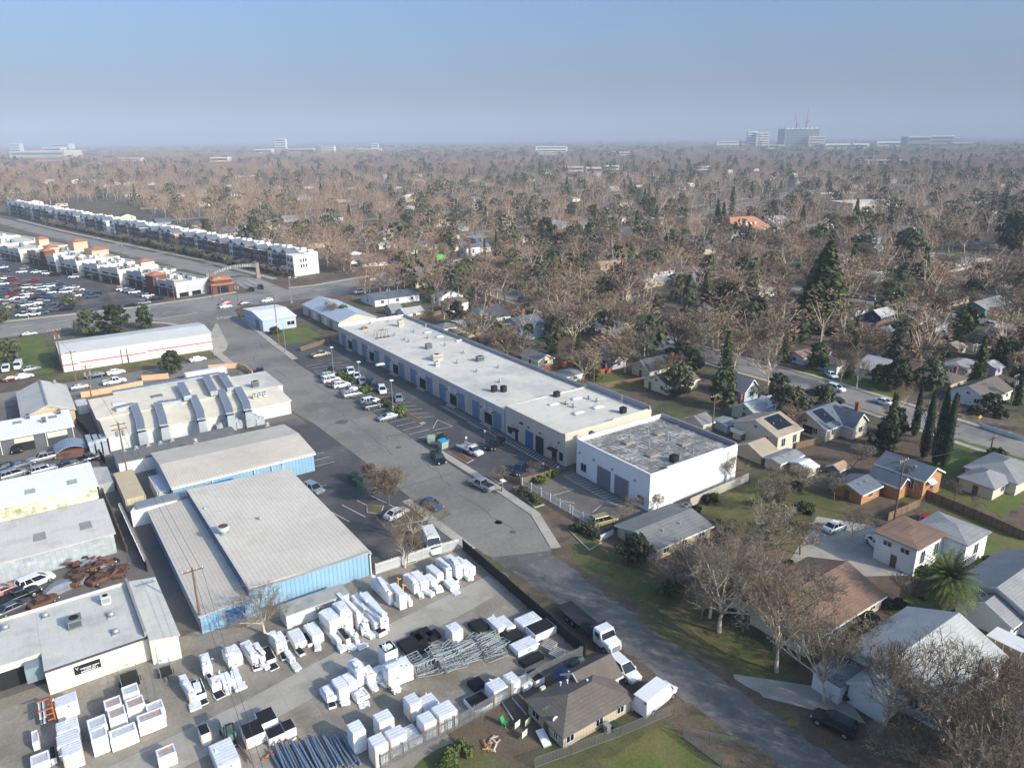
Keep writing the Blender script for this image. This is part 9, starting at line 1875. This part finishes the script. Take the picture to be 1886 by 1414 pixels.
def stuff_trees():
 rg=random.Random(3);BV,BF,EV,EF,LV,LF=[],[],[],[],[],[]
 bands=[(700,560,120),(560,470,420),(470,400,1000),(400,350,1750),(350,315,2200),(315,290,2100),(290,272,2500),(272,263,2000)]
 import time
 for v0,v1,n in bands:
  for i in range(n):
   v=rg.uniform(v1,v0);u=rg.uniform(-80,1966)
   v+=(u-943)*-.0085
   r_=pix_ray(u,v)
   if r_[2]>=-1e-4:continue
   t_=CAM_H/-r_[2];x,y=r_[0]*t_,r_[1]*t_;d=math.hypot(x,y)
   if d<165 or d>24000:continue
   if d<900:
    if x<104 and y<318:continue
    if 300<y<600 and x<112-.21*(y-338)+18 or 600<=y<800 and abs(x-107+.21*(y-338))<26:continue
    if x<150 and y<62 or x<118:continue
    if blocked(x,y,.3,.8):continue
   green=rg.random()<(.14 if u<700 else .23);s=rg.uniform(.75,1.2)*(1 if d<2500 else 1.2)
   h=rg.uniform(9,15)*s;w=rg.uniform(4.8,8.0)*s
   k=1.0 if d<700 else(.75 if d<1400 else .5)
   if d>2600:w*=3.2;k=.6
   if d>6000:w*=2.0
   c=Vector((x,y,0))
   if not green:
    tri_tube(LV,LF,c,c+Vector((0,0,h*.45)),.28,.16,3)
    if d<1200:
     for q in range(4):
      a=rg.random()*6.28;tri_tube(LV,LF,c+Vector((0,0,h*.3)),c+Vector((math.cos(a)*w*.6,math.sin(a)*w*.6,h*rg.uniform(.7,.95))),.14,.05,3)
    for q in range(int((310 if d<420 else 230)*k)):
     a=rg.random()*6.28;zz=rg.uniform(.28,1.0);rr=w*math.sin(math.pi*min(.97,(zz-.15)*1.05))**.6*math.sqrt(rg.random());p=c+Vector((rr*math.cos(a),rr*math.sin(a),h*zz));dr=Vector((math.cos(a)*.6+rg.gauss(0,.5),math.sin(a)*.6+rg.gauss(0,.5),rg.gauss(.5,.5))).normalized()*rg.uniform(.7,1.9)*(1 if d<1400 else 1.8);wv=dr.orthogonal().normalized()*rg.uniform(.07,.17)*(1 if d<1400 else 2.4)*(2.0 if d>2600 else 1)
     s0=len(BV);BV.extend([tuple(p-wv),tuple(p+wv),tuple(p+dr)]);BF.append((s0,s0+1,s0+2))
   else:
    con=rg.random()<.12
    if con:h*=1.35;w*=.62
    if d<2600:tri_tube(LV,LF,c,c+Vector((0,0,h*.4)),.3,.2,3)
    for q in range(int(110*k)):
     a=rg.random()*6.28;zz=rg.uniform(.12,1.0);prof=(1-zz)**.8 if con else math.sin(math.pi*min(.96,zz*.9+.06))**.55
     rr=w*prof*rg.uniform(.55,1.05);p=c+Vector((rr*math.cos(a),rr*math.sin(a),h*zz));quad(EV,EF,p,rg.uniform(.9,1.9)*(1 if d<1400 else 1.6)*(1.6 if d>2600 else 1),rg,.7,Vector((math.cos(a),math.sin(a),rg.uniform(0,1))))
 for nm,V,F,m,l in(('distant_bare_trees',BV,BF,leafmat('far_twigs',S(172,142,116),S(132,106,88),.05,0),'mass of distant brown leafless trees filling the far neighbourhoods'),('distant_trunks',LV,LF,BARKP,'pale trunks and limbs under the distant leafless trees'),('distant_evergreens',EV,EF,LEAFD,'scattered mass of distant dark evergreen trees up to the horizon')):
  o=bpy.data.objects.new(nm,mk(nm,V,F,m));col.objects.link(o);tag(o,l,'trees',kind='stuff')
def far_houses():
 n=0;tries=0;pl=[]
 while n<135 and tries<6000:
  tries+=1;v=rnd.uniform(318,470);u=rnd.uniform(-20,1900);r_=pix_ray(u,v-(u-943)*.0085);t_=CAM_H/-r_[2];x,y=r_[0]*t_,r_[1]*t_
  if math.hypot(x,y)<300:continue
  if x<104 and y<320:continue
  if y<1000 and x<112-.21*(y-338)+20:continue
  if blocked(x,y,7,6):continue
  if any(abs(a-x)<13 and abs(b-y)<13 for a,b in pl):continue
  pl.append((x,y));W,D=rnd.uniform(9,15),rnd.uniform(8,12);h=rnd.choice([2.6,2.8,3,5]);ax=rnd.choice(['x','y','x','hip'])
  w=rnd.choice(['white','white','cream','tan','grey','beige','paleblue']);rf=rnd.choice(['grey','taupe','slate','light','brown','dark','white','tan'])
  house(auto_label('%s roofed %s house'%(rf.replace('taupe','dull brown'),w.replace('paleblue','pale blue')),x,y),(x-W/2,y-D/2,x+W/2,y+D/2),h,rnd.uniform(1.4,2.4),ax,w,rf,far=True,door=False);n+=1
far_houses();stuff_trees()
def fb(u0,u1,vb,vt,label,wall,name='distant_building',cat='building',roof=None,bands=3,depth=.6,z0=0,win=None):
 uc=(u0+u1)/2;r=pix_ray(uc,vb);t_=CAM_H/-r[2];x,y=r[0]*t_,r[1]*t_;d=(x*math.sin(YAW)+y*math.cos(YAW))*math.cos(PITCH)+CAM_H*math.sin(PITCH)
 w=(u1-u0)*d/FPX;h=(vb-vt)*d/FPX*1.04;t=thing(name,label,cat,(x,y,0),-YAW);dp=w*depth
 b=MB();b.box(-w/2,0,0,w/2,dp,h);b.build('wall',wall,t,local=True)
 b=MB();b.box(-w/2-.4,-.4,h+.01,w/2+.4,dp+.4,h+h*.05+.2);b.build('roof',roof or TRIM,t,local=True)
 for k in range(bands):
  z=h*(k+.35)/bands;b=MB();b.box(-w*.46,-.15,z,w*.46,-.01,z+h/bands*.4);b.build('window_band',win or GLASSD,t,local=True)
 return t,w,h,dp
FW=mat('far_white_wall',S(226,224,220));FT=mat('far_tan_wall',S(196,184,168));FG=mat('far_grey_wall',S(120,124,132));FB=mat('far_blue_glass',S(96,132,160),.3)
for a in((20,121,297,281,'long low office with blue glass bands at the far left',FT,2,FB),(20,38,280,267,'white block on the far left horizon',FW,3,None),(78,112,280,273,'low domed white hall on the far left horizon',FW,1,None),(95,128,277,267,'white terminal building on the far left horizon',FW,2,None),(205,255,297,292,'low white school roof in the far left trees',FW,1,None),(508,527,279,259,'white slab tower alone on the left horizon',FW,5,None),(468,500,283,276,'low white store left of the slab tower',FW,1,None),(530,575,282,275,'cluster of pale roofs right of the slab tower',FT,1,None),(592,616,282,271,'white four storey block on the left horizon',FW,4,None),(628,650,280,274,'pale block right of the white four storey one',FT,2,None),(655,700,280,275,'low white warehouse on the left horizon',FW,1,None),(684,697,277,266,'small white tower above the label place',FW,3,None),(388,420,298,291,'white roofs in the far left middle trees',FW,1,None),(987,1045,285,272,'white apartment block in the far middle trees',FW,3,None),(1042,1074,316,308,'left white flat roofed block in the middle distance',FW,1,None),(1080,1108,319,310,'middle white flat roofed block in the middle distance',FT,1,None),(1112,1140,313,306,'right white flat roofed block in the middle distance',FW,1,None),(1376,1393,272,246,'tall narrow wing of the white hospital on the right horizon',FW,6,None),(1392,1415,272,248,'broad white hospital tower on the right horizon',FW,6,None),(1366,1400,272,261,'low front block of the white hospital',FT,2,None),(1320,1360,271,262,'white low blocks left of the hospital',FW,2,None),(1415,1445,274,268,'low white podium between hospital and building frame',FW,1,None),(1488,1518,273,254,'stepped beige block right of the building frame',FT,4,None),(1520,1600,274,266,'long low white roofs right of the beige block',FW,1,None),(1615,1668,270,262,'long white curved roof hall on the right horizon',FW,1,None),(1670,1712,272,254,'dark wide building on the right horizon',FG,2,None),(1712,1755,271,253,'dark slab right of the wide dark building',FG,3,None),(1755,1790,272,264,'dark low wing at the right end of the horizon blocks',FG,1,None),(1280,1312,313,308,'white roof below the right horizon',FW,1,None),(1598,1660,302,296,'white roofs in the far right trees',FW,1,None),(1130,1160,286,281,'white roof in the far middle trees',FW,1,None)):
 fb(*a[:6],bands=a[6],win=a[7])
t,w,h,dp=fb(1443,1506,273,241,'concrete frame of a tower under construction on the right horizon',FG,bands=7,win=mat('frame_gap',S(60,62,70)))
SPLIT['columns']='column'
b=MB()
for k in range(8):b.box(-w/2+w*k/7.3,-.6,0,-w/2+w*k/7.3+w*.03,-.16,h*1.12)
b.build('columns',FG,t,local=True)
for i,(u,vt)in enumerate(((1463,214),(1481,209))):
 tt,w2,h2,_=fb(u-1,u+1,272,vt+20,['red tower crane left of two over the building frame','red tower crane right of two over the building frame'][i],mat('crane_red',S(170,70,64)),'tower_crane','crane',bands=0,depth=1)
 b=MB();b.tube((0,0,h2),(-h2*.12 if i==0 else 0,0,h2*1.55),2.0,1.0,5);b.tube((0,0,h2),(h2*.12,0,h2*1.05),2,2,5);b.build('jib',MATS['crane_red'],tt,local=True)
b=MB();b.cyl(0,0,0,140,1.2,5);r=pix_ray(84,276);t_=CAM_H/-r[2];o=b.build('radio_mast',FW);o.location=(r[0]*t_,r[1]*t_,0);tag(o,'thin radio mast on the far left horizon','mast')
p=G(13,-150,390);t=thing('orange_tiled_building','white two storey building with big orange tiled roof and dormers in the right middle','building',(p[0],p[1],0),-.12)
b=MB();b.box(0,0,0,31,14,6.2);b.build('wall',FW,t,local=True)
b=MB();b.add([(-1,-1,6.21),(32,-1,6.21),(32,15,6.21),(-1,15,6.21),(4,7,13),(22,7,13),(26,7,12)],[(3,2,1,0),(0,1,6,5,4),(1,2,6),(2,3,4,5,6),(3,0,4)]);b.build('roof',RF['orange'],t,local=True)
for k in range(9):
 for z in(1,4):
  b=MB();b.box(1.5+k*3.3,-.1,z,2.9+k*3.3,-.01,z+1.5);b.build('window',GLASSD,t,local=True)
for k in range(5):b=MB();b.box(5+k*3.6,1.2,8.6,6.3+k*3.6,4,10);b.build('dormer',FW,t,local=True)
p=G(13,690,190);q=G(13,850,190);t=thing('white_shop','white flat roofed shop with arched tan walls in the right distance','shop',(p[0],p[1],0),-.35)
b=MB();b.box(0,0,0,44,30,6);b.build('wall',mat('shop_cream',S(216,206,188)),t,local=True);b=MB();b.box(-.4,-.4,6.01,44.4,30.4,6.8);b.box(30,1,6.81,43,12,8.2);b.build('roof',WHITEROOF,t,local=True)
for k in range(6):b=MB();b.box(2+k*7,-.12,.3,7+k*7,-.01,4);b.build('shopfront',GLASSD if k%3==0 else FT,t,local=True)
p=G(13,470,110);t=thing('filling_station','filling station with red edged canopy beside the white shop','filling station',(p[0],p[1],0),-.35);b=MB();b.box(0,0,5,40,14,6.2);b.build('canopy',FW,t,local=True);b=MB();b.box(-.1,-.1,5.2,40.1,-.005,5.7);b.build('red_band',mat('band_red',S(170,70,50)),t,local=True);SPLIT['pillars']='pillar';b=MB()
for k in range(4):b.box(4+k*10,6,0,5+k*10,7,4.998)
b.build('pillars',FT,t,local=True)
p=G(13,1530,600);t=thing('wide_flat_building','wide low building with broad flat eaves and a brown pyramid roof','building',(p[0]-14,p[1]+2,0));
b=MB();b.box(2,2,0,30,24,3);b.build('wall',FT,t,local=True);b=MB();b.box(-1,-1,3.01,33,27,3.7);b.build('flat_roof',mat('flat_grey_roof',S(176,172,164)),t,local=True);b=MB();b.add([(10,8,3.72),(22,8,3.72),(22,18,3.72),(10,18,3.72),(16,13,6)],[(0,1,4),(1,2,4),(2,3,4),(3,0,4)]);b.build('pyramid_roof',RF['brown'],t,local=True)
